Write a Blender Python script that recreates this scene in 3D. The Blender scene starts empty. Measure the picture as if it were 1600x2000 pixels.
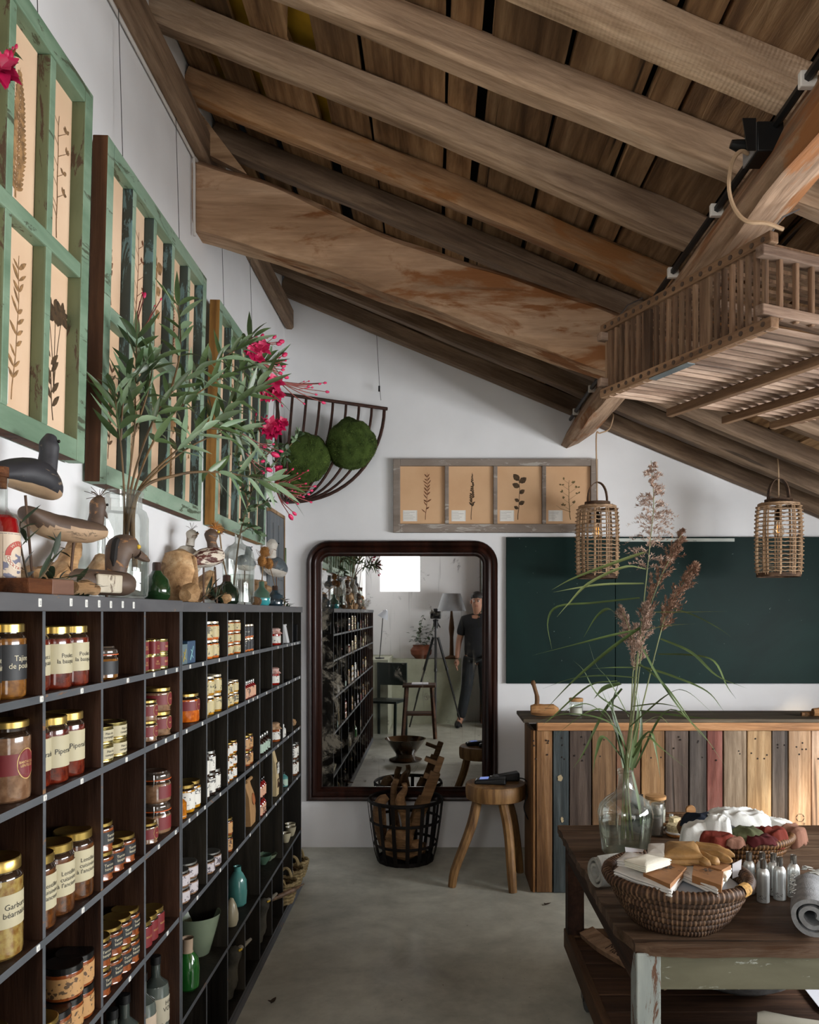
import bpy, math, random
from mathutils import Vector, Matrix, Euler, noise
R = random.Random(7)
PI = math.pi
SC = bpy.context.scene
COL = SC.collection
# ------------------------------------------------------------------ camera, exposure, light
H, F, CX, CY = 1.52, 1560.0, 851.0, 1197.0        # eye height, focal length and principal point (of a 1600x2000 frame)
def P(px, py, D):                                   # the point seen at that pixel, D metres into the room
    return Vector(((px-CX)*D/F, D, H-(py-CY)*D/F))
cam = bpy.data.cameras.new('camera'); camo = bpy.data.objects.new('camera', cam); COL.objects.link(camo)
camo.location = (0, 0, H); camo.rotation_euler = (PI/2, 0, 0)
cam.sensor_fit = 'AUTO'; cam.sensor_width = 36; cam.lens = 36*F/2000
cam.shift_x = (800-CX)/2000; cam.shift_y = (CY-1000)/2000; cam.clip_start = 0.02
SC.camera = camo
SC.view_settings.view_transform = 'Standard'; SC.view_settings.look = 'None'
SC.view_settings.gamma = 1; SC.view_settings.use_curve_mapping = False
SC.view_settings.exposure = 0.10
SC.cycles.transparent_max_bounces = 40; SC.cycles.max_bounces = 14; SC.cycles.diffuse_bounces = 6
w = bpy.data.worlds.new('sky'); SC.world = w; w.use_nodes = True
bg = w.node_tree.nodes['Background']; bg.inputs[0].default_value = (0.75, 0.87, 1.0, 1); bg.inputs[1].default_value = 1.0
def area(name, loc, rot, sx, sy, power, col=(1, 1, 1)):
    l = bpy.data.lights.new(name, 'AREA'); l.shape = 'RECTANGLE'; l.size = sx; l.size_y = sy; l.energy = power; l.color = col
    o = bpy.data.objects.new(name, l); o.location = loc; o.rotation_euler = rot; COL.objects.link(o); return o
area('daylight_side_window', (3.42, 2.05, 1.38), (0, PI/2, 0), .70, 3.2, 235, (0.96, 0.98, 1.0))
area('daylight_rear_window', (-0.50, -0.97, 2.2), (PI/2, 0, 0), 0.55, 0.75, 22, (1, 0.98, 0.95))
area('fill_rear_door', (2.2, -0.97, 1.1), (PI/2, 0, 0), 1.3, 1.7, 30, (1, 0.98, 0.95))  # added fill light at the unseen rear door, for faces turned to the camera
sun = bpy.data.lights.new('sun', 'SUN'); sun.energy = 5.0; sun.angle = math.radians(5); sun.color = (1, 0.80, 0.56)
so = bpy.data.objects.new('sun', sun); COL.objects.link(so)
so.rotation_euler = Vector((-0.45, 0.86, -0.36)).to_track_quat('-Z', 'Y').to_euler()

# ------------------------------------------------------------------ materials
def hexc(h, k=1.0):
    if not isinstance(h, str): return (h[0]*k, h[1]*k, h[2]*k, 1)
    h = h.lstrip('#'); o = []
    for i in (0, 2, 4):
        c = int(h[i:i+2], 16)/255; o.append((c/12.92 if c <= .04045 else ((c+.055)/1.055)**2.4)*k)
    return (*o, 1)
MATS = {}
def newmat(name):
    m = bpy.data.materials.new(name); m.use_nodes = True; nt = m.node_tree
    return m, nt, nt.nodes['Principled BSDF'], nt.nodes.new, nt.links.new
def ramp(nt, stops, interp='LINEAR'):
    r = nt.nodes.new('ShaderNodeValToRGB'); cr = r.color_ramp; cr.interpolation = interp
    while len(cr.elements) < len(stops): cr.elements.new(0.5)
    for e, (p, c) in zip(cr.elements, stops): e.position = p; e.color = c if len(c) == 4 else (*c, 1)
    return r
def coords(nt, scale=(1, 1, 1), island=False, rnd=True):
    N, L = nt.nodes.new, nt.links.new
    tc = N('ShaderNodeTexCoord'); mp = N('ShaderNodeMapping'); mp.inputs['Scale'].default_value = scale
    if not rnd: L(tc.outputs['Object'], mp.inputs['Vector']); return mp.outputs[0], None
    if island: g = N('ShaderNodeNewGeometry'); src = g.outputs['Random Per Island']
    else: g = N('ShaderNodeObjectInfo'); src = g.outputs['Random']
    mu = N('ShaderNodeMath'); mu.operation = 'MULTIPLY'; mu.inputs[1].default_value = 53.0; L(src, mu.inputs[0])
    ad = N('ShaderNodeVectorMath'); ad.operation = 'ADD'; L(tc.outputs['Object'], ad.inputs[0]); L(mu.outputs[0], ad.inputs[1])
    L(ad.outputs[0], mp.inputs['Vector']); return mp.outputs[0], src
def noise_n(nt, vec, scale, detail=4, rough=.55, dist=0):
    n = nt.nodes.new('ShaderNodeTexNoise'); n.inputs['Scale'].default_value = scale; n.inputs['Detail'].default_value = detail
    n.inputs['Roughness'].default_value = rough; n.inputs['Distortion'].default_value = dist
    nt.links.new(vec, n.inputs['Vector']); return n.outputs['Fac']
def mixc(nt, fac, a, b, mode='MIX'):
    m = nt.nodes.new('ShaderNodeMix'); m.data_type = 'RGBA'; m.blend_type = mode
    for s, v in ((0, fac), (6, a), (7, b)):
        if isinstance(v, (int, float)): m.inputs[s].default_value = v
        elif isinstance(v, tuple): m.inputs[s].default_value = v
        else: nt.links.new(v, m.inputs[s])
    return m.outputs[2]
def bump_n(nt, h, strength, dist=.004):
    b = nt.nodes.new('ShaderNodeBump'); b.inputs['Strength'].default_value = strength; b.inputs['Distance'].default_value = dist
    nt.links.new(h, b.inputs['Height']); return b.outputs[0]
def M(name, col, rough=.5, metal=0, var=.12, vs=9, bump=0, bs=60, coat=0, spec=.5, emit=0, trans=0, col2=None, sss=0):
    if name in MATS: return MATS[name]
    m, nt, p, N, L = newmat(name)
    c = hexc(col); p.inputs['Roughness'].default_value = rough; p.inputs['Metallic'].default_value = metal
    p.inputs['Coat Weight'].default_value = coat; p.inputs['Coat Roughness'].default_value = .05
    p.inputs['Specular IOR Level'].default_value = spec
    vec, _ = coords(nt)
    if var or col2:
        f = noise_n(nt, vec, vs, 5)
        c2 = hexc(col2) if col2 else hexc(c, 1-var*2)
        r = ramp(nt, [(.35, c2), (.62, hexc(c) if col2 else hexc(c, 1+var*.6))]); L(f, r.inputs[0]); L(r.outputs[0], p.inputs['Base Color'])
    else: p.inputs['Base Color'].default_value = c
    if bump: L(bump_n(nt, noise_n(nt, vec, bs, 4), bump), p.inputs['Normal'])
    if emit: p.inputs['Emission Color'].default_value = c; p.inputs['Emission Strength'].default_value = emit
    if sss: p.inputs['Subsurface Weight'].default_value = sss; p.inputs['Subsurface Radius'].default_value = (.01, .006, .004)
    MATS[name] = m; return m
def wood(name, dark, mid, light, axis=0, scale=1.0, rough=.75, bump=.5, crack=.5, island=False, vary=.45, saw=0, blot=None, grainy=1.0, figure=.45):
    """grain runs along the local axis; per-object (or per-board) variation"""
    if name in MATS: return MATS[name]
    m, nt, p, N, L = newmat(name)
    s = [9.0*scale]*3; s[axis] = .75*scale
    vec, src = coords(nt, tuple(s), island)
    s2 = [2.2]*3; s2[axis] = .55; vec2, _ = coords(nt, tuple(s2), island)
    f = noise_n(nt, vec, 1.6, 6, .6, 1.2)
    r = ramp(nt, [(.28, hexc(dark)), (.5, hexc(mid)), (.74, hexc(light))]); L(f, r.inputs[0])
    col = r.outputs[0]
    g = noise_n(nt, vec, 9, 4, .7, .4)                                   # fine fibre
    gr = ramp(nt, [(.3, (.55, .5, .45)), (.6, (1.06, 1.06, 1.06))]); L(g, gr.inputs[0])
    col = mixc(nt, .7*grainy, col, gr.outputs[0], 'MULTIPLY')
    b = noise_n(nt, vec2, 1.5, 5, .6, .5)                                # age blotches
    br = ramp(nt, [(.36, (.50, .47, .45)), (.58, (1.05, 1.03, 1.0))]); L(b, br.inputs[0])
    col = mixc(nt, .75, col, br.outputs[0], 'MULTIPLY')
    if blot:
        b2 = noise_n(nt, vec2, 2.7, 6, .65, .8); b2r = ramp(nt, [(.52, (0, 0, 0)), (.60, (1, 1, 1))]); L(b2, b2r.inputs[0])
        col = mixc(nt, b2r.outputs[0], col, hexc(blot))
    if figure:                                                           # growth rings cut by the saw
        wv = N('ShaderNodeTexWave'); wv.wave_type = 'BANDS'; wv.bands_direction = 'Y' if axis == 0 else 'X'; wv.inputs['Scale'].default_value = 4.5; wv.inputs['Distortion'].default_value = 7; wv.inputs['Detail'].default_value = 3; wv.inputs['Detail Scale'].default_value = .7
        s5 = [1.0]*3; s5[axis] = .16; v5, _ = coords(nt, tuple(s5), island); L(v5, wv.inputs['Vector'])
        fr_ = ramp(nt, [(.0, (.58, .52, .46)), (.30, (1.04, 1.04, 1.04))]); L(wv.outputs['Fac'], fr_.inputs[0]); col = mixc(nt, figure, col, fr_.outputs[0], 'MULTIPLY')
    h = g
    if crack:
        s3 = [16.0*scale]*3; s3[axis] = .45*scale; vec3, _ = coords(nt, tuple(s3), island)
        k = noise_n(nt, vec3, 1.1, 3, .5, .9); kr = ramp(nt, [(.300, (0, 0, 0)), (.345, (1, 1, 1))]); L(k, kr.inputs[0])
        col = mixc(nt, crack, col, mixc(nt, 1.0, col, kr.outputs[0], 'MULTIPLY'))
        ad = N('ShaderNodeMath'); ad.operation = 'ADD'; L(g, ad.inputs[0]); L(kr.outputs[0], ad.inputs[1]); h = ad.outputs[0]
    if saw:
        w_ = N('ShaderNodeTexWave'); w_.bands_direction = 'XYZ'[axis]; w_.inputs['Scale'].default_value = saw; w_.inputs['Distortion'].default_value = 1.5
        v4, _ = coords(nt, (1, 1, 1), island); L(v4, w_.inputs['Vector'])
        ad = N('ShaderNodeMath'); ad.operation = 'MULTIPLY_ADD'; L(w_.outputs['Fac'], ad.inputs[0]); ad.inputs[1].default_value = .25; L(h, ad.inputs[2]); h = ad.outputs[0]
    if vary:
        mr = N('ShaderNodeMapRange'); mr.inputs[3].default_value = 1-vary; mr.inputs[4].default_value = 1+vary*.5; L(src, mr.inputs[0])
        cb = N('ShaderNodeCombineColor')
        for i in range(3): L(mr.outputs[0], cb.inputs[i])
        col = mixc(nt, 1.0, col, cb.outputs[0], 'MULTIPLY')
    L(col, p.inputs['Base Color']); p.inputs['Roughness'].default_value = rough; p.inputs['Specular IOR Level'].default_value = .25
    if bump: L(bump_n(nt, h, bump, .006), p.inputs['Normal'])
    MATS[name] = m; return m
def painted(name, paint, paint2, under, amount=.5, rough=.6, axis=2, vs=3.0):
    """old paint worn through to wood; streaks along the axis"""
    if name in MATS: return MATS[name]
    m, nt, p, N, L = newmat(name)
    s = [5.0]*3; s[axis] = 1.2; vec, _ = coords(nt, tuple(s))
    a = noise_n(nt, vec, vs, 6, .6, .4); r = ramp(nt, [(.35, hexc(paint2)), (.65, hexc(paint))]); L(a, r.inputs[0])
    b = noise_n(nt, vec, vs*1.7, 8, .72, .6); t = .33+.25*amount
    k = ramp(nt, [(t, (0, 0, 0)), (t+.03, (1, 1, 1))]); L(b, k.inputs[0])
    col = mixc(nt, k.outputs[0], hexc(under), r.outputs[0])
    L(col, p.inputs['Base Color']); p.inputs['Roughness'].default_value = rough
    L(bump_n(nt, k.outputs[0], .4, .002), p.inputs['Normal'])
    MATS[name] = m; return m
def glass(name, tint='#ffffff', rough=.0, base=.04, dirt=0.0):
    """thin clear glass: transparent with a fresnel gloss"""
    if name in MATS: return MATS[name]
    m, nt, p, N, L = newmat(name); nt.nodes.remove(p)
    tr = N('ShaderNodeBsdfTransparent'); tr.inputs[0].default_value = hexc(tint)
    gl = N('ShaderNodeBsdfGlossy'); gl.inputs['Roughness'].default_value = rough+.03
    lw = N('ShaderNodeLayerWeight'); lw.inputs[0].default_value = .35
    mr = N('ShaderNodeMapRange'); mr.inputs[3].default_value = base; mr.inputs[4].default_value = .5; L(lw.outputs['Fresnel'], mr.inputs[0])
    mx = N('ShaderNodeMixShader'); L(mr.outputs[0], mx.inputs[0]); L(tr.outputs[0], mx.inputs[1]); L(gl.outputs[0], mx.inputs[2])
    out = mx.outputs[0]
    if dirt:
        df = N('ShaderNodeBsdfDiffuse'); df.inputs[0].default_value = hexc('#bcc3bc')
        vec, _ = coords(nt); f = noise_n(nt, vec, 14, 5); r = ramp(nt, [(.4, (0, 0, 0)), (.7, (dirt, dirt, dirt))]); L(f, r.inputs[0])
        m2 = N('ShaderNodeMixShader'); L(r.outputs[0], m2.inputs[0]); L(out, m2.inputs[1]); L(df.outputs[0], m2.inputs[2]); out = m2.outputs[0]
    L(out, nt.nodes['Material Output'].inputs[0]); MATS[name] = m; return m
def printed(name, paper, ink, scale=1.0, dens=.5, band=None):
    """a label with rows of small print too fine to read"""
    if name in MATS: return MATS[name]
    m, nt, p, N, L = newmat(name)
    vec, _ = coords(nt, (95*scale, 95*scale, 150*scale)); f = noise_n(nt, vec, 1.0, 2, .5)
    v2, _ = coords(nt, (30*scale, 30*scale, 30*scale)); g_ = noise_n(nt, v2, 1.0, 1, .5)
    mu = N('ShaderNodeMath'); mu.operation = 'ADD'; L(f, mu.inputs[0]); L(g_, mu.inputs[1])
    t = 1.22-.22*dens; k = ramp(nt, [(min(.98, t*.5+.0), (0, 0, 0)), (min(.99, t*.5+.02), (.85, .85, .85))]); hv = N('ShaderNodeMath'); hv.operation = 'MULTIPLY'; hv.inputs[1].default_value = .5; L(mu.outputs[0], hv.inputs[0]); L(hv.outputs[0], k.inputs[0])
    col = mixc(nt, k.outputs[0], hexc(paper), hexc(ink)); L(col, p.inputs['Base Color']); p.inputs['Roughness'].default_value = .55
    MATS[name] = m; return m

# ------------------------------------------------------------------ mesh building
class MB:
    def __init__(s): s.v = []; s.f = []; s.m = []
    def add(s, vs, fs, mi=0, X=None):
        n = len(s.v)
        s.v += [tuple(X @ Vector(v)) for v in vs] if X is not None else [tuple(v) for v in vs]
        s.f += [tuple(i+n for i in f) for f in fs]; s.m += [mi]*len(fs); return s
    def box(s, lo, hi, mi=0, X=None):
        x0, y0, z0 = lo; x1, y1, z1 = hi
        return s.add([(x0, y0, z0), (x1, y0, z0), (x1, y1, z0), (x0, y1, z0), (x0, y0, z1), (x1, y0, z1), (x1, y1, z1), (x0, y1, z1)],
                     [(0, 3, 2, 1), (4, 5, 6, 7), (0, 1, 5, 4), (1, 2, 6, 5), (2, 3, 7, 6), (3, 0, 4, 7)], mi, X)
    def bar(s, a, b, w, h, mi=0, up=(0, 0, 1)):
        a, b = Vector(a), Vector(b); x = (b-a); l = x.length; x.normalize(); u = Vector(up)
        y = u.cross(x)
        if y.length < 1e-4: y = Vector((0, 1, 0)).cross(x)
        y.normalize(); z = x.cross(y)
        X = Matrix((x, y, z)).transposed().to_4x4(); X.translation = a
        return s.box((0, -w/2, -h/2), (l, w/2, h/2), mi, X)
    def prism(s, poly, axis, a, b, mi=0):
        """poly: 2-d points, extruded from a to b along the axis"""
        def pt(q, t): return (t, q[0], q[1]) if axis == 0 else (q[0], t, q[1]) if axis == 1 else (q[0], q[1], t)
        n = len(poly); vs = [pt(q, a) for q in poly]+[pt(q, b) for q in poly]
        fs = [tuple(range(n)), tuple(range(2*n-1, n-1, -1))]+[(i, i+n, (i+1) % n+n, (i+1) % n) for i in range(n)]
        return s.add(vs, fs, mi)
    def tube(s, pts, r, seg=8, mi=0, cap=True, asp=1.0, closed=False, up=None):
        pts = [Vector(p) for p in pts]; n = len(pts)
        rs = list(r) if isinstance(r, (list, tuple)) else [r]*n
        t0 = (pts[1]-pts[0]).normalized()
        u = Vector(up) if up else (Vector((0, 0, 1)) if abs(t0.z) < .9 else Vector((1, 0, 0)))
        u = (u-t0*u.dot(t0)).normalized(); vs = []
        for i in range(n):
            if closed: t = (pts[(i+1) % n]-pts[i-1])
            else: t = pts[min(i+1, n-1)]-pts[max(i-1, 0)]
            if t.length < 1e-9: t = t0
            t = t.normalized(); u = (u-t*u.dot(t))
            u = u.normalized() if u.length > 1e-6 else t.orthogonal().normalized()
            w_ = t.cross(u)
            for k in range(seg):
                a = 2*PI*k/seg; vs.append(pts[i]+(u*math.cos(a)+w_*math.sin(a)*asp)*rs[i])
        fs = []
        for i in range(n if closed else n-1):
            j = (i+1) % n
            fs += [(i*seg+k, i*seg+(k+1) % seg, j*seg+(k+1) % seg, j*seg+k) for k in range(seg)]
        if cap and not closed: fs += [tuple(range(seg-1, -1, -1)), tuple(range((n-1)*seg, n*seg))]
        return s.add(vs, fs, mi)
    def lathe(s, prof, seg=24, mi=0, X=None, a0=0, a1=2*PI, wob=None):
        """prof: (radius, z) from bottom to top; mi may be a list per ring"""
        full = abs(a1-a0-2*PI) < 1e-6; k = seg if full else seg+1; vs = []
        for j, (r, z) in enumerate(prof):
            for i in range(k):
                a = a0+(a1-a0)*i/seg; rr = r*(wob(a, j) if wob else 1); vs.append((rr*math.cos(a), rr*math.sin(a), z))
        for j in range(len(prof)-1):
            fs = [(j*k+i, j*k+(i+1) % k, (j+1)*k+(i+1) % k, (j+1)*k+i) for i in range(seg)]
            if j == 0: s.add(vs, fs, mi[j] if isinstance(mi, list) else mi, X); base = len(s.v)-len(vs)
            else: s.f += [tuple(q+base for q in f) for f in fs]; s.m += [mi[j] if isinstance(mi, list) else mi]*seg
        return s
    def sphere(s, c, r, seg=14, mi=0, X=None):
        rx, ry, rz = r if isinstance(r, (tuple, list)) else (r, r, r); n = max(6, seg//2); vs = []; fs = []
        for j in range(n+1):
            t = PI*j/n
            for i in range(seg):
                a = 2*PI*i/seg; vs.append((c[0]+rx*math.sin(t)*math.cos(a), c[1]+ry*math.sin(t)*math.sin(a), c[2]-rz*math.cos(t)))
        for j in range(n): fs += [(j*seg+i, j*seg+(i+1) % seg, (j+1)*seg+(i+1) % seg, (j+1)*seg+i) for i in range(seg)]
        return s.add(vs, fs, mi, X)
    def leaf(s, a, d, up, L, w, bend=0.0, n=5, mi=0, fold=.12):
        """a lanceolate blade from a along d, curving by bend towards -z"""
        a = Vector(a); d = Vector(d).normalized(); up = Vector(up); sd = d.cross(up)
        sd = sd.normalized() if sd.length > 1e-5 else d.orthogonal().normalized(); nn = sd.cross(d)
        vs = []; fs = []
        for i in range(n+1):
            t = i/n; c = a+d*(L*t)+Vector((0, 0, -bend*L*t*t)); ww = w*.5*max(.03, math.sin(PI*min(1, t**.75))**.9)
            vs += [c-sd*ww+nn*ww*fold*2, c, c+sd*ww+nn*ww*fold*2]
        for i in range(n): q = i*3; fs += [(q, q+1, q+4, q+3), (q+1, q+2, q+5, q+4)]
        return s.add(vs, fs, mi)
    def ribbon(s, pts, ws, up=(0, 0, 1), mi=0):
        pts = [Vector(p) for p in pts]; vs = []; n = len(pts)
        for i, p in enumerate(pts):
            t = (pts[min(i+1, n-1)]-pts[max(i-1, 0)]).normalized(); sd = t.cross(Vector(up))
            sd = sd.normalized() if sd.length > 1e-5 else t.orthogonal().normalized(); up_ = sd.cross(t)
            vs += [p-sd*ws[i]/2+up_*ws[i]*.12, p, p+sd*ws[i]/2+up_*ws[i]*.12]
        fs = []
        for i in range(n-1): q = i*3; fs += [(q, q+1, q+4, q+3), (q+1, q+2, q+5, q+4)]
        return s.add(vs, fs, mi)
    def xform(s, X): s.v = [tuple(X @ Vector(v)) for v in s.v]; return s
    def jitter(s, amp, sc=20, seed=0):
        o = Vector((seed*3.7, seed*1.3, 0)); s.v = [tuple(Vector(v)+noise.noise_vector(Vector(v)*sc+o)*amp) for v in s.v]; return s
    def mesh(s, name, mats, smooth=35):
        me = bpy.data.meshes.new(name); me.from_pydata(s.v, [], s.f)
        for m in (mats if isinstance(mats, (list, tuple)) else [mats]): me.materials.append(m)
        if any(s.m): me.polygons.foreach_set('material_index', s.m)
        if smooth: me.shade_smooth(); me.set_sharp_from_angle(angle=math.radians(smooth))
        me.update(); return me
    def build(s, name, mats, parent=None, smooth=35, bevel=0):
        o = bpy.data.objects.new(name, s.mesh(name, mats, smooth)); COL.objects.link(o)
        if parent: o.parent = parent
        if bevel:
            b = o.modifiers.new('edge', 'BEVEL'); b.width = bevel; b.segments = 2; b.limit_method = 'ANGLE'; b.angle_limit = math.radians(50)
        return o
def tag(o, label, cat, group=None, kind=None):
    if label: o['label'] = label
    if cat: o['category'] = cat
    if group: o['group'] = group
    if kind: o['kind'] = kind
    return o
def thing(name, label, cat, loc=(0, 0, 0), rz=0, group=None, rot=None):
    o = bpy.data.objects.new(name, None); COL.objects.link(o); o.location = loc; o.empty_display_size = .02
    o.rotation_euler = rot if rot else (0, 0, rz); return tag(o, label, cat, group)
def struct(name, mb, mats, label=None, smooth=35, bevel=0):
    o = mb.build(name, mats, None, smooth, bevel); o['kind'] = 'structure'
    if label: o['label'] = label
    return o
TXT = {}
def textdata(s, size, line=.95, align='CENTER'):
    key = (s, size, line, align)
    if key not in TXT:
        cu = bpy.data.curves.new('lettering', 'FONT'); cu.body = s; cu.size = size; cu.align_x = align; cu.align_y = 'CENTER'
        cu.space_line = line; cu.resolution_u = 2
        ob = bpy.data.objects.new('lettering', cu); COL.objects.link(ob)
        bpy.context.view_layer.update()
        me = bpy.data.meshes.new_from_object(ob.evaluated_get(bpy.context.evaluated_depsgraph_get()))
        TXT[key] = ([tuple(v.co) for v in me.vertices], [tuple(p.vertices) for p in me.polygons])
        bpy.data.objects.remove(ob); bpy.data.curves.remove(cu); bpy.data.meshes.remove(me)
    return TXT[key]
def text_round(mb, s, size, r, z, a0=0, line=.95, mi=0):
    vs, fs = textdata(s, size, line)
    return mb.add([(r*math.cos(x/r+a0), r*math.sin(x/r+a0), z+y) for x, y, _ in vs], fs, mi)
def text_flat(mb, s, size, X, line=.95, mi=0):
    vs, fs = textdata(s, size, line); return mb.add([(x, y, 0) for x, y, _ in vs], fs, mi, X)
def basis(o, x, y):
    x = Vector(x).normalized(); y = Vector(y); z = x.cross(y).normalized(); y = z.cross(x)
    m = Matrix((x, y, z)).transposed().to_4x4(); m.translation = Vector(o); return m
def lerp(a, b, t): return a+(b-a)*t
def spline(pts, n=24):
    """smooth curve through the points"""
    p = [Vector(q) for q in pts]; p = [p[0]*2-p[1]]+p+[p[-1]*2-p[-2]]; out = []; m = len(p)-3
    for i in range(n+1):
        t = i/n*m; k = min(int(t), m-1); u = t-k; a, b, c, d = p[k:k+4]
        out.append(.5*((2*b)+(c-a)*u+(2*a-5*b+4*c-d)*u*u+(3*b-a-3*c+d)*u**3))
    return out
def beam(name, a, b, w, h, mat, seed=0, jit=.006, seg=26, up=(0, 0, 1), sag=0, parent=None, endtaper=0):
    """a hewn timber, local X along it; a, b run along the middle of its underside"""
    a, b = Vector(a), Vector(b); x = (b-a); l = x.length; x.normalize(); y = Vector(up).cross(x).normalized(); z = x.cross(y)
    c = .012; pr = [(-w/2+c, 0), (w/2-c, 0), (w/2, c), (w/2, h-c), (w/2-c, h), (-w/2+c, h), (-w/2, h-c), (-w/2, c)]
    mb = MB(); vs = []; k = len(pr)
    for i in range(seg+1):
        t = i/seg; X = l*t
        oy = noise.noise(Vector((X*.9, seed*7.1, 0)))*jit*2.2; oz = noise.noise(Vector((X*.8, seed*3.3, 5)))*jit*2+sag*math.sin(PI*t)
        for j, (py, pz) in enumerate(pr):
            n_ = noise.noise(Vector((X*3.5, seed*11+j*2.3, 9)))*jit
            vs.append((X, py*(1+n_*5)+oy, pz+oz+n_))
    fs = []
    for i in range(seg): fs += [(i*k+j, i*k+(j+1) % k, (i+1)*k+(j+1) % k, (i+1)*k+j) for j in range(k)]
    fs += [tuple(range(k)), tuple(range(seg*k+k-1, seg*k-1, -1))]
    mb.add(vs, fs); o = mb.build(name, mat, parent, 40)
    X = Matrix((x, y, z)).transposed().to_4x4(); X.translation = a; o.matrix_world = X; return o
# ------------------------------------------------------------------ the room
XW, YB, XR, YR, XS = -0.98, 5.18, 3.3, -0.9, -0.7525
def Zr(x): return 3.5625-.415*(x+.98)               # underside of the rafters
SL = math.cos(math.atan(.415))
white = M('white_plaster', '#e9e9ea', .85, var=.03, vs=2, bump=.12, bs=25)
floor_m = None
m, nt, p, N, L = newmat('polished_concrete')
vec, _ = coords(nt, (1, 1, 1), rnd=False)
f = noise_n(nt, vec, 1.7, 7, .62, 1.0); r_ = ramp(nt, [(.3, hexc('#98978b')), (.5, hexc('#b3b3a6')), (.7, hexc('#c6c6b8'))]); L(f, r_.inputs[0])
f2 = noise_n(nt, vec, 7, 6, .7); r2 = ramp(nt, [(.35, (.82, .82, .82)), (.6, (1.05, 1.05, 1.05))]); L(f2, r2.inputs[0])
sp = noise_n(nt, vec, 55, 2, .5); r3 = ramp(nt, [(.235, (.35, .3, .25)), (.26, (1, 1, 1))]); L(sp, r3.inputs[0])
L(mixc(nt, 1, mixc(nt, 1, r_.outputs[0], r2.outputs[0], 'MULTIPLY'), r3.outputs[0], 'MULTIPLY'), p.inputs['Base Color'])
p.inputs['Roughness'].default_value = .42; L(bump_n(nt, f2, .06), p.inputs['Normal']); floor_m = m
struct('floor', MB().box((XW-.1, YR-.1, -.1), (XR+.1, YB+.1, 0)), floor_m, 'polished grey concrete floor')
struct('wall_left', MB().box((XW-.1, YR-.1, 0), (XW, YB, 3.72)), white, 'white plaster wall behind the pigeonhole shelf')
struct('wall_back', MB().prism([(XW-.1, 0), (XR+.1, 0), (XR+.1, Zr(XR)+.12), (XW-.1, Zr(XW-.1)+.1)], 1, YB, YB+.1), white, 'white plaster wall behind the mirror and chalkboard')
wr = MB()
WY0, WY1, WZ0, WZ1 = 0.40, 3.42, 1.02, 1.74
wr.box((XR, YR-.1, 0), (XR+.1, YB, WZ0)).box((XR, YR-.1, WZ1), (XR+.1, YB, Zr(XR)+.1)).box((XR, YR-.1, WZ0), (XR+.1, WY0, WZ1)).box((XR, WY1, WZ0), (XR+.1, YB, WZ1))
struct('wall_right', wr, white, 'white plaster wall with the long side window')
wb = MB()                                            # the wall behind the camera: a small high window and a glazed door
def zr2(x): return Zr(x)+.1
for (x0, x1, z0, z1) in ((XW-.1, -.78, 0, None), (-.78, -.22, 0, 1.82), (-.78, -.22, 2.58, None), (-.22, 1.55, 0, None), (1.55, 2.85, 1.95, None), (2.85, XR+.1, 0, None)):
    wb.prism([(x0, z0), (x1, z0), (x1, z1 if z1 else zr2(x1)), (x0, z1 if z1 else zr2(x0))], 1, YR-.1, YR)
struct('wall_rear', wb, white, 'white plaster wall seen in the mirror')
struct('wall_sun_block', MB().box((-2.5, -1.9, 0), (3.5, -1.7, 3.6)), M('sun_block_render', '#b8b2a6', .9, var=.1), 'added wall outside the rear door, blocking the sun')  # unseen wall added to keep the sun from entering by the rear door
frm = wood('window_wood', '#4a3a2c', '#6a5440', '#84705a', 2, vary=0, bump=.2)
wf = MB()
for k in range(5): y = lerp(WY0, WY1, k/4); wf.box((XR+.03, y-.03, WZ0), (XR+.07, y+.03, WZ1))
for z in (WZ0, (WZ0+WZ1)/2, WZ1): wf.box((XR+.03, WY0, z-.025), (XR+.07, WY1, z+.025))
struct('window_1', wf, frm, 'wooden side window letting in the daylight')
wf = MB()
for x in (1.57, 2.2, 2.83): wf.box((x-.03, YR-.07, 0), (x+.03, YR-.03, 1.95))
for z in (.03, .75, 1.35, 1.92): wf.box((1.55, YR-.07, z-.03), (2.85, YR-.03, z+.03))
struct('door_1', wf, frm, 'glazed door behind the camera')

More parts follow.
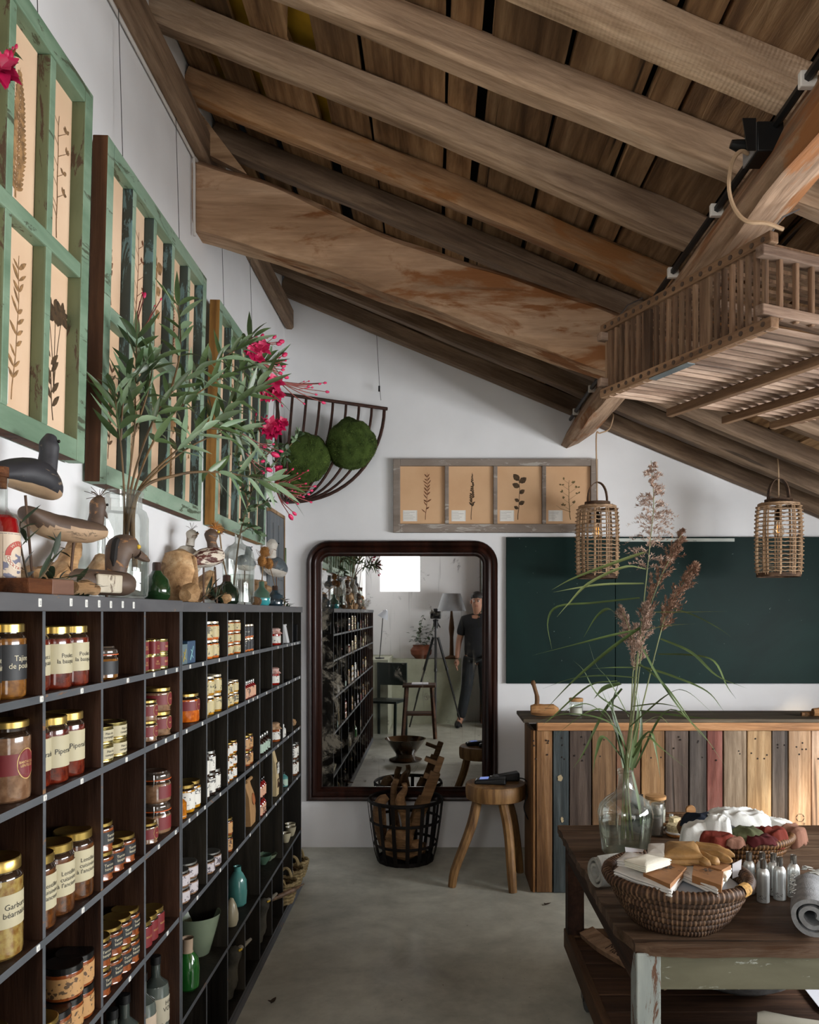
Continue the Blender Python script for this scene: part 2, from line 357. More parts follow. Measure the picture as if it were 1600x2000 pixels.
# roof: boards running away from the camera laid on the rafters
board_m = wood('roof_board', '#664b34', '#9d7b58', '#c09f7a', 1, .75, bump=.7, crack=.9, island=True, vary=.5, figure=.5)
under = M('roof_gap_shade', '#0d0a07', .9, var=0); yellow = M('roof_insulation', '#b08a10', .8, var=.15, vs=6)  # near-black backing: the shade in the board gaps is put into its colour
mb = MB(); x = -1.06; gaps = {}
edges = [(-1.06, -.985), (-.97, -.86), (-.825, -.70), (-.66, -.455), (-.405, -.25), (-.24, .03), (.045, .135), (.165, .375), (.39, .60), (.62, .70), (.715, .93), (.95, 1.16)]
x = 1.18
while x < 3.4:
    w_ = R.uniform(.13, .27); edges.append((x, x+w_)); x += w_+R.uniform(.012, .024)
for i, (x0, x1) in enumerate(edges):
    n = 40; vs = []
    for k in range(n+1):
        y = lerp(YR-.1, YB, k/n)
        e0 = x0+noise.noise(Vector((y*1.3, i*5.1, 0)))*.008; e1 = x1+noise.noise(Vector((y*1.3, i*5.1, 7)))*.008
        if i == 3 and 2.5 < y < 2.95: e1 -= .05*math.sin((y-2.5)/.45*PI)
        if i == 3 and 2.5 < y < 2.95: e0 += .03
        dz = noise.noise(Vector((y*.8, i*2.7, 3)))*.004+R.uniform(-.001, .001)
        for e in (e0, e1): vs.append((e, y, Zr(e)+.104/SL+dz+(i % 3)*.003))
        for e in (e1, e0): vs.append((e, y, Zr(e)+.135/SL+dz))
    fs = []
    for k in range(n): fs += [(k*4+j, k*4+(j+1) % 4, k*4+4+(j+1) % 4, k*4+4+j) for j in range(4)]
    mb.add(vs, fs)
struct('ceiling', mb, board_m, 'old brown roof boards above the rafters')
mb = MB(); xa, xb = XW-.1, XR+.1
mb.prism([(xa, Zr(xa)+.2), (xb, Zr(xb)+.2), (xb, Zr(xb)+.3), (xa, Zr(xa)+.3)], 1, YR-.1, YB+.1, 0)
mb.prism([(-.93, Zr(-.93)+.16), (-.40, Zr(-.40)+.16), (-.40, Zr(-.4)+.195), (-.93, Zr(-.93)+.195)], 1, 2.45, 3.3, 1)
struct('roof', mb, [under, yellow], 'roof covering above the boards, near-black to shade the gaps', 0)
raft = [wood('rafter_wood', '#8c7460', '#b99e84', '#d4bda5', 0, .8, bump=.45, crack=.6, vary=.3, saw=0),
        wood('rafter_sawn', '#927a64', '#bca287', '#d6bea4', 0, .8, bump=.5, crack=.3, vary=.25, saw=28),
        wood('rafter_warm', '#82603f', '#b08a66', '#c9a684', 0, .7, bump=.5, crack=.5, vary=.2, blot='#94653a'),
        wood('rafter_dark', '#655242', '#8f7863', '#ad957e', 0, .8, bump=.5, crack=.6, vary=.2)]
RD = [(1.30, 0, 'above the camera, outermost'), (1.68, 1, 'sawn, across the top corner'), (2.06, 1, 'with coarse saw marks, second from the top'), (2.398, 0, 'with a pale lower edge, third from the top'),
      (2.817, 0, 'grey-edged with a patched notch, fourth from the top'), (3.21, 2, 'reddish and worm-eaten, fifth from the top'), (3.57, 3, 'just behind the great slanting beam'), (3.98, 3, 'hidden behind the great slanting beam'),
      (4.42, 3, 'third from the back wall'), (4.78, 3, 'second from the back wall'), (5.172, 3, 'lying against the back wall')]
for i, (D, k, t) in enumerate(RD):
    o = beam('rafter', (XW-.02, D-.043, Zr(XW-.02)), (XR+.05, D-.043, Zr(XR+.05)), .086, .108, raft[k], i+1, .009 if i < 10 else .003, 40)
    tag(o, 'rough brown rafter '+t, 'rafter', 'sloping roof rafters')
o = beam('wall_plate_timber', (-.952, YR, 3.356), (-.952, YB-.005, 3.356), .054, .135, raft[3], 31, .004, 50)
tag(o, 'dark timber along the top of the left wall', 'beam')
# the great slanting principal
mb = MB(); n = 48; vs = []; pr_m = wood('principal_wood', '#96765a', '#b8977a', '#ccae92', 0, .5, bump=.4, crack=.45, vary=0, blot='#80532f', grainy=.7)
for i in range(n+1):
    t = i/n; xx = lerp(XW, .97, t); zb = 3.076-.343*(xx-XW)+.02*math.sin(t*5.2)*(1-t)
    ht = .275-.035*t+.02*math.sin(t*9+.8)+.012*noise.noise(Vector((t*7, 1, 1)))
    for j, (yy, zz) in enumerate(((3.235, 0), (3.36, 0), (3.385, .03), (3.385, ht-.04), (3.36, ht), (3.25, ht), (3.212, ht-.035), (3.208, ht*.5), (3.212, .028))):
        vs.append((xx, yy+noise.noise(Vector((t*10, j*3., 2)))*.007, zb+zz+noise.noise(Vector((t*9, j*2., 6)))*.007))
k = 9; fs = []
for i in range(n): fs += [(i*k+j, i*k+(j+1) % k, (i+1)*k+(j+1) % k, (i+1)*k+j) for j in range(k)]
fs += [tuple(range(k)), tuple(range(n*k+k-1, n*k-1, -1))]
tag(mb.add(vs, fs).build('slanting_beam', pr_m, None, 40), 'massive pale hewn beam slanting across below the rafters', 'beam')
# purlin running away from the camera to the back wall
mb = MB(); n = 60; vs = []; sec = [(.895, 2.775), (.85, 2.69), (.812, 2.605), (.845, 2.585), (.93, 2.615), (1.03, 2.69), (1.07, 2.735), (1.05, 2.75)]
for i in range(n+1):
    y = lerp(YB-.004, YR, i/n)
    for j, (a, b) in enumerate(sec):
        q = .010 if j not in (3, 4, 5) else .022
        vs.append((a+noise.noise(Vector((y*2.2, j*2.1, 0)))*q, y, min(b+noise.noise(Vector((y*2.6, j*2.7, 4)))*q, Zr(a)+.02)))
k = len(sec); fs = []
for i in range(n): fs += [(i*k+j, i*k+(j+1) % k, (i+1)*k+(j+1) % k, (i+1)*k+j) for j in range(k)]
fs += [tuple(range(k)), tuple(range(n*k+k-1, n*k-1, -1))]
pur_m = wood('purlin_wood', '#866c54', '#b0937a', '#c9b098', 1, .7, bump=.7, crack=.4, vary=0, blot='#8a5a34')
tag(mb.add(vs, fs).build('purlin', pur_m, None, 45), 'hewn log purlin running to the back wall under the rafters', 'beam')
mb = MB(); a = [P(395, 228, 3.30), P(486, 348, 3.30), P(397, 303, 3.30)]
mb.prism([(q.x, q.z) for q in a], 1, 3.27, 3.31)
tag(mb.build('wedge_board', wood('wedge_wood', '#7d5f45', '#a5876a', '#b99c80', 0, .6, vary=0), None, 0), 'pale triangular board wedged between wall timber and slanting beam', 'board')
o = MB().tube(spline([(-.968, -.5, 3.345), (-.968, 1.5, 3.343), (-.968, 3.14, 3.345), (-.966, 3.19, 3.33), (-.966, 3.195, 3.1), (-.966, 3.2, 3.03)], 40), .006, 6).build('white_cable', M('cable_white', '#c9c4bf', .5, var=0))
tag(o, 'thin white cable along the wall top and round the beam end', 'cable')
# cable, clips, socket on the purlin
blk = M('black_plastic', '#101112', .45, var=.05, spec=.4); beige = M('cord_beige', '#b09374', .8, var=.1, bump=.3, bs=200)
t = thing('power_cable', 'black cable clipped along the side of the log purlin', 'cable', (.872, 0, 2.735))
pts = [(noise.noise(Vector((y, 3, 1)))*.004-.012, y, noise.noise(Vector((y*1.2, 9, 1)))*.006+.02) for y in [lerp(-.5, 5.1, i/40) for i in range(41)]]
MB().tube(pts, .011, 6).build('sheath', blk, t)
for y in (1.85, 2.16, 2.45, 2.9, 3.4, 3.9, 4.4, 4.9): MB().box((-.03, y-.009, .0), (.01, y+.009, .038)).build('clip', M('clip_white', '#d8d4cc', .5, var=0), t, bevel=.003)
t = thing('socket_box', 'small black socket box on the purlin with a beige cord plugged in', 'socket', (.838, 2.06, 2.725)); t.scale = (.85, .85, .85)
MB().box((-.03, -.05, -.045), (.05, .05, .045)).build('box', blk, t, bevel=.004)
MB().box((-.035, -.048, -.043), (-.031, .048, .043)).build('faceplate', M('grey_plate', '#8b8b8b', .5, var=0), t)
MB().tube([(-.035, 0, 0), (-.07, .0, 0), (-.09, .0, .005)], [.017, .017, .012], 10).build('plug', blk, t)
MB().prism([(-.06, -.045), (-.075, .05), (-.035, .05), (-.035, -.045)], 1, -.055, -.05).build('hinged_cover', blk, t)
o = MB().tube(spline([P(1462, 300, 2.06), P(1446, 296, 2.05), P(1430, 318, 2.05), P(1424, 365, 2.05), P(1434, 405, 2.05), P(1458, 432, 2.04), P(1496, 436, 2.04), P(1530, 448, 2.05)], 40), .0055, 6).build('beige_cord', beige)
tag(o, 'beige textile cord looping from the socket box down to the crate', 'cord')

# ------------------------------------------------------------------ pressed-plant frames
plant_ms = [M('pressed_%d' % i, c, .8, var=.25, vs=60) for i, c in enumerate(('#7a4a2c', '#5c4128', '#8b6a48', '#4e3a22', '#a07a50', '#6b5a35'))]
paper_m = M('herbarium_paper', '#e9c9aa', .55, var=.05, vs=3, col2='#e0bc9a', spec=.35); paper_t = M('herbarium_paper_tan', '#d6ae86', .55, var=.05, vs=3, col2='#caa078', spec=.35); card_m = M('card_white', '#e6e3dc', .6, var=.02); ink_m = M('ink_grey', '#5a5a58', .7, var=0)
def stroke(mb, pts, w0, w1):
    n = len(pts); vs = []
    for i, (y, z) in enumerate(pts):
        a = pts[max(0, i-1)]; b = pts[min(n-1, i+1)]; dy, dz = b[0]-a[0], b[1]-a[1]; l = math.hypot(dy, dz) or 1; w = lerp(w0, w1, i/(n-1))/2
        vs += [(0, y-dz/l*w, z+dy/l*w), (0, y+dz/l*w, z-dy/l*w)]
    mb.add(vs, [(2*i, 2*i+1, 2*i+3, 2*i+2) for i in range(n-1)])
def blade(mb, y, z, a, l, w, rnd=0):
    c, s = math.cos(a), math.sin(a); out = []
    for t, q in ((0, 0), (.2, .7), (.5, 1), (.8, .6), (1, 0), (.8, -.6), (.5, -1), (.2, -.7)):
        u, v = l*t, w*q*.5*(1+rnd*R.uniform(-.5, .5)); out.append((R.uniform(0, .0004), y+c*u-s*v, z+s*u+c*v))
    mb.add(out, [tuple(range(8))])
def pressed(kind, w, h):
    """a flat dried plant in the y-z plane, foot at 0,0"""
    mb = MB(); L_ = h
    bend = R.uniform(-.12, .12)*h
    sp_ = [(bend*math.sin(t*2.2)*.6+noise.noise(Vector((t*3, R.random()*.1, 1)))*.01, L_*t) for t in [i/14 for i in range(15)]]
    at = lambda t: sp_[min(14, int(t*14))]
    if kind == 'fern':
        stroke(mb, sp_, .006, .001)
        for i in range(26):
            t = .06+.92*i/26; y, z = at(t); l = w*.40*(1-t)**.6*min(1, .6+t*1.5)
            for s in (1, -1): blade(mb, y, L_*t, PI/2-s*1.05, l*1.15, .0125, .4)
    elif kind == 'spike':
        stroke(mb, sp_, .004, .002)
        for i in range(34):
            t = .28+.7*i/34; y, z = at(t); blade(mb, y, L_*t, PI/2+R.choice((1, -1))*R.uniform(.4, 1.1), .03*(1.15-t), .011, .5)
    elif kind == 'round':
        stroke(mb, sp_, .005, .002)
        for t, s, l in ((.35, 1, .09), (.42, -1, .07), (.6, 1, .09), (.75, -1, .11), (.85, 1, .12), (.9, -1, .12), (.25, -1, .07)):
            y, z = at(t); blade(mb, y, L_*t, PI/2-s*R.uniform(.6, 1.2), l*h*1.7, l*h*1.2)
    elif kind == 'head':
        for b in (-.22, 0, .2):
            q = [(b*w*t**1.5*1.4, L_*(.2+.6*t)) for t in [i/8 for i in range(9)]]; stroke(mb, q, .003, .002)
            for i in range(22): a = R.uniform(0, 2*PI); r = R.uniform(0, .18*w); blade(mb, q[-1][0]+r*math.cos(a), q[-1][1]+r*.8*math.sin(a), R.uniform(0, 6), .028, .018)
        stroke(mb, sp_[:6], .004, .003)
        for i in range(8): t = .1+.4*i/8; y, z = at(t); blade(mb, y, L_*t, PI/2+R.choice((-1, 1))*.8, .05, .016)
    elif kind == 'twig':
        stroke(mb, sp_, .005, .002)
        for i in range(9):
            t = .25+.75*i/9; y, z = at(t); s = 1 if i % 2 else -1; l = R.uniform(.03, .06)
            stroke(mb, [(y, L_*t), (y+s*l, L_*t+l*.7)], .002, .001)
            for q in range(3): blade(mb, y+s*l, L_*t+l*.7, R.uniform(0, 3), .018, .01)
        stroke(mb, [(0, .05), (-w*.28, h*.28), (-w*.4, h*.36)], .003, .001)
    else:                                            # branchlet with paired leaves
        stroke(mb, sp_, .004, .0015)
        for i in range(11):
            t = .15+.83*i/11; y, z = at(t)
            for s in (1, -1):
                if R.random() < .8: blade(mb, y, L_*t, PI/2-s*R.uniform(.6, 1.0), R.uniform(.025, .045)*h*3.0, R.uniform(.007, .012)*h*3.0)
    return mb
def herb_frame(name, label, loc, W, Hh, cols, rows, th, ms, kinds, rot, stile=.046, bar=.03, cards=True, wires=0, bottom=.055):
    """local x out of the wall, y along it, z up"""
    t = thing(name, label, 'picture frame', loc, group='frames of pressed plants', rot=rot)
    fm, dm, em = ms; mb = MB()
    def piece(y0, y1, z0, z1, x1, lo=0.0):
        mb.box((lo, y0, z0), (x1, y1, z1), 0); k = len(mb.m)-6; mb.m[k+2] = 1        # the face towards -y, in the paint darkened for shade
    piece(0, stile, 0, Hh, th); mb.m[-6+2] = 2
    piece(W-stile, W, 0, Hh, th)
    piece(stile, W-stile, 0, bottom, th); piece(stile, W-stile, Hh-stile, Hh, th)
    mb.m[-12] = 2
    mb.build('border', [fm, dm, em], t, 0, bevel=.003)
    cw = (W-2*stile-bar*(cols-1))/cols; rh = (Hh-bottom-stile-bar*1.3*(rows-1))/rows
    for c in range(1, cols):
        mb = MB(); y0 = stile+c*cw+(c-1)*bar
        mb.box((.008, y0, bottom), (th-.003, y0+bar, Hh-stile), 0); mb.m[-6+2] = 1
        mb.build('glazing_bar', [fm, dm], t, 0, bevel=.004)
    for r in range(1, rows):
        z0 = bottom+r*rh+(r-1)*bar*1.3
        MB().box((.006, stile, z0), (th-.001, W-stile, z0+bar*1.3)).build('cross_bar', fm, t, 0, bevel=.004)
    for r in range(rows):
        for c in range(cols):
            y0 = stile+c*(cw+bar); z0 = bottom+r*(rh+bar*1.3)
            pp = MB().box((.005, y0, z0), (.009, y0+cw, z0+rh)).build('paper', paper_m if rows > 1 else paper_t, t, 0)
            kd = kinds[(r*cols+c) % len(kinds)]
            pl = pressed(kd, cw*.8, rh*R.uniform(.68, .82)).xform(Matrix.Translation((.0098, y0+cw*R.uniform(.45, .6), z0+rh*.08))).build('pressed_plant', plant_ms[R.randrange(6)], pp, 0)
            if cards:
                cx_ = y0+cw*.06; cd = MB().box((.0092, cx_, z0+.02), (.0097, cx_+cw*.32, z0+.02+rh*.19)).build('name_card', card_m, pp, 0)
                k = MB(); 
                for q in range(5): zz = z0+.02+rh*.19*(.82-.15*q); k.box((.0097, cx_+.006, zz), (.0099, cx_+cw*R.uniform(.15, .28), zz+.0012))
                k.box((.0097, cx_+.003, z0+.022), (.0099, cx_+.004, z0+.018+rh*.19)).box((.0097, cx_+cw*.32-.004, z0+.022), (.0099, cx_+cw*.32-.003, z0+.018+rh*.19))
                k.build('handwriting', ink_m, cd, 0)
    for i in range(wires):
        y = W*(.22 if i < 1 else .78)
        MB().tube([(.004, y, Hh-.02), (-.03, y, Hh+.62)], .0012, 4).build('hanging_wire', M('steel_wire', '#5a5a5a', .4, .8, var=0), t)
    return t
gm = painted('green_paint', '#7f9880', '#5f7a62', '#4a523e', .24, axis=1, vs=2.2); gm2 = painted('green_paint_pale', '#97ac97', '#728e78', '#525e4a', .26, axis=1, vs=2.0)
gd1 = painted('green_side_shade', '#6a7454', '#5a6447', '#4a3a2a', .30, axis=2); gd2 = painted('teal_side_shade', '#3a4844', '#2c3633', '#5f7f84', .35, axis=2)  # side faces: worn olive and slate paint, their shade put into the colour
eb = wood('frame_end_wood', '#3a2314', '#5d3c24', '#7a5537', 2, .6, vary=0); eb2 = wood('frame_end_ochre', '#7a5426', '#a3783e', '#b98e52', 2, .6, vary=0)
lean = (0, math.radians(1.4), 0)
herb_frame('herbarium_frame', 'green window frame of pressed plants nearest the camera, fern in view', (XW+.008, 1.15, 1.915), .962, .973, 5, 2, .044, (gm, gd1, eb), ['head', 'twig', 'spike', 'branch', 'head', 'fern', 'spike', 'round', 'fern', 'twig'], lean, wires=2)
herb_frame('herbarium_frame', 'middle green window frame of pressed plants, behind the oleander branches', (XW+.006, 2.212, 1.884), .955, .962, 5, 2, .044, (gm2, gd2, eb), ['branch', 'twig', 'spike', 'head', 'twig', 'spike', 'twig', 'round', 'fern', 'spike'], lean, wires=2)
herb_frame('herbarium_frame', 'green window frame of pressed plants farthest along the left wall', (XW+.006, 3.36, 1.89), 1.0, .95, 5, 2, .044, (gm2, gd2, eb2), ['spike', 'twig', 'branch', 'spike', 'twig'], lean, wires=2)
gw = painted('weathered_grey', '#8d8177', '#75685d', '#a8a097', .3, axis=1, vs=2.4); gwd = painted('weathered_dark', '#6a6058', '#5a5049', '#8a8078', .3, axis=2)
a, b = P(768, 1040, 5.14), P(1168, 896, 5.14)
t4 = herb_frame('herbarium_frame', 'weathered grey window frame of four pressed plants above the mirror', (a.x, YB-.006, a.z), b.x-a.x, b.z-a.z, 4, 1, .036, (gw, gwd, gwd), ['branch', 'spike', 'round', 'twig'], (0, 0, -PI/2), stile=.045, bar=.026, wires=0)
pin = MB()
# dark grey shutter on the left wall past the shelf end
t = thing('shutter', 'small grey panelled shutter with a green hinge on the left wall by the corner', 'shutter', (XW+.004, 4.62, 1.25))
sg = painted('shutter_grey', '#6f7478', '#5b6165', '#7d6f60', .25, axis=2); tanw = wood('tan_edge', '#8a6a4c', '#a98a68', '#c3a685', 2, .6, vary=0)
MB().box((0, 0, 0), (.022, .40, .86)).build('panel', sg, t, 0, bevel=.003)
for y, z, h in ((.06, .06, .35), (.06, .47, .33), (.22, .06, .35), (.22, .47, .33)): MB().box((.0215, y, z), (.027, y+.12, z+h)).build('raised_field', sg, t, 0, bevel=.006)
MB().box((0, .40, 0), (.026, .425, .865)).box((0, -.002, .86), (.026, .425, .88)).build('edging', tanw, t, 0)
MB().box((.022, .405, .56), (.034, .425, .68)).build('hinge', M('brass_green', '#6c7a5c', .4, .6), t, bevel=.003)
# ------------------------------------------------------------------ the pigeonhole shelf (two units end to end)
RK = [.012, .219, .474, .843, 1.195, 1.615, 1.985]
ZK = [H+.7525*.0-.003-.0]+[H-.7525*r for r in RK[1:]]       # middle of each board's front edge
SD = -.972                                                   # back of the shelf
def stop(k): return ZK[k]+.0075                               # top of board k (k=1 is the floor of the first row)
YC0 = 2.356; PITCH = .2645
near_cols = [.743, 1.008, 1.272, 1.537, 1.804, 2.070, 2.353]           # .77 ... 2.356
far_cols = [2.356, 2.63, 2.894, 3.158, 3.424, 3.681, 3.94, 4.207, 4.462]
edge_m = painted('shelf_edge_grey', '#53565a', '#42464a', '#7d5a3c', .08, axis=1, vs=3)
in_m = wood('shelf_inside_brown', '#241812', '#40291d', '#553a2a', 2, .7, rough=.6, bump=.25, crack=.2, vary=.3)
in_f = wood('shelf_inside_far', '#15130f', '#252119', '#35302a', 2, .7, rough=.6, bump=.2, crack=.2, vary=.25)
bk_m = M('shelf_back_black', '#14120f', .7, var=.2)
top_m = painted('shelf_top_grey', '#58585a', '#48484b', '#8d6a4a', .12, axis=1, vs=2.5)
tag_m = M('price_card', '#d9d9d4', .6, var=0)
def shelf_unit(label, cols, inm, zt, skip5=(), tags=()):
    t = thing('pigeonhole_shelf', label, 'shelf', (0, cols[0], 0), group='dark pigeonhole shelves')
    y0, y1 = 0, cols[-1]-cols[0]
    def panel(lo, hi): 
        mb = MB().box(lo, hi, 0); mb.m[3] = 1; return mb
    MB().box((SD-.004, y0, .03), (SD, y1, zt)).build('back_panel', bk_m, t, 0)
    panel((SD, y0-.004, H+.003), (XS+.008, y1+(.008 if len(cols) > 8 else -.001), zt)).build('top_board', [top_m, top_m], t, 0, bevel=.002)
    for k in range(1, 7):
        b = panel((SD, y0+.012, ZK[k]-.0075), (XS, y1-.012, ZK[k]+.0075)); b.jitter(.0012, 9, k); b.build('shelf_board', [inm, edge_m], t, 0)
    for i, c in enumerate(cols):
        y = c-cols[0]
        if i in (0, len(cols)-1):
            panel((SD, y if i == 0 else y-.012, .0), (XS+.002, y+.012 if i == 0 else y, H+.003)).build('side_panel', [inm, edge_m], t, 0); continue
        for k in range(1, 7):
            if k == 5 and i in skip5: continue
            zt_ = (H+.003) if k == 1 else ZK[k-1]-.0075
            panel((SD, y-.006, ZK[k]+.0075), (XS-.001, y+.006, zt_)).jitter(.001, 9, i+k).build('divider', [inm, edge_m], t, 0)
    mb = MB().prism([(XS-.03, 0), (XS+.012, 0), (XS+.002, ZK[6]-.007), (XS-.03, ZK[6]-.007)], 1, y0, y1); mb.build('plinth', edge_m, t, 0)
    for k, c, fr in tags:
        y = lerp(cols[c], cols[c+1], fr)-cols[0]; z = ZK[k]+R.uniform(-.001, .001) if k else H+.020+R.uniform(-.003, .003); h = .006 if k else .0085; w_ = .0062
        x = XS+.0085 if k == 0 else XS+.0015
        pt = MB().box((x-.003, y-w_, z-h), (x+.0006, y+w_, z+h)).build('price_tag', tag_m, t, 0, bevel=.002)
        mk = MB()
        for q in range(3): mk.box((x+.0006, y-w_*.35, z-h*.45+q*h*.35), (x+.0009, y+w_*.3, z-h*.33+q*h*.35))
        mk.build('print', ink_m, pt, 0)
    return t
nt_ = [(0, 2, .87), (0, 3, .35), (0, 3, .62), (0, 3, .86), (0, 4, .10), (0, 4, .36), (0, 4, .62), (1, 2, .95), (1, 3, .60), (1, 4, .55), (1, 5, .22), (1, 5, .55), (1, 5, .88), (2, 3, .0), (2, 3, .6), (2, 4, .52), (2, 5, .27), (2, 5, .55), (2, 5, .82),
       (3, 2, .9), (3, 3, .62), (3, 4, .6), (3, 5, .35), (3, 5, .85), (4, 4, .6), (4, 5, .6)]
ft_ = [(1, 0, .33), (1, 0, .82), (1, 1, .55), (1, 2, .5), (1, 3, .5), (1, 5, .5), (1, 6, .4), (1, 6, .9), (1, 7, .2), (1, 7, .6), (2, 0, .2), (2, 0, .8), (2, 1, .5), (2, 2, .5), (2, 3, .2), (2, 3, .5), (2, 3, .8), (2, 4, .5), (2, 5, .5), (2, 6, .3), (2, 6, .6), (2, 7, .3), (2, 7, .8),
       (3, 0, .3), (3, 0, .6), (3, 0, .9), (3, 1, .6), (3, 2, .5), (3, 3, .5), (3, 4, .5), (3, 5, .5), (3, 6, .5), (3, 7, .2), (3, 7, .7), (4, 0, .6), (4, 1, .6), (4, 2, .5), (4, 3, .3), (4, 4, .5), (4, 5, .3), (4, 5, .7), (4, 6, .5), (4, 7, .5)]
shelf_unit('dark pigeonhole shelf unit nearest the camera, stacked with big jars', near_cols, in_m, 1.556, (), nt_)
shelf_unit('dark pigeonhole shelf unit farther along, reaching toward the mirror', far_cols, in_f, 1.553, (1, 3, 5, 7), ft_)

# ------------------------------------------------------------------ mirror
a, b = P(597, 1567, 5.12), P(973, 1055, 5.12); mw, mh = b.x-a.x, b.z-a.z
t = thing('mirror', 'tall antique mirror in a dark mahogany frame with rounded top corners', 'mirror', (a.x, YB-.004, a.z))
prof = [(0, 0), (0, .030), (.006, .042), (.018, .050), (.030, .046), (.036, .040), (.046, .052), (.060, .056), (.072, .048), (.078, .036), (.088, .036), (.096, .026), (.100, .016), (.100, .008)]
def mpath(u):
    ri = max(.15-u, .03); pts = [(u, u*.9), (u, mh-.15)]
    for i in range(1, 9): q = PI-PI/2*i/8; pts.append((.15+ri*math.cos(q) if ri > .03 else u+ri+ri*math.cos(q), mh-.15+ri*math.sin(q) if ri > .03 else mh-u-ri+ri*math.sin(q)))
    L_ = [p_ for p_ in pts]; return L_+[(mw-x, z) for x, z in reversed(L_)]
mb = MB(); vs = []; k = None
for u, d in prof: q = mpath(u); k = len(q); vs += [(x, -d, z) for x, z in q]
fs = []
for j in range(len(prof)-1): fs += [(j*k+i, j*k+(i+1) % k, (j+1)*k+(i+1) % k, (j+1)*k+i) for i in range(k)]
mah = wood('mahogany', '#160b07', '#2a140d', '#42231a', 2, .5, rough=.28, bump=.1, crack=.15, vary=0)
mb.add(vs, fs).build('frame', mah, t, 30)
m, nt, p, N, L = newmat('old_mirror'); nt.nodes.remove(p)
gl = N('ShaderNodeBsdfGlossy'); gl.inputs[0].default_value = (.56, .56, .55, 1); gl.inputs['Roughness'].default_value = .012
df = N('ShaderNodeBsdfDiffuse'); vec, _ = coords(nt, (1, 1, 1), rnd=False)
n1 = noise_n(nt, vec, 7, 8, .75, .5); sx = N('ShaderNodeSeparateXYZ'); L(vec, sx.inputs[0])
ed = N('ShaderNodeMapRange'); ed.inputs[1].default_value = .10; ed.inputs[2].default_value = .45; ed.inputs[3].default_value = .13; ed.inputs[4].default_value = 0; L(sx.outputs[0], ed.inputs[0])
su = N('ShaderNodeMath'); su.operation = 'ADD'; L(n1, su.inputs[0]); L(ed.outputs[0], su.inputs[1])
k1 = ramp(nt, [(.595, (0, 0, 0)), (.69, (.8, .8, .8))]); L(su.outputs[0], k1.inputs[0])
v2, _ = coords(nt, (26, 26, 1.3), rnd=False); n2 = noise_n(nt, v2, 1.5, 3); k2 = ramp(nt, [(.63, (0, 0, 0)), (.72, (.28, .28, .28))]); L(n2, k2.inputs[0])   # runs in the silvering
mxx = N('ShaderNodeMath'); mxx.operation = 'MAXIMUM'; L(k1.outputs[0], mxx.inputs[0]); L(k2.outputs[0], mxx.inputs[1])
n3 = noise_n(nt, vec, 3, 3); cr_ = ramp(nt, [(.4, hexc('#1d1a16')), (.62, hexc('#8a8375'))]); L(n3, cr_.inputs[0]); L(cr_.outputs[0], df.inputs[0])
mx = N('ShaderNodeMixShader'); L(mxx.outputs[0], mx.inputs[0]); L(gl.outputs[0], mx.inputs[1]); L(df.outputs[0], mx.inputs[2]); L(mx.outputs[0], nt.nodes['Material Output'].inputs[0])
q = mpath(.098); MB().add([(x, -.010, z) for x, z in q], [tuple(range(len(q)))]).build('glass', m, t, 0)

# ------------------------------------------------------------------ chalkboard
cb, nt, p, N, L = newmat('chalkboard_green'); vec, _ = coords(nt, (1, 1, 1), rnd=False)
f = noise_n(nt, vec, 1.6, 7, .6, .8); r_ = ramp(nt, [(.3, hexc('#0a1e1c')), (.7, hexc('#132e2a'))]); L(f, r_.inputs[0]); 
f2 = noise_n(nt, vec, 38, 3, .6); r2 = ramp(nt, [(.715, (0, 0, 0)), (.75, (.5, .5, .5))]); L(f2, r2.inputs[0])
L(mixc(nt, r2.outputs[0], r_.outputs[0], hexc('#8fa39b')), p.inputs['Base Color']); p.inputs['Roughness'].default_value = .5; p.inputs['Specular IOR Level'].default_value = .12
a, b = P(989, 1335, 5.15), P(1600, 1049, 5.15); xs = P(1202, 1200, 5.15).x
t = thing('chalkboard', 'long dark green chalkboard on the back wall above the counter', 'chalkboard', (a.x, YB-.003, a.z)); hh = b.z-a.z
MB().box((0, -.030, 0), (xs-a.x-.002, 0, hh)).build('board', cb, t, 0, bevel=.002)
MB().box((xs-a.x+.002, -.029, 0), (2.65, 0, hh+.001)).build('board', cb, t, 0, bevel=.002)
a2, b2 = P(1205, 1057, 5.15), P(1434, 1052, 5.15)
MB().box((a2.x-a.x, -.036, a2.z-a.z-.003), (b2.x-a.x, -.030, b2.z-a.z+.001)).build('chalk_strip', painted('strip_white', '#c9cec6', '#b3b9b2', '#6a706c', .1, axis=0), t, 0)
for px in (1253, 1566):
    q = P(px, 1047, 5.15); MB().lathe([(.0, 0), (.011, 0), (.011, .012), (0, .014)], 12, X=Matrix.Translation((q.x-a.x, -.004, hh+.008)) @ Matrix.Rotation(PI/2, 4, 'X')).build('clip', M('steel', '#8d8f92', .3, .9, var=0), t)

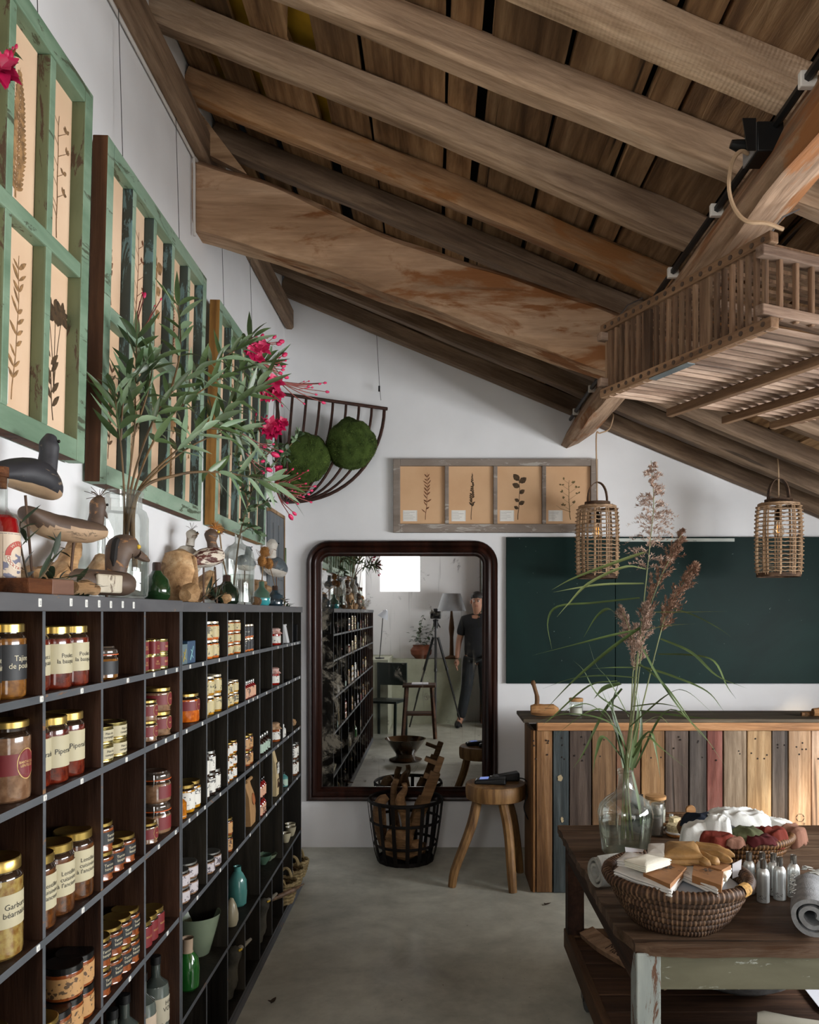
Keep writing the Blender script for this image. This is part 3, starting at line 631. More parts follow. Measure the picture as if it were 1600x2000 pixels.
# ------------------------------------------------------------------ counter of reclaimed planks
DC = 4.33; x0 = P(1038, 1745, DC).x; ztop = P(1100, 1408, DC).z
t = thing('counter', 'long counter faced with reclaimed multicoloured planks', 'counter', (x0, DC, 0))
pc = [('#4f3620', '#835c36', '#a57d50'), ('#553c24', '#84603c', '#a58260'), ('#262c2e', '#3c4446', '#5a6264'), ('#3a2f29', '#54473f', '#6f6055'), ('#55402c', '#7b5f43', '#957757'), ('#5f4030', '#87614b', '#a5806a'),
      ('#765636', '#a17c54', '#bd9a72'), ('#3d332d', '#5e5048', '#7a6b60'), ('#332d2a', '#4c4541', '#69625c'), ('#6d3a34', '#8f564c', '#ab7b70'), ('#6b5a49', '#8d7b67', '#aa9983'), ('#a5825a', '#c6a67c', '#d9bf9a'),
      ('#3d3631', '#5f5650', '#7d736a'), ('#a98562', '#c9a684', '#dcc0a2'), ('#9a7a62', '#c0a189', '#d6bda6'), ('#6a5038', '#8f7252', '#a98d6c'), ('#51463c', '#76685a', '#91836f'), ('#8d6c48', '#b59168', '#cbb08a'), ('#3c444a', '#59626a', '#77828a')]
bx = [1040, 1047, 1080, 1112, 1156, 1204, 1252, 1299, 1346, 1381, 1413, 1459, 1508, 1540, 1585, 1640, 1690, 1730, 1780, 1830]
for i in range(len(bx)-1):
    u0 = P(bx[i], 0, DC).x-x0; u1 = P(bx[i+1], 0, DC).x-x0
    wm = wood('counter_plank_%d' % i, *pc[i], 2, .8, rough=.6, bump=.5, crack=.6, vary=0)
    ob = MB().box((u0+.003, R.uniform(-.003, .003), .003), (u1-.003, .022, ztop-.052)).build('plank', wm, t, 0, bevel=.003)
    nl = MB()
    for q in range(R.randint(2, 5)): nl.lathe([(0, 0), (.005, 0), (.004, .0035), (0, .004)], 8, X=Matrix.Translation((R.uniform(u0+.02, u1-.02), .0, ztop-.06-R.uniform(.02, .16))) @ Matrix.Rotation(PI/2, 4, 'X'))
    nl.build('nail', M('rust_dark', '#241a15', .7, .2, var=0), ob)
cw_ = P(bx[-1], 0, DC).x-x0
sidem = wood('counter_side', '#4a3320', '#6f4f32', '#8c6a49', 2, .8, vary=0)
MB().box((0, .022, .0), (.022, .33, ztop-.052)).build('side_panel', sidem, t, 0, bevel=.003); MB().box((cw_-.02, .022, 0), (cw_, .33, ztop-.052)).build('side_panel', sidem, t, 0, bevel=.003)
MB().box((.03, .31, 0), (cw_-.03, .33, ztop-.06)).build('back_panel', sidem, t, 0)
MB().box((.03, -.014, ztop-.052), (cw_, .018, ztop-.006)).build('front_rail', wood('rail_tan', '#8a5f3c', '#b5855a', '#cda279', 0, .7, rough=.55, vary=0), t, 0, bevel=.004)
MB().box((-.045, -.018, ztop-.008), (cw_+.03, .36, ztop+.012)).jitter(.002, 6).build('countertop', wood('counter_top', '#3d352a', '#5f5444', '#7a6e5a', 0, .8, rough=.6, vary=0), t, 0, bevel=.003)
pl = MB(); u0 = P(1563, 0, DC).x-x0; inkm = M('burnt_ink', '#3a2415', .8, var=0)
for py in (1597, 1645):                                # stencilled hexagons and the word between them
    c_ = P(1563, py, DC); cx_, cz_ = c_.x-x0, c_.z; r1 = .022
    for q in range(6):
        a1, a2 = PI/3*q+.12, PI/3*(q+1)-.12
        pl.bar((cx_+r1*math.cos(a1), -.0035, cz_+r1*math.sin(a1)), (cx_+r1*math.cos(a2), -.0035, cz_+r1*math.sin(a2)), .0022, .001, up=(0, 1, 0))
text_flat(pl, 'PROPERTY', .017, basis((u0+.019, -.0045, P(0, 1621, DC).z), (0, 0, -1), (1, 0, 0)))
pl.build('stencil', inkm, t, 0)
cz = ztop+.012
for px, py, s in ((1094, 1520, .026), (1098, 1601, .018)):            # bare patches in the dark blue paint
    c_ = P(px, py, DC); n = 18; MB().add([(c_.x-x0+s*(.45+.55*R.random())*.6*math.cos(2*PI*i/n), -.0042, c_.z+s*(.5+.5*R.random())*1.1*math.sin(2*PI*i/n)) for i in range(n)], [tuple(range(n))]).build('bare_patch', M('bare_wood_patch', '#a89674', .7, var=.1), t, 0)
# things on the counter
t = thing('driftwood_stand', 'driftwood stand: bent stick on a split block at the counter end', 'ornament', (P(1064, 1400, 4.42).x, 4.43, cz))
dw = wood('driftwood', '#7a5432', '#a87c50', '#c79d70', 0, 1.2, rough=.7, bump=.5, crack=.5, vary=.25); dwd = wood('driftwood_dark', '#4a3320', '#7a5a3c', '#9c7a56', 2, 1.2, rough=.7, bump=.5, crack=.5, vary=.25)
MB().tube([(-.075, 0, .036), (-.05, 0, .037), (0, .01, .033), (.05, .015, .034), (.078, .02, .030)], [.026, .034, .033, .033, .016], 9).build('block', dw, t)
MB().tube(spline([(-.045, 0, .04), (-.040, 0, .10), (-.052, 0, .15), (-.062, 0, .185), (-.058, 0, .20)], 14), [.013]*5+[.011]*5+[.014, .013, .012, .008, .004], 8).build('stick', dwd, t)
cork = wood('cork_lid', '#9a7248', '#b98f60', '#cfaa7c', 0, 2, vary=.1, bump=.2, crack=0); clear = glass('clear_glass', '#eef2ef'); waxm = M('pale_wax', '#cfcac0', .5, var=.1, vs=20)
t = thing('lidded_jar', 'small glass candle jar with a cork lid on the counter', 'jar', (P(1126, 1400, 4.45).x, 4.46, cz))
MB().lathe([(0, .002), (.036, .002), (.038, .006), (.038, .078), (.036, .08)], 24).build('glass', clear, t)
MB().lathe([(0, .006), (.034, .006), (.034, .045), (0, .047)], 20).build('wax', waxm, t); MB().lathe([(0, .080), (.039, .080), (.039, .096), (.037, .098), (0, .098)], 24).build('lid', cork, t)
t = thing('driftwood_piece', 'two driftwood offcuts lying at the end of the counter', 'driftwood', (P(1590, 1395, 4.43).x, 4.43, cz))
MB().tube([(-.07, .0, .012), (0, 0, .014), (.05, .01, .012)], [.012, .014, .01], 7).build('flat_chip', dwd, t); MB().tube([(-.02, -.03, .026), (.04, -.03, .028), (.10, -.02, .02)], [.022, .027, .01], 8).build('chunk', dw, t)

# ------------------------------------------------------------------ stool with card readers
SX, SY, sz = P(968, 1530, 4.53).x, 4.53, .555
t = thing('stool', 'three-legged stool with a thick round honey-coloured seat', 'stool', (SX, SY, 0))
sw = wood('stool_wood', '#5f4630', '#8b6840', '#a98658', 2, .8, rough=.5, bump=.25, crack=.35, vary=.1)
MB().lathe([(0, sz-.088), (.155, sz-.088), (.168, sz-.082), (.172, sz-.06), (.172, sz-.012), (.165, sz), (0, sz+.001)], 40, wob=lambda a, j: 1+.018*math.sin(3*a+1)+.01*math.sin(5*a)).build('seat', sw, t)
for (x, y), k in (((-.25, -.10), 0), ((.08, -.19), 1), ((.155, .15), 2)):
    MB().tube(spline([(x*.42, y*.42, sz-.085), (x*.62+.012, y*.62, .32), (x*.92, y*.92, .10), (x*1.0, y, .0)], 10), [.028, .029, .029, .029, .028, .027, .026, .026, .025, .024, .023], 9).build('leg', sw, t)
scr = M('screen_blue', '#7f93d8', .2, emit=.6, var=0); gry = M('grey_plate2', '#77777a', .3, var=0)
for i, (dx, dy, rz, s, lab) in enumerate(((-.03, -.02, -.15, 1.0, 'black card reader lying in front on the stool, screen lit'), (.055, .065, .12, .95, 'black card reader lying behind on the stool'))):
    t = thing('card_reader', lab, 'card reader', (SX+dx, SY+dy, sz+.002), rz, 'card readers on the stool')
    MB().add([(-.09*s, -.04*s, 0), (.09*s, -.04*s, 0), (.09*s, .04*s, 0), (-.09*s, .04*s, 0), (-.085*s, -.035*s, .022), (.088*s, -.038*s, .048 if i else .036), (.088*s, .038*s, .05 if i else .038), (-.085*s, .035*s, .024)],
             [(0, 3, 2, 1), (4, 5, 6, 7), (0, 1, 5, 4), (1, 2, 6, 5), (2, 3, 7, 6), (3, 0, 4, 7)]).build('casing', blk, t, 0, bevel=.008)
    MB().add([(-.06, -.028, .0275), (-.01, -.029, .0315), (-.01, .029, .033), (-.06, .028, .029)], [(0, 1, 2, 3)]).build('screen', scr if i == 0 else gry, t, 0)
o = MB().tube(spline([(SX+.10, SY+.05, sz+.02), (SX+.17, SY+.02, sz+.015), (SX+.185, SY-.02, sz-.04), (SX+.155, SY-.06, sz-.12), (SX+.18, SY-.06, sz-.19), (SX+.20, SY, sz-.15)], 30), .0035, 6).build('charger_cable', blk)
tag(o, 'thin black charger cable drooping from the stool edge', 'cable')

# ------------------------------------------------------------------ iron basket of driftwood
t = thing('iron_basket', 'dark iron strap basket full of driftwood below the mirror', 'basket', (P(792, 1600, 4.92).x, 4.925, 0.0)); BX = t.location.x
iron = M('dark_iron', '#1b1512', .6, .6, var=.3, vs=20, bump=.2)
brf = lambda z: .165+.062*min(1, max(0, z/.36))**.7
for z, w_ in ((.012, .012), (.11, .009), (.25, .009), (.375, .012)):
    r = brf(z)
    MB().tube([(r*math.cos(a), r*math.sin(a), z) for a in [2*PI*i/40 for i in range(40)]], w_, 6, closed=True, asp=.5, up=(0, 0, 1)).build('hoop', iron, t)
for i in range(16):
    a = 2*PI*i/16+.1; c_, s_ = math.cos(a), math.sin(a)
    pts = [Vector(((brf(z)+.006)*c_, (brf(z)+.006)*s_, z)) for z in (.0, .06, .12, .2, .28, .375)]
    mb = MB(); vs = []
    for q in pts:
        tv = Vector((-s_, c_, 0))*.012; rn = Vector((c_, s_, 0))*.002
        vs += [q-tv-rn, q+tv-rn, q+tv+rn, q-tv+rn]
    mb.add(vs, [(k*4+j, k*4+(j+1) % 4, k*4+4+(j+1) % 4, k*4+4+j) for k in range(5) for j in range(4)]); mb.build('strap', iron, t, 0)
MB().lathe([(0, .004), (.165, .004), (.165, .010), (0, .012)], 24).build('bottom_plate', iron, t)
ddw = wood('basket_wood', '#5f472f', '#8e6c49', '#ad8a63', 0, 1.4, rough=.7, bump=.5, crack=.5, vary=.35)
def stick(label, pts, rs, nm='driftwood_piece', g='driftwood in the iron basket', seg=9):
    o = MB().tube([Vector(p) for p in spline(pts, 12)], [lerp(rs[min(int(i/12*(len(rs)-1)), len(rs)-2)], rs[min(int(i/12*(len(rs)-1))+1, len(rs)-1)], (i/12*(len(rs)-1)) % 1 if i < 12 else 1) for i in range(13)], seg).jitter(.006, 22, len(label)).build(nm, ddw)
    return tag(o, label, 'driftwood', g)
o = MB().box((-.032, -.016, 0), (.032, .016, .36)).box((-.018, -.014, .36), (.022, .014, .46)).box((-.09, -.012, .40), (-.01, .012, .425)).box((-.06, -.015, .30), (-.03, .015, .335))
o.jitter(.005, 18, 3); o.xform(Matrix.Translation((BX+.06, 4.88, .21)) @ Matrix.Rotation(.36, 4, 'Y'))
tag(o.build('driftwood_plank', ddw, None, 30, bevel=.004), 'tall notched driftwood plank leaning out of the basket', 'driftwood', 'driftwood in the iron basket')
for nm, pts, rs in (('forked grey stick at the back of the basket', [(-.02, .06, .04), (-.07, .05, .25), (-.075, .04, .42), (-.06, .03, .485)], (.022, .024, .02, .018)),
                    ('curved reddish driftwood branch standing in the basket', [(.03, -.06, .05), (.01, -.07, .24), (-.03, -.06, .38), (.0, -.06, .44), (-.005, -.06, .48)], (.03, .028, .032, .02, .014)),
                    ('stout knotty log standing against the basket rim', [(-.13, -.03, .10), (-.16, -.05, .26), (-.15, -.05, .36), (-.11, -.04, .395)], (.03, .045, .038, .02)),
                    ('thick log lying in the middle of the basket', [(-.10, -.10, .20), (-.03, -.11, .17), (.04, -.10, .14)], (.05, .055, .035)),
                    ('slanting driftwood pole in the basket, below the notched plank', [(.0, -.02, .06), (.05, -.03, .24), (.10, -.04, .40)], (.028, .03, .022)),
                    ('pale round log low in the basket', [(-.12, -.06, .10), (.0, -.09, .085), (.10, -.06, .10)], (.05, .06, .045)),
                    ('short log on the basket floor', [(-.08, .05, .055), (.02, .06, .06), (.12, .04, .06)], (.04, .045, .035))):
    stick(nm, [(BX+x, 4.925+y, z) for x, y, z in pts], rs)

# ------------------------------------------------------------------ hay rack with moss balls in the corner
apex = Vector((-.955, 5.10, P(560, 981, 5.10).z)); ta, tb = P(540, 768, 4.86), P(752, 798, 5.14)
t = thing('hay_rack', 'rusty iron corner hay rack hanging high with balls of moss', 'hay rack', tuple(apex)); rust = M('rusty_iron', '#4a2f26', .75, .4, var=.3, vs=40, bump=.3, bs=150, col2='#35221c')
MB().tube([ta-apex, tb+Vector((.015, .0, -.002))-apex], .011, 8).build('top_bar', rust, t)
def rackbar(s):
    tp = ta.lerp(tb, s)-apex; pts = []
    for i in range(17):
        q = PI/2*i/16; h = math.sin(q)**.85; v = 1-math.cos(q)
        pts.append(Vector((tp.x*h, tp.y*h-.13*math.sin(2*q)*(.45+.55*(1-s)), tp.z*v)))
    return pts
for i in range(9): MB().tube(rackbar(.02+.975*i/8), .0085 if i < 8 else .011, 7).build('bar', rust, t)
MB().tube([(0, 0, .0), (-.0, -.04, .10), (-.005, -.12, .28), (ta-apex)*.995], .009, 7).build('side_bar', rust, t)
q = P(744, 782, 5.11)-apex; MB().tube([q, q+Vector((-.012, .02, .12)), q+Vector((-.03, .04, .43))], .0016, 5).build('hanging_wire', M('steel_wire', '#5a5a5a', .4, .8, var=0), t); MB().lathe([(0, -.018), (.006, -.018), (.006, .018), (0, .018)], 8, X=Matrix.Translation(q+Vector((-.012, .02, .08)))).build('wire_grip', M('dark_steel', '#3c3c3e', .4, .7, var=0), t)
moss = M('moss_green', '#48592a', .95, var=.4, vs=14, bump=1.0, bs=70, col2='#2b3818', spec=.1); moss2 = M('moss_blades', '#62733a', .9, var=.4, vs=16, col2='#37481e', spec=.1)
for px, py, D, r, lab in ((686, 868, 4.98, .155, 'rounder green moss ball on the outer side of the hay rack'), (598, 895, 4.93, .15, 'dark moss ball lying near the corner in the hay rack'), (578, 935, 4.985, .10, 'lowest moss clump at the bottom of the hay rack')):
    t = thing('moss_ball', lab, 'moss ball', tuple(P(px, py, D)), 0, 'moss balls in the hay rack')
    mb = MB().sphere((0, 0, 0), (r, r, r*1.02), 40); mb.v = [tuple(Vector(v)*(1+.10*noise.noise(Vector(v)*14)+.05*noise.noise(Vector(v)*40))) for v in mb.v]; mb.build('core', moss, t)
    mb = MB()
    for i in range(2600):
        d = Vector((R.gauss(0, 1), R.gauss(0, 1), R.gauss(0, 1))).normalized(); c_ = d*r*(1+.10*noise.noise(d*r*14)); s_ = (d.orthogonal()*R.uniform(-1, 1)+d.cross(d.orthogonal())*R.uniform(-1, 1)).normalized()
        tip = c_+(d*.5+s_+Vector((0, 0, -.3))).normalized()*R.uniform(.008, .020); w_ = d.cross(s_)*.0018
        mb.add([c_-w_, c_+w_, tip], [(0, 1, 2)])
    mb.build('fronds', moss2, t, 0)

# ------------------------------------------------------------------ rattan lanterns
cane = wood('cane', '#7a5e48', '#a58768', '#c2a888', 2, 3, rough=.6, vary=.15, bump=.2, crack=0); cane2 = M('rattan', '#a88868', .6, var=.25, vs=30); dkw = wood('lantern_wood', '#3a2a20', '#5c4636', '#7a6250', 0, 2, vary=.1, bump=.2)
bulbg = glass('bulb_glass', '#fff6ea', base=.06); fil = M('filament', '#ffb050', .4, emit=1.6, var=0); metal = M('socket_metal', '#3a322a', .35, .8, var=0)
def lantern(px, top, bot, D, label, cord_pts, rz):
    q = P(px, bot, D); h = P(px, top, D).z-q.z; r = .128; t = thing('lantern', label, 'lamp', tuple(q), rz, 'rattan lanterns')
    rad = lambda z: r*(1-.10*(abs(z/h-.45)/.55)**3)
    for i in range(10):
        a = 2*PI*i/10; 
        for da in ((-.06, .06) if i % 2 == 0 else (0,)):
            pts = [((rad(z)-.004)*math.cos(a+da), (rad(z)-.004)*math.sin(a+da), z) for z in [h*(.03+.90*k/8) for k in range(9)]]+[(r*.72*math.cos(a), r*.72*math.sin(a), h*.985)]
            MB().tube(pts, .0055 if i % 2 == 0 else .007, 5, asp=.5).build('rib', cane, t)
    for k in range(17):
        z = h*(.07+.86*k/16)+R.uniform(-.002, .002)
        MB().tube([((rad(z)+.003+.003*math.sin(i*8))*math.cos(2*PI*i/48), (rad(z)+.003+.003*math.sin(i*8))*math.sin(2*PI*i/48), z+.002*math.sin(i*3+k)) for i in range(48)],   .0031, 5, closed=True).build('ring', cane2, t)
    for z in (h*.945, h*.965): MB().tube([(r*.86*math.cos(2*PI*i/32), r*.86*math.sin(2*PI*i/32), z) for i in range(32)], .006, 5, closed=True).build('ring', cane2, t)
    MB().lathe([(r*.90, 0), (r*.93, 0), (r*.95, h*.05), (r*.92, h*.055), (r*.90, 0)], 32).build('bottom_band', dkw, t)
    MB().lathe([(r*.40, h*.98), (r*.60, h*.98), (r*.60, h*1.03), (r*.40, h*1.03), (r*.40, h*.98)], 32).build('top_band', dkw, t)
    hd = MB(); vs = []
    for i in range(17):
        a = PI*i/16; x = .060*math.cos(a); z = h*1.02+.125*math.sin(a)**.8
        vs += [(x*.93, -.018, z-.002), (x*.93, .018, z-.002), (x*1.03, .018, z+.002), (x*1.03, -.018, z+.002)]
    hd.add(vs, [(k*4+j, k*4+(j+1) % 4, k*4+4+(j+1) % 4, k*4+4+j) for k in range(16) for j in range(4)]); hd.build('handle', dkw, t)
    MB().lathe([(0, h*.74), (.017, h*.74), (.018, h*.86), (.008, h*.90), (0, h*.90)], 14).build('bulb_socket', metal, t)
    b_ = MB().lathe([(.002, h*.53), (.018, h*.535), (.030, h*.57), (.032, h*.61), (.025, h*.67), (.015, h*.71), (.013, h*.74)], 18).build('bulb', bulbg, t)
    MB().tube([(-.006, 0, h*.70), (-.008, 0, h*.60), (0, 0, h*.585), (.008, 0, h*.60), (.006, 0, h*.70)], .0018, 5).build('filament', fil, b_)
    MB().tube(spline([Vector((0, 0, h*.9))]+[p-q for p in cord_pts], 30), .0045, 6).build('cord', beige, t)
    if rz: t.rotation_euler = (0, 0, 0)
lantern(1167, 985, 1130, 4.85, 'rattan lantern hanging in front of the chalkboard seam, from the log purlin', [P(1166, 930, 4.85), P(1165, 850, 4.85), P(1172, 846, 4.88), P(1190, 838, 4.9), P(1198, 815, 4.9), P(1196, 806, 4.9)], 0)
lantern(1521, 980, 1127, 4.62, 'rattan lantern hanging in front of the dark end of the chalkboard', [P(1521, 930, 4.62), P(1520, 903, 4.62), P(1519, 896, 4.62)], .3)

# ------------------------------------------------------------------ hanging poultry crate
cn, cf = P(1502, 640, 2.08), P(1176, 779, 2.755); e1 = Vector((cf.x-cn.x, cf.y-cn.y, 0)); LL = e1.length; e1.normalize(); e2 = Vector((e1.y, -e1.x, 0)); hc = P(1495, 452, 2.08).z-cn.z
t = thing('poultry_crate', 'old wooden slatted poultry crate hanging under the purlin', 'crate', (cn.x, cn.y, cn.z)); t.rotation_euler = (0, 0, math.atan2(e1.y, e1.x)-PI/2)   # local y away, x across
cwd = wood('crate_wood', '#5f4836', '#8a6c52', '#a98b6e', 1, .9, rough=.75, vary=.25, bump=.4); cwp = wood('crate_pale', '#7a6253', '#a58c7a', '#c0aa98', 0, 1.1, rough=.75, vary=.25, bump=.4); cwz = wood('crate_spindle', '#54402f', '#826650', '#a08468', 2, 1.1, rough=.75, vary=.3, bump=.3)
WW = .95
for x, nm in ((0, 'long_rail'), (WW-.03, 'long_rail')):
    for z in (0, hc-.028):
        o = MB().box((x, -.005, z), (x+.03, LL+.01, z+.030)).jitter(.003, 12, int(x*9+z*40)).build(nm, cwd, t, 0, bevel=.003)
        for i in range(19): MB().lathe([(0, 0), (.0072, 0), (.007, .0025), (0, .0028)], 8, X=Matrix.Translation((x-.0002 if x == 0 else x+.03, LL*(i+.5)/19, z+.015)) @ Matrix.Rotation(-PI/2 if x == 0 else PI/2, 4, 'Y')).build('peg', M('peg_dark', '#4b382a', .7, var=.2), o)
for y in (0, LL-.025):
    for z in (.035, hc-.06): MB().box((-.02, y, z), (WW, y+.026, z+.028)).jitter(.004, 12, int(y*7)).build('end_rail', cwp, t, 0, bevel=.003)
for x in (0, WW-.03):
    for i in range(24):
        y = .02+(LL-.06)*i/23; flat = i in (7, 16, 23)
        MB().box((x+.008, y, .028), (x+.022, y+(.034 if flat else .013), hc-.026)).build('spindle', cwz, t, 0, bevel=.003)
for y in (.006, LL-.02):
    for i in range(16):
        x = .045+(WW-.09)*i/15; MB().box((x, y, .03), (x+.014, y+.014, hc-.03)).build('spindle', cwz, t, 0, bevel=.003)
for i in range(20):
    y = .02+(LL-.05)*i/19; MB().add([(.01, y, -.002), (WW-.01, y, -.002), (WW-.01, y+.022, .004), (.01, y+.022, .004), (.01, y, .014), (WW-.01, y, .014), (WW-.01, y+.022, .016), (.01, y+.022, .016)],
        [(0, 3, 2, 1), (4, 5, 6, 7), (0, 1, 5, 4), (1, 2, 6, 5), (2, 3, 7, 6), (3, 0, 4, 7)]).jitter(.002, 9, i).build('floor_slat', cwp, t, 0)
for i in range(12): y = .03+(LL-.09)*i/11; MB().box((.02, y, hc-.018), (WW-.02, y+.022, hc-.008)).jitter(.003, 9, i).build('roof_slat', cwz, t, 0)
for x in (.30, .56, .80): MB().box((x, -.004, -.030), (x+.028, LL+.03, -.002)).jitter(.003, 9, int(x*10)).build('batten', cwd, t, 0, bevel=.003)
MB().bar((.02, .20, hc*.55), (WW*.7, .26, hc*.52), .016, .016).build('cross_rod', cwp, t)
MB().box((.002, LL*.42, -.004), (.03, LL*.66, -.001)).build('mending_plate', M('zinc', '#9aa4a8', .35, .7, var=.1), t, 0)
nw = MB()
for i in range(22):
    x = .06+.84*i/21
    nw.tube([(x+.02*(k % 2)*(1 if i % 2 else -1), LL-.035, .02+(hc-.05)*k/8) for k in range(9)], .0009, 4)
nw.build('wire_netting', M('netting', '#6c665f', .5, .6, var=0), t, 0)
for x, y in ((.02, .02), (.02, LL-.05)): MB().tube([(x, y, hc), (x+.05, y, hc+.06), (x+.12, y+.01, hc+.10)], .003, 5).build('hanging_wire', M('steel', '#8d8f92', .3, .9, var=0), t)
# ------------------------------------------------------------------ workbench table
TZ = .615
def G(px, py, z=TZ):                                  # point on the horizontal plane z seen at that pixel
    return P(px, py, (H-z)*F/(py-CY))
TX0, TX1, TY0, TY1 = .52, 1.72, 2.17, 3.41
t = thing('work_table', 'worn wooden workbench table on castors with flaking green-white paint', 'table', (0, 0, 0))
ttop = wood('table_top', '#3f3025', '#665140', '#87725e', 0, .8, rough=.6, bump=.6, crack=.7, vary=0, blot='#46301f', figure=.6)
apm = painted('table_paint', '#625f4b', '#504d3a', '#9da198', .26, axis=0, vs=2.6); legm = painted('leg_paint', '#9aa09b', '#838b88', '#5d3d28', .62, axis=2, vs=2.6); dkt = wood('table_dark', '#25150d', '#3f271a', '#5a3c29', 1, .8, rough=.7, vary=.15)
mb = MB(); nx, ny = 40, 40; vs = []; fs = []
def edge(a, k): return noise.noise(Vector((a*9, k*5, 0)))*.011+noise.noise(Vector((a*30, k*5, 3)))*.005
for side in (0, 1):
    for j in range(ny+1):
        for i in range(nx+1):
            u, v = i/nx, j/ny; x = lerp(TX0, TX1, u); y = lerp(TY0, TY1, v)
            cr = .03*max(0, 1-(u+v)*9)
            x += (edge(v, 1)*(u < .02))+cr; y += edge(u, 2)*(v < .02)*(1+side*.8)+edge(u, 4)*(v > .98)+cr
            z = TZ+noise.noise(Vector((x*5, y*5, 1)))*.0025-(.012 if v < .02 and not side else 0)*(.5+noise.noise(Vector((u*14, 2, 2)))) if side == 0 else TZ-.032+edge(u, 6)*.3
            vs.append((x, y, z-(.002 if side == 0 else 0)))
q = (nx+1)*(ny+1)
for j in range(ny):
    for i in range(nx):
        a = j*(nx+1)+i; fs += [(a, a+1, a+nx+2, a+nx+1), (q+a, q+a+nx+1, q+a+nx+2, q+a+1)]
for i in range(nx): fs += [(i, q+i, q+i+1, i+1), (ny*(nx+1)+i, ny*(nx+1)+i+1, q+ny*(nx+1)+i+1, q+ny*(nx+1)+i)]
for j in range(ny): a = j*(nx+1); b = a+nx; fs += [(a, a+nx+1, q+a+nx+1, q+a), (b, q+b, q+b+nx+1, b+nx+1)]
mb.add(vs, fs).build('tabletop', ttop, t, 30)
MB().box((TX0+.075, TY0+.022, TZ-.130), (TX1-.06, TY0+.045, TZ-.028)).jitter(.0015, 10).build('front_apron', apm, t, 0, bevel=.003)
MB().box((TX0+.03, TY0+.02, TZ-.130), (TX0+.055, TY1-.03, TZ-.028)).jitter(.0015, 10).build('side_apron', dkt, t, 0, bevel=.003)
MB().box((TX0+.03, TY1-.05, TZ-.12), (TX1-.03, TY1-.03, TZ-.028)).build('back_apron', dkt, t, 0, bevel=.003)
MB().box((TX1-.05, TY0+.02, TZ-.13), (TX1-.03, TY1-.03, TZ-.028)).build('side_apron', dkt, t, 0, bevel=.003)
for x, y, m_ in ((TX0+.03, TY0+.018, legm), (TX0+.03, TY1-.09, dkt), (TX1-.09, TY0+.018, legm), (TX1-.09, TY1-.09, dkt)):
    MB().box((x, y, .125), (x+.068, y+.068, TZ-.028)).jitter(.002, 11, int(x*9)).build('leg', m_, t, 0, bevel=.004)
lowm = wood('low_shelf', '#2f1e14', '#4d3526', '#6b4e3a', 0, .8, rough=.7, bump=.4, crack=.4, vary=.25); frm2 = wood('low_frame', '#3f2c1c', '#664a33', '#87694c', 1, .8, rough=.7, vary=0)
LZ = .175
MB().box((TX0+.025, TY0+.01, LZ-.075), (TX0+.055, TY1-.012, LZ+.006)).build('side_rail', frm2, t, 0, bevel=.004); MB().box((TX1-.055, TY0+.01, LZ-.075), (TX1-.025, TY1-.012, LZ+.006)).build('side_rail', frm2, t, 0, bevel=.004)
y = TY0+.012; k = 0
while y < TY1-.03:
    w_ = R.uniform(.10, .14); y1 = min(y+w_, TY1-.012); last = y1 > TY1-.06
    MB().box((TX0+.055, y+.002, LZ-.020+(k % 2)*.001), (TX1-.055, y1-.002, LZ+(.004 if last else 0))).build('shelf_plank', frm2 if last else lowm, t, 0, bevel=.002); y = y1; k += 1
rub = M('wheel_grey', '#3d4244', .6, var=.2)
for x, y in ((TX0+.065, TY1-.36), (TX0+.065, TY0+.14), (TX1-.065, TY1-.36), (TX1-.065, TY0+.14)):
    w1 = MB().lathe([(0, -.018), (.045, -.018), (.052, -.012), (.052, .012), (.045, .018), (0, .018)], 24, X=Matrix.Translation((x, y, .052)) @ Matrix.Rotation(PI/2, 4, 'Y')).build('castor_wheel', rub, t)
    MB().box((x-.026, y-.02, .045), (x-.021, y+.02, .10)).box((x+.021, y-.02, .045), (x+.026, y+.02, .10)).box((x-.026, y-.03, .094), (x+.026, y+.03, .102)).build('fork', M('dark_steel', '#3c3c3e', .4, .7, var=0), w1, 0)
# things on the low shelf
pts = [Vector((.612, 3.30, LZ+.022)), Vector((.650, 3.17, LZ+.022)), Vector((.705, 3.04, LZ+.028)), Vector((.765, 2.90, LZ+.036)), Vector((.81, 2.80, LZ+.042))]
sp_ = spline(pts, 16); sv = wood('stave_wood', '#94755a', '#b8967a', '#cfb093', 0, .8, rough=.6, vary=0)
t = thing('barrel_stave', 'curved pale wooden stave with burnt cursive writing on the low shelf', 'stave', tuple(pts[0]))
mb = MB(); vs = []
for i, q in enumerate(sp_):
    tv = (sp_[min(16, i+1)]-sp_[max(0, i-1)]).normalized(); sd = tv.cross(Vector((0, 0, 1))).normalized(); nn = sd.cross(tv)
    vs += [q-pts[0]+sd*.010+Vector((0, 0, -.020)), q-pts[0]-sd*.010+Vector((0, 0, -.016)), q-pts[0]-sd*.055+nn*.012, q-pts[0]-sd*.040+nn*.024, q-pts[0]+sd*.020+nn*.004]
mb.add(vs, [(i*5+j, i*5+(j+1) % 5, i*5+5+(j+1) % 5, i*5+5+j) for i in range(16) for j in range(5)]+[(4, 3, 2, 1, 0), (80, 81, 82, 83, 84)]); mb.build('plank', sv, t, 30)
mb = MB(); tv_, tf_ = textdata('Macadine', .062)
def onstave(x, y):
    u = (.52+x/.62); k = max(0, min(15.999, u*16)); i = int(k); q = sp_[i].lerp(sp_[i+1], k-i); tv = (sp_[i+1]-sp_[i]).normalized(); sd = tv.cross(Vector((0, 0, 1))).normalized(); nn = sd.cross(tv)
    f_ = (y+.03)/.06; a_ = sd*.018+nn*.0065; b_ = -sd*.038+nn*.0255
    return q-pts[0]+a_.lerp(b_, max(0, min(1, f_)))
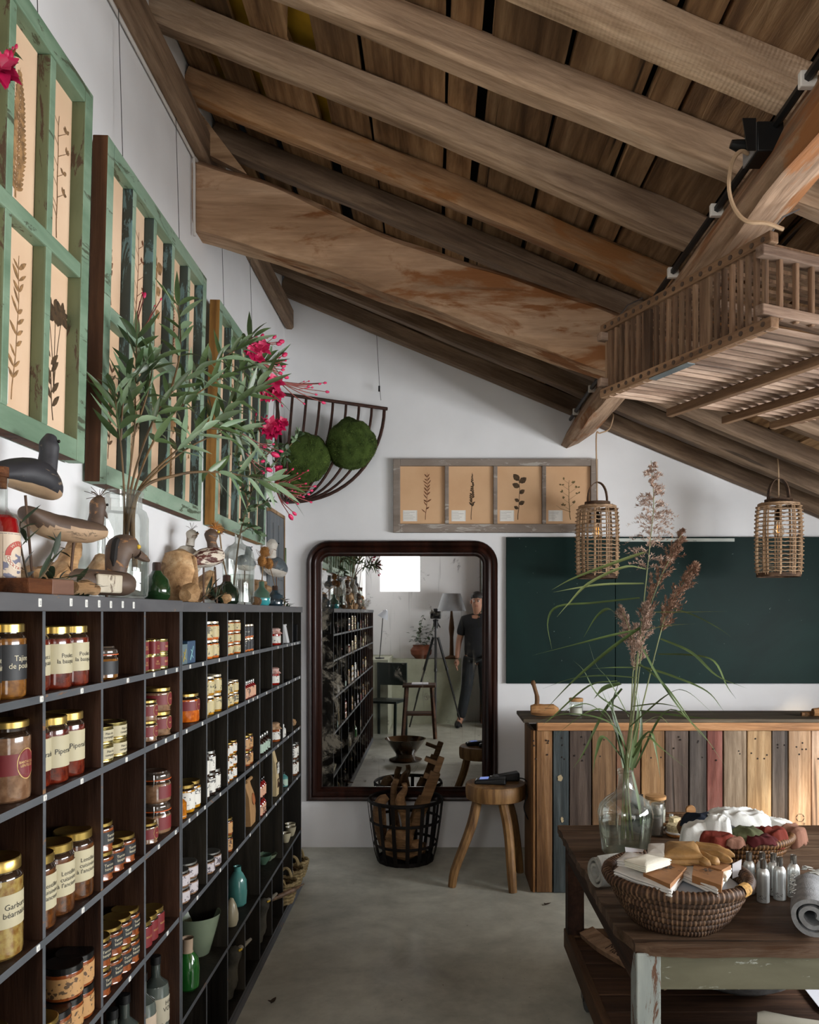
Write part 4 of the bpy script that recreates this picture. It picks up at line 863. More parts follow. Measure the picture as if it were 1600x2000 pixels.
mb.add([onstave(x, y) for x, y, _ in tv_], tf_); mb.build('burnt_writing', inkm, t, 0)
cgrey = M('felt_grey', '#6f6f70', .9, var=.25, vs=14, bump=.3, bs=120)
t = thing('shallow_bowl', 'wide shallow grey bowl standing on the low shelf', 'bowl', (1.10, 2.93, LZ))
MB().lathe([(0, 0), (.10, .0), (.15, .010), (.20, .04), (.225, .085), (.22, .092), (.19, .05), (.13, .022), (0, .012)], 40).build('bowl', cgrey, t)
wpap = M('white_paper', '#dcdde4', .7, var=.02)
q = [G(1567, 1926, LZ+.01), G(1640, 1930, LZ+.01), G(1660, 2010, LZ+.01), G(1600, 1968, LZ+.01)]
mb = MB().add([tuple(a) for a in q]+[tuple(a+Vector((0, 0, .002))) for a in q], [(3, 2, 1, 0), (4, 5, 6, 7), (0, 1, 5, 4), (1, 2, 6, 5), (2, 3, 7, 6), (3, 0, 4, 7)])
tag(mb.build('paper_sheet', wpap, None, 0), 'white paper sheet lying on the low shelf', 'paper')
a, b = G(1478, 1990, LZ+.03), G(1640, 2015, LZ+.02)
o = MB().tube([a, a.lerp(b, .1), a.lerp(b, .5), b], [.022, .03, .026, .026], 14, asp=.7).jitter(.003, 20).build('paper_roll', M('cream_paper', '#d2cdbc', .7, var=.05)); tag(o, 'rolled cream paper parcel at the front of the low shelf', 'paper')

for px, py, rz, lab in ((1063, 1768, .4, 'curled dry leaf on the floor between stool and work table'), (529, 1960, 1.2, 'dry leaf scrap on the floor by the shelf plinth')):
    q = G(px, py, .004); o = MB().leaf((0, 0, 0), (1, .1, .1), (0, 0, 1), .045, .018, -.02, 5).leaf((.01, 0, 0), (.2, 1, .1), (0, 0, 1), .025, .012, .0, 4).build('dry_leaf', M('dry_leaf_brown', '#3a2a1c', .8, var=.2), None, 60); o.location = q; o.rotation_euler = (0, 0, rz); tag(o, lab, 'leaf', 'dry leaves on the floor')
# ------------------------------------------------------------------ coiled baskets
def coil_basket(t, r0, r1, h, n, dark, mid, light, rimk=1.35, stitch=90):
    bm_ = wood('coil_'+mid[1:], dark, mid, light, 2, 2.5, rough=.5, bump=.3, crack=0, vary=0, figure=0); gr_ = wood('groove_'+mid[1:], dark, dark, mid, 2, 2.5, rough=.6, bump=.3, crack=0, vary=0, figure=0)
    for k in range(n):
        f = k/(n-1); r = lerp(r0, r1, f**.8); z = .012+(h-.024)*f; rr = h/n*.62*(rimk if k == n-1 else 1.0); mb = MB(); vs = []; m_ = stitch*3; sg = 8
        ph = R.random()*3
        for i in range(m_):
            a = 2*PI*i/m_; s = (1.06, 1.0, .84)[i % 3]+.05*noise.noise(Vector((a*7, k*3.1, 0)))
            zz = z+.003*noise.noise(Vector((math.cos(a)*2, math.sin(a)*2, k)))
            for j in range(sg): b = 2*PI*j/sg; vs.append(((r+rr*s*math.cos(b))*math.cos(a), (r+rr*s*math.cos(b))*math.sin(a), zz+rr*s*math.sin(b)))
        mb.add(vs, [(i*sg+j, ((i+1) % m_)*sg+j, ((i+1) % m_)*sg+(j+1) % sg, i*sg+(j+1) % sg) for i in range(m_) for j in range(sg)])
        mb.m = [1 if (q//sg) % 3 != 0 else 0 for q in range(len(mb.f))]; mb.build('rim' if k == n-1 else 'coil', [bm_, gr_], t, 60)
    MB().lathe([(0, .004), (r0+.004, .006), (r0, .012), (0, .012)], 40).build('bottom', bm_, t)
BXc = P(1322, 1795, 2.36); t = thing('coiled_basket', 'brown coiled straw basket in front, full of folded white socks', 'basket', (BXc.x, 2.36, TZ), group='coiled baskets on the table')
coil_basket(t, .125, .200, .144, 7, '#3d2c20', '#6d523e', '#917559', 1.4, 84)
mb = MB(); vs = []
for i in range(7):
    a = -.88+.03*i
    for j in range(10): b = 2*PI*j/10; vs.append(((.201+.019*math.cos(b))*math.cos(a), (.201+.019*math.cos(b))*math.sin(a), .134+.019*math.sin(b)))
mb.add(vs, [(i*10+j, i*10+10+j, i*10+10+(j+1) % 10, i*10+(j+1) % 10) for i in range(6) for j in range(10)]); mb.build('rim_patch', wood('straw', '#9a7338', '#c39a58', '#dcb878', 2, 3, vary=0, bump=.4), t)
BC2 = (P(1440, 1690, 2.88).x, 2.90); t = thing('coiled_basket', 'golden brown coiled basket farther back, heaped with garments', 'basket', (*BC2, TZ), group='coiled baskets on the table')
coil_basket(t, .115, .187, .125, 6, '#4d3218', '#7f5a34', '#a37d50', 1.2, 90)

def cloth(name, col, **k): return M(name, col, .9, var=k.get('var', .05), vs=12, bump=.25, bs=k.get('bs', 220), spec=.15)
sockm = cloth('sock_white', '#d5d3ce'); sockm2 = cloth('sock_cream', '#dcd8c8'); kraft = M('kraft_card', '#8f6238', .75, var=.08, vs=30); leaf_ink = M('logo_ink', '#1d150e', .8, var=0)
def slab(corners, th, n=12, layers=3, puff=.006, seed=0):
    """a soft folded stack between four corners of its top face"""
    c = [Vector(q) for q in corners]; mb = MB(); vs = []; fs = []; L_ = layers*4
    def pt(u, v): return c[0].lerp(c[1], u).lerp(c[3].lerp(c[2], u), v)
    ring = [(i/n, 0) for i in range(n)]+[(1, i/n) for i in range(n)]+[(1-i/n, 1) for i in range(n)]+[(0, 1-i/n) for i in range(n)]; m_ = len(ring); mid = pt(.5, .5)
    for k in range(L_+1):
        f = k/L_; bul = abs(math.sin(f*PI*layers))**.6
        for u, v in ring:
            p_ = pt(u, v); d = (p_-mid); vs.append(mid+d*(1-.07*(1-bul)-.02*noise.noise(p_*30+Vector((seed, k, 0))))+Vector((0, 0, -th*(1-f)))+Vector((0, 0, .004*noise.noise(p_*14+Vector((0, 0, seed))))))
    for k in range(L_): fs += [(k*m_+i, k*m_+(i+1) % m_, (k+1)*m_+(i+1) % m_, (k+1)*m_+i) for i in range(m_)]
    base = len(vs); top = L_*m_
    for s in (.75, .45, .2):
        for u, v in ring: p_ = pt(.5+(u-.5)*s, .5+(v-.5)*s); vs.append(p_+Vector((0, 0, puff*(1-s*.6)+.003*noise.noise(p_*16+Vector((seed, 0, 0))))))
    prev = top
    for k in range(3):
        b = base+k*m_; fs += [(prev+i, prev+(i+1) % m_, b+(i+1) % m_, b+i) for i in range(m_)]; prev = b
    fs.append(tuple(prev+i for i in range(m_))); fs.append(tuple(range(m_-1, -1, -1)))
    return mb.add(vs, fs)
def band(t, corners, th, logo=True, txt=True):
    """paper wrapper folded round a pack, with a leaf mark"""
    c = [Vector(q)+Vector((0, 0, .004)) for q in corners]; up = Vector((0, 0, 1)); mid = sum(c, Vector())/4
    mb = MB(); o_ = [mid+(q-mid)*1.01 for q in c]; vs = []
    for k, z in enumerate((0, .003)): vs += [q+up*z for q in o_]
    vs += [q-up*th for q in o_]
    mb.add(vs, [(4, 5, 6, 7), (0, 1, 9, 8), (1, 2, 10, 9), (2, 3, 11, 10), (3, 0, 8, 11), (0, 4, 7, 3), (1, 2, 6, 5), (0, 1, 5, 4), (3, 7, 6, 2)])
    b = mb.build('paper_band', kraft, t, 0)
    if logo:
        X = basis(mid+up*.0062+(c[1]-c[0])*.20, c[3]-c[0], -(c[1]-c[0])); w_ = (c[3]-c[0]).length; k = MB()
        for i in range(6):
            a = 2*PI*i/6+.3; l = w_*.17; d = Vector((math.cos(a), math.sin(a), 0)); s = Vector((-d.y, d.x, 0))
            k.add([d*l*.12, d*l*.6+s*l*.24, d*l*1.1, d*l*.6-s*l*.24], [(0, 1, 2, 3)], 0, X)
        if txt: text_flat(k, 'ANT SILVINA', w_*.10, X @ Matrix.Translation((0, w_*.30, 0)))
        for i, l in ((0, .30), (1, .42)): k.box((-w_*.42, .004-(c[1]-c[0]).length*(.0)+w_*(.62+.10*i), 0), (-w_*.42+w_*l, .0055+w_*(.62+.10*i), .0003), 0, X)
        k.build('leaf_logo', leaf_ink, b, 0)
    return b
SG = 'sock packs in the front basket'
def sock(label, top, th, z, bandq=None, layers=3, m_=None, seed=0):
    cs = [G(px, py, z) for px, py in top]; t = thing('sock_pack', label, 'socks', (0, 0, 0), 0, SG)
    slab(cs, th, 12, layers, seed=seed).build('sock', m_ or sockm, t, 50)
    if bandq: band(t, [G(px, py, z+.004) for px, py in bandq], th*.8)
    return t
fill = MB().lathe([(0, .09), (.15, .09), (.178, .108), (.15, .126), (0, .135)], 24, X=Matrix.Translation((BXc.x, 2.36, TZ))).jitter(.006, 25)
tag(fill.build('cloth_lining', cloth('lining_grey', '#a9adb3'), None, 50), 'grey-white cloth heap lining the front basket under the socks', 'cloth')
sock('large stack of white socks with a kraft band at the near basket side', [(1198, 1700), (1245, 1668), (1345, 1692), (1312, 1738)], .022, .775, [(1257, 1710), (1290, 1684), (1341, 1698), (1309, 1732)], 3, None, 1)
sock('white sock pack with a kraft band, on the inner end of the basket', [(1318, 1700), (1338, 1680), (1418, 1706), (1402, 1738)], .022, .775, [(1352, 1714), (1356, 1690), (1413, 1707), (1409, 1734)], 3, None, 2)
sock('folded white socks laid across the top of the heap', [(1205, 1678), (1222, 1662), (1318, 1676), (1290, 1690)], .022, .797, None, 3, None, 3)
sock('cream sock roll, three loose folds, on the heap top', [(1218, 1680), (1260, 1668), (1310, 1676), (1262, 1692)], .020, .812, None, 4, sockm2, 4)
sock('cream sock pack with a kraft band under the glove fingers', [(1300, 1676), (1318, 1664), (1372, 1672), (1352, 1686)], .020, .785, [(1306, 1674), (1322, 1665), (1366, 1671), (1340, 1682)], 2, sockm2, 5)
sock('sock pack with a rolled kraft band below the leather glove', [(1352, 1690), (1372, 1680), (1430, 1694), (1420, 1712)], .020, .778, [(1356, 1688), (1374, 1681), (1428, 1694), (1410, 1704)], 2, sockm2, 6)
# leather glove pair
t = thing('leather_gloves', 'pair of tan leather work gloves lying on the socks', 'gloves', (0, 0, 0)); lea = M('tan_leather', '#9c7644', .6, var=.15, vs=25, bump=.3, bs=120); cuffm = cloth('cuff_white', '#c9c4bb')
GZ = .798
slab([G(1264, 1666, GZ+.012), G(1266, 1648, GZ+.012), G(1300, 1647, GZ+.015), G(1298, 1668, GZ+.015)], .03, 8, 2).build('cuff', cuffm, t, 50)
slab([G(1296, 1670, GZ+.012), G(1299, 1645, GZ+.012), G(1362, 1644, GZ+.02), G(1372, 1668, GZ+.02)], .035, 12, 2, .012).build('palm', lea, t, 50)
for i, (a, b, c_, r) in enumerate((((1360, 1652), (1392, 1656), (1420, 1664), .013), ((1364, 1656), (1400, 1662), (1435, 1671), .014), ((1368, 1664), (1402, 1672), (1430, 1682), .0135), ((1366, 1668), (1390, 1680), (1406, 1686), .013), ((1360, 1670), (1372, 1682), (1388, 1690), .014))):
    z = GZ+.012-.004*i; MB().tube(spline([G(*a, z), G(*b, z), G(*c_, z-.004)], 10), [r*1.05]*8+[r*.95, r*.75, r*.3], 10).jitter(.0015, 60, i).build('finger', lea, t)
for nm, q, z, lab in (('card_tag', [(1432, 1704), (1440, 1682), (1449, 1680), (1447, 1712)], .80, 'white card tag standing at the end of the front basket'), ('card_tag', [(1221, 1655), (1258, 1660), (1256, 1664), (1222, 1664)], .80, 'white card tag lying behind the socks beside the glass demijohn')):
    c = [P(px, py, 2.36 if nm and px > 1300 else 2.5) for px, py in (q if q[0][0] < 1300 else [(1431, 1716), (1431, 1688), (1449, 1679), (1447, 1710)])]
    if q[0][0] < 1300: c = [G(*k_, .80) for k_ in q]
    d = Vector((0, .001, .001)); tag(MB().add([*c, *[k_+d for k_ in c]], [(3, 2, 1, 0), (4, 5, 6, 7), (0, 1, 5, 4), (1, 2, 6, 5), (2, 3, 7, 6), (3, 0, 4, 7)]).build(nm, wpap, None, 0), lab, 'tag', 'white tags in the front basket')
# garments in the far basket
def drape(label, px, py, D, size, m_, seed, rz=0, hang=.05, h=.03, fold=.016, nm='garment'):
    """a crumpled piece of clothing: a mound of folded cloth whose edge droops"""
    mb = MB(); n, rg = 64, 22; o = Vector((seed*5.3, seed*2.1, seed)); vs = [(0, 0, h)]; a_, b_ = size
    for j in range(1, rg+1):
        r = j/rg
        for i in range(n):
            t_ = 2*PI*i/n; ed = 1+.22*noise.noise(Vector((math.cos(t_)*1.6, math.sin(t_)*1.6, seed)))+.08*noise.noise(Vector((math.cos(t_)*5, math.sin(t_)*5, seed)))
            x, y = a_*r*ed*math.cos(t_), b_*r*ed*math.sin(t_); q = Vector((x*11+y*5, y*26-x*4, 0))+o; q2 = Vector((x*24, y*20+x*10, 3))+o
            f = (1-abs(noise.noise(q))*2.2)*fold+(1-abs(noise.noise(q2))*2.2)*fold*.45
            z = h*(1-r**2.6)+f*(.45+.55*r)-hang*max(0, r-.72)**1.3*3.2
            vs.append((x*(1-.10*max(0, r-.8)*4), y*(1-.10*max(0, r-.8)*4), z))
    fs = [(0, 1+i, 1+(i+1) % n) for i in range(n)]+[(1+(j-1)*n+i, 1+j*n+i, 1+j*n+(i+1) % n, 1+(j-1)*n+(i+1) % n) for j in range(1, rg) for i in range(n)]
    ob = mb.add(vs, fs).build(nm, m_, None, 80); ob.location = P(px, py, D); ob.rotation_euler = (0, 0, rz)
    sd = ob.modifiers.new('cloth', 'SOLIDIFY'); sd.thickness = .0045; sd.offset = -1; return tag(ob, label, 'garment', 'garments in the far basket')
cw1 = cloth('shirt_white', '#d4d6d2'); cnav = cloth('shirt_navy', '#1d232e'); cred = cloth('shirt_rust', '#662a20'); coli = cloth('shirt_olive', '#4b4e36'); cpin = cloth('shirt_pink', '#805c4c'); cgry = cloth('shirt_grey', '#575a5c'); cwin = cloth('shirt_wine', '#46191a')
mnd = MB().lathe([(0, .07), (.15, .075), (.172, .11), (.12, .135), (0, .145)], 28, X=Matrix.Translation((*BC2, TZ))).jitter(.008, 22); tag(mnd.build('garment_pile', cwin, None, 50), 'dark folded clothing filling the far basket below the shirts', 'clothing')
drape('white shirt heaped on top of the far basket', 1440, 1612, 2.93, (.15, .10), cw1, 1, -.05, .05, .05, .018)
drape('navy blue garment at the back of the far basket', 1366, 1612, 2.92, (.085, .07), cnav, 4, .3, .05, .035)
drape('dark grey garment between the white shirts', 1404, 1628, 2.82, (.07, .055), cgry, 5, -.3, .04, .03)
drape('white shirt hanging over the basket side by the brushes', 1368, 1636, 2.79, (.085, .060), cw1, 2, .5, .06, .045, .02)
drape('white shirt fold standing up in the middle of the far basket', 1404, 1624, 2.77, (.05, .055), cw1, 9, 1.0, .06, .045, .02)
drape('white shirt end trailing at the outer side of the far basket', 1505, 1620, 2.94, (.10, .07), cw1, 3, -.3, .05, .03)
drape('rust red garment corner at the front of the far basket', 1404, 1645, 2.735, (.075, .05), cred, 6, .15, .035, .03)
drape('olive green garment at the front of the far basket', 1457, 1640, 2.76, (.075, .055), coli, 7, .2, .03, .035)
drape('rust red garment at the outer side of the far basket', 1508, 1640, 2.78, (.065, .055), cred, 8, .5, .03, .035)
drape('dusty pink garment hanging over the outer rim', 1544, 1636, 2.88, (.06, .065), cpin, 10, .2, .045, .04)
drape('dark wine garment low at the front of the far basket', 1482, 1648, 2.725, (.07, .045), cwin, 11, 0, .02, .02)
drape('pale rose garment roll low at the front of the far basket', 1434, 1652, 2.71, (.045, .035), cpin, 12, .4, .02, .02)
# aluminium bottles
alu = M('brushed_aluminium', '#d6dad9', .36, .72, var=.04, vs=4); capm = M('clear_cap', '#9a9690', .12, .85, var=.1); prn = M('botanical_print', '#3c3a34', .7, var=0)
pr1 = MB().lathe([(0, 0), (.0175, 0), (.0192, .002), (.0192, .083), (.0182, .092), (.0145, .100), (.0095, .105), (0, .105)], 24).mesh('body', alu); pr2 = MB().lathe([(.0085, .104), (.0098, .105), (.0098, .132), (.0090, .1325), (.0085, .130), (0, .129)], 20).mesh('cap', capm)
mb = MB()
for i in range(40):
    a = R.uniform(-2.9, -1.5); z = R.uniform(.010, .026)*(1-.3*abs(a+2.2)); l = R.uniform(.002, .004); d = R.uniform(-1, 1)
    c = lambda aa, zz: (.01935*math.cos(aa), .01935*math.sin(aa), zz)
    mb.add([c(a, z), c(a+.04, z+l*.5), c(a+d*.1, z+l), c(a-.04, z+l*.5)], [(0, 1, 2, 3)])
pr3 = mb.mesh('print', prn, 0)
for px, py, rz, lab in ((1463, 1744, .3, 'dented aluminium bottle at the inner end of the row, beside the sock basket'), (1491, 1761, 0, 'aluminium bottle standing farthest forward'), (1489, 1745, .2, 'aluminium bottle hidden behind the front one, cap showing'), (1511, 1747, .1, 'aluminium bottle in the back row between two others'), (1523, 1756, 0, 'aluminium bottle with a dark print in the front row, second from the towel'), (1550, 1751, .1, 'aluminium bottle at the outer end, next to the grey towel')):
    q = G(px, py); t = thing('aluminium_bottle', lab, 'bottle', (q.x, q.y, TZ), rz, 'aluminium bottles on the table')
    for nm, me in (('body', pr1), ('cap', pr2), ('print', pr3)): o = bpy.data.objects.new(nm, me); COL.objects.link(o); o.parent = t
# towels
tow = M('towel_grey', '#8f9193', .95, var=.12, vs=30, bump=.6, bs=260, spec=.1); tow2 = M('towel_pale', '#a6a69f', .95, var=.12, vs=30, bump=.6, bs=260, spec=.1)
def roll(t, c, ax, L_, r, m_, turns=2.6, th=None, sq=1.0, nm='roll'):
    """a rolled cloth: a thick spiral extruded along ax"""
    pt_ = (r-.008)/(turns+.9); th = pt_*.84
    ax = Vector(ax).normalized(); u = ax.cross(Vector((0, 0, 1))).normalized(); v = Vector((0, 0, 1)); n = 70; vs = []; m2 = 7
    def q(s, o): a = s*2*PI*turns-.6; rr = .008+(r-.008-th)*s+o; return rr*math.cos(a), rr*math.sin(a)*sq
    for k in range(m2+1):
        f = k/m2; e = (.006 if 0 < k < m2 else 0)
        for i in range(n+1):
            s = i/n
            for o in (0+.0012*(k in (0, m2)), th*.90-.0012*(k in (0, m2))): x, y = q(s, o); w_ = noise.noise(Vector((s*9, f*3, 1)))*.003; vs.append(Vector(c)+ax*(L_*(f-.5)+noise.noise(Vector((s*8, k*1., 7)))*.006)+u*(x+w_)+v*(y+w_))
    st = (n+1)*2; fs = []
    for k in range(m2):
        for i in range(n):
            a = k*st+i*2; b = a+st; fs += [(a, b, b+2, a+2), (a+1, a+3, b+3, b+1)]
        fs += [(k*st, k*st+1, k*st+st+1, k*st+st), (k*st+n*2, k*st+st+n*2, k*st+st+n*2+1, k*st+n*2+1)]
    for i in range(n): a = i*2; fs.append((a, a+2, a+3, a+1)); b = m2*st+i*2; fs.append((b, b+1, b+3, b+2))
    return MB().add(vs, fs).build(nm, m_, t, 60)
q = G(1606, 1832); t = thing('towel', 'rolled grey wool towel in front at the table edge, spiral end showing', 'towel', (q.x+.018, q.y+.10, TZ+.064)); roll(t, (0, 0, 0), (.45, 1, 0), .24, .066, tow, 2.0, None, .95)
fr = MB()
for i in range(44): s_ = R.uniform(-.11, .11); a = R.uniform(2.2, 2.5); q_ = Vector((s_*.41, s_*.91, 0))+Vector((.067*math.cos(a)*.91, -.067*math.cos(a)*.41, .064*math.sin(a))); fr.tube([q_, q_+Vector((-R.uniform(.004, .012), R.uniform(-.003, .003), R.uniform(-.008, .002)))], .0009, 4)
fr.build('fringe', tow2, t)
q = G(1632, 1772); t = thing('towel', 'pale towel with a frayed edge lying behind the rolled grey one', 'towel', (q.x+.02, q.y+.06, TZ+.058)); roll(t, (0, 0, 0), (1, .5, 0), .17, .056, tow2, 2.0, .024, 1.0)
fr = MB()
for i in range(40): a = R.uniform(.6, 2.6); fr.tube([Vector((-.08, -.04, 0))+Vector((0, .056*math.cos(a), .056*math.sin(a))), Vector((-.095, -.045, 0))+Vector((R.uniform(-.01, 0), .058*math.cos(a), .06*math.sin(a)+R.uniform(-.003, .003)))], .001, 4)
fr.build('fringe', tow2, t)
q = G(1180, 1738); t = thing('towel', 'pale grey rolled towel tucked behind the sock basket near the demijohn', 'towel', (q.x+.085, q.y+.05, TZ+.057)); roll(t, (0, 0, 0), (1, .35, 0), .24, .058, tow2, 2.3, .022, 1.05)
# demijohn with reeds
VQ = (P(1223, 1668, 2.99).x, 3.0); dg = glass('demijohn_glass', '#f7faf6', base=.07, dirt=.26); wat = glass('water', '#f4f6f1', base=.02)
t = thing('glass_demijohn', 'clear glass demijohn holding the tall reeds on the table', 'vase', (*VQ, TZ))
MB().lathe([(0, .004), (.080, .004), (.087, .012), (.100, .12), (.103, .155), (.095, .185), (.070, .212), (.040, .232), (.029, .252), (.0255, .29), (.026, .296), (.030, .298), (.030, .304), (.026, .306), (.030, .310), (.030, .318), (.025, .320)], 48).build('bottle', dg, t)
MB().lathe([(0, .008), (.080, .010), (.096, .115), (.097, .128), (0, .128)], 40).build('water', wat, t)
stm = M('reed_stem', '#7f865a', .6, var=.15, vs=6); rlf = M('reed_leaf', '#56693a', .5, var=.3, vs=5, col2='#2f3f22'); rlf2 = M('reed_leaf_pale', '#93a06a', .5, var=.2, vs=5, col2='#6a7a48'); plm = M('reed_plume', '#9a7a66', .9, var=.3, vs=60, col2='#6a4c3d', spec=.1); plm2 = M('reed_plume_pale', '#c2aa9a', .9, var=.25, vs=60, col2='#927566', spec=.1)
reeds = [
 ('tallest reed with a loose pale feathery plume', [(1228, 1640), (1224, 1500), (1240, 1330), (1255, 1200), (1270, 1060), (1277, 980), (1272, 900)], 2.98, .60, 60, 'loose', plm2),
 ('reed with the densest dark plume leaning toward the far lantern', [(1218, 1640), (1226, 1500), (1245, 1340), (1262, 1215), (1290, 1130), (1312, 1085), (1334, 1038)], 3.02, .50, 30, 'dense', plm),
 ('reed with an outward leaning plume, lowest on its side', [(1236, 1640), (1228, 1500), (1262, 1350), (1288, 1245), (1305, 1190), (1332, 1140), (1358, 1102)], 2.94, .52, 30, 'dense', plm),
 ('short reed with a plume beside the blackboard seam', [(1214, 1640), (1220, 1500), (1232, 1400), (1236, 1320), (1240, 1270), (1228, 1225), (1213, 1186)], 3.05, .52, 26, 'dense', plm2),
 ('reed with a slim plume half hidden in the middle of the bunch', [(1226, 1640), (1223, 1500), (1236, 1400), (1244, 1310), (1252, 1250), (1258, 1215), (1262, 1180)], 2.97, .58, 24, 'dense', plm2)]
RG = 'reeds in the demijohn'
leafs = [ # px polyline, base depth, tip depth, width(m), reed index, pale
 ([(1262, 1078), (1200, 1100), (1120, 1130), (1078, 1152)], 2.98, 2.8, .015, 0, 1), ([(1262, 1112), (1220, 1108), (1150, 1140), (1110, 1180), (1088, 1205)], 2.98, 2.75, .013, 0, 1), ([(1258, 1140), (1180, 1142), (1120, 1150), (1080, 1157)], 2.98, 2.85, .013, 0, 1),
 ([(1250, 1168), (1160, 1178), (1090, 1185), (1070, 1215), (1078, 1268)], 2.98, 2.8, .012, 0, 0), ([(1258, 1196), (1330, 1196), (1420, 1194)], 2.98, 2.8, .010, 1, 1), ([(1290, 1182), (1350, 1200), (1400, 1225), (1430, 1245)], 2.98, 2.8, .010, 1, 0),
 ([(1256, 1232), (1310, 1222), (1360, 1218)], 2.96, 2.8, .014, 2, 1), ([(1212, 1212), (1190, 1190), (1165, 1205), (1140, 1245)], 3.05, 2.9, .014, 3, 0), ([(1250, 1230), (1200, 1240), (1120, 1260), (1040, 1280)], 2.98, 2.8, .011, 1, 0),
 ([(1250, 1226), (1190, 1270), (1120, 1330), (1062, 1390)], 2.98, 2.8, .013, 4, 0), ([(1290, 1248), (1350, 1275), (1400, 1320), (1460, 1345)], 2.95, 2.75, .017, 2, 0), ([(1286, 1278), (1350, 1280), (1395, 1292), (1420, 1340), (1438, 1365)], 2.95, 2.75, .012, 2, 0),
 ([(1244, 1304), (1200, 1304), (1155, 1306)], 3.0, 2.9, .007, 4, 0), ([(1245, 1324), (1180, 1320), (1120, 1325), (1060, 1345)], 3.0, 2.85, .008, 4, 0), ([(1246, 1300), (1310, 1320), (1380, 1350), (1415, 1390)], 2.96, 2.8, .015, 2, 0),
 ([(1248, 1296), (1290, 1330), (1330, 1380), (1370, 1440)], 2.96, 2.8, .011, 1, 0), ([(1256, 1268), (1290, 1330), (1340, 1400), (1395, 1460)], 2.95, 2.8, .011, 2, 0), ([(1212, 1335), (1180, 1345), (1160, 1365)], 3.05, 2.95, .020, 3, 0),
 ([(1215, 1345), (1180, 1390), (1140, 1470), (1120, 1500)], 3.05, 2.9, .010, 3, 0), ([(1206, 1330), (1150, 1340), (1080, 1400), (1060, 1415)], 3.05, 2.85, .007, 3, 0), ([(1232, 1395), (1170, 1360), (1140, 1310), (1120, 1290)], 3.0, 2.9, .011, 4, 0),
 ([(1228, 1400), (1190, 1330), (1165, 1300), (1150, 1255)], 3.0, 2.9, .008, 4, 0), ([(1250, 1388), (1300, 1395), (1360, 1402), (1420, 1405)], 2.95, 2.8, .013, 1, 0), ([(1246, 1420), (1270, 1405), (1290, 1400), (1312, 1420)], 2.95, 2.8, .009, 1, 1),
 ([(1226, 1470), (1200, 1420), (1160, 1400), (1100, 1395), (1050, 1410)], 3.0, 2.8, .011, 0, 0), ([(1228, 1480), (1200, 1400), (1180, 1360), (1172, 1330)], 3.0, 2.9, .015, 3, 0), ([(1222, 1490), (1180, 1440), (1165, 1470), (1158, 1510)], 3.0, 2.85, .015, 4, 0),
 ([(1236, 1480), (1262, 1440), (1290, 1460), (1340, 1500)], 2.95, 2.8, .012, 2, 0), ([(1240, 1460), (1270, 1430), (1282, 1470), (1290, 1520)], 2.95, 2.85, .012, 1, 0), ([(1218, 1500), (1208, 1440), (1196, 1380), (1210, 1330)], 3.02, 3.0, .017, 3, 0),
 ([(1232, 1500), (1240, 1440), (1246, 1390), (1240, 1340)], 2.98, 3.0, .018, 0, 0), ([(1222, 1505), (1190, 1400), (1150, 1390), (1080, 1440)], 3.0, 2.85, .009, 0, 0), ([(1240, 1500), (1300, 1390), (1360, 1420), (1420, 1500)], 2.95, 2.75, .008, 2, 0),
 ([(1226, 1510), (1214, 1460), (1202, 1400), (1186, 1350)], 3.0, 2.95, .014, 3, 0), ([(1234, 1505), (1250, 1450), (1252, 1400), (1246, 1350)], 2.96, 2.98, .014, 1, 0), ([(1235, 1508), (1246, 1560), (1252, 1610), (1248, 1655)], 2.91, 2.92, .013, 2, 0),
 ([(1230, 1420), (1300, 1360), (1340, 1350), (1400, 1400)], 2.97, 2.8, .008, 0, 0), ([(1236, 1380), (1290, 1375), (1340, 1385)], 2.97, 2.85, .010, 4, 0), ([(1222, 1440), (1160, 1380), (1120, 1380), (1090, 1400)], 3.0, 2.85, .006, 4, 0)]
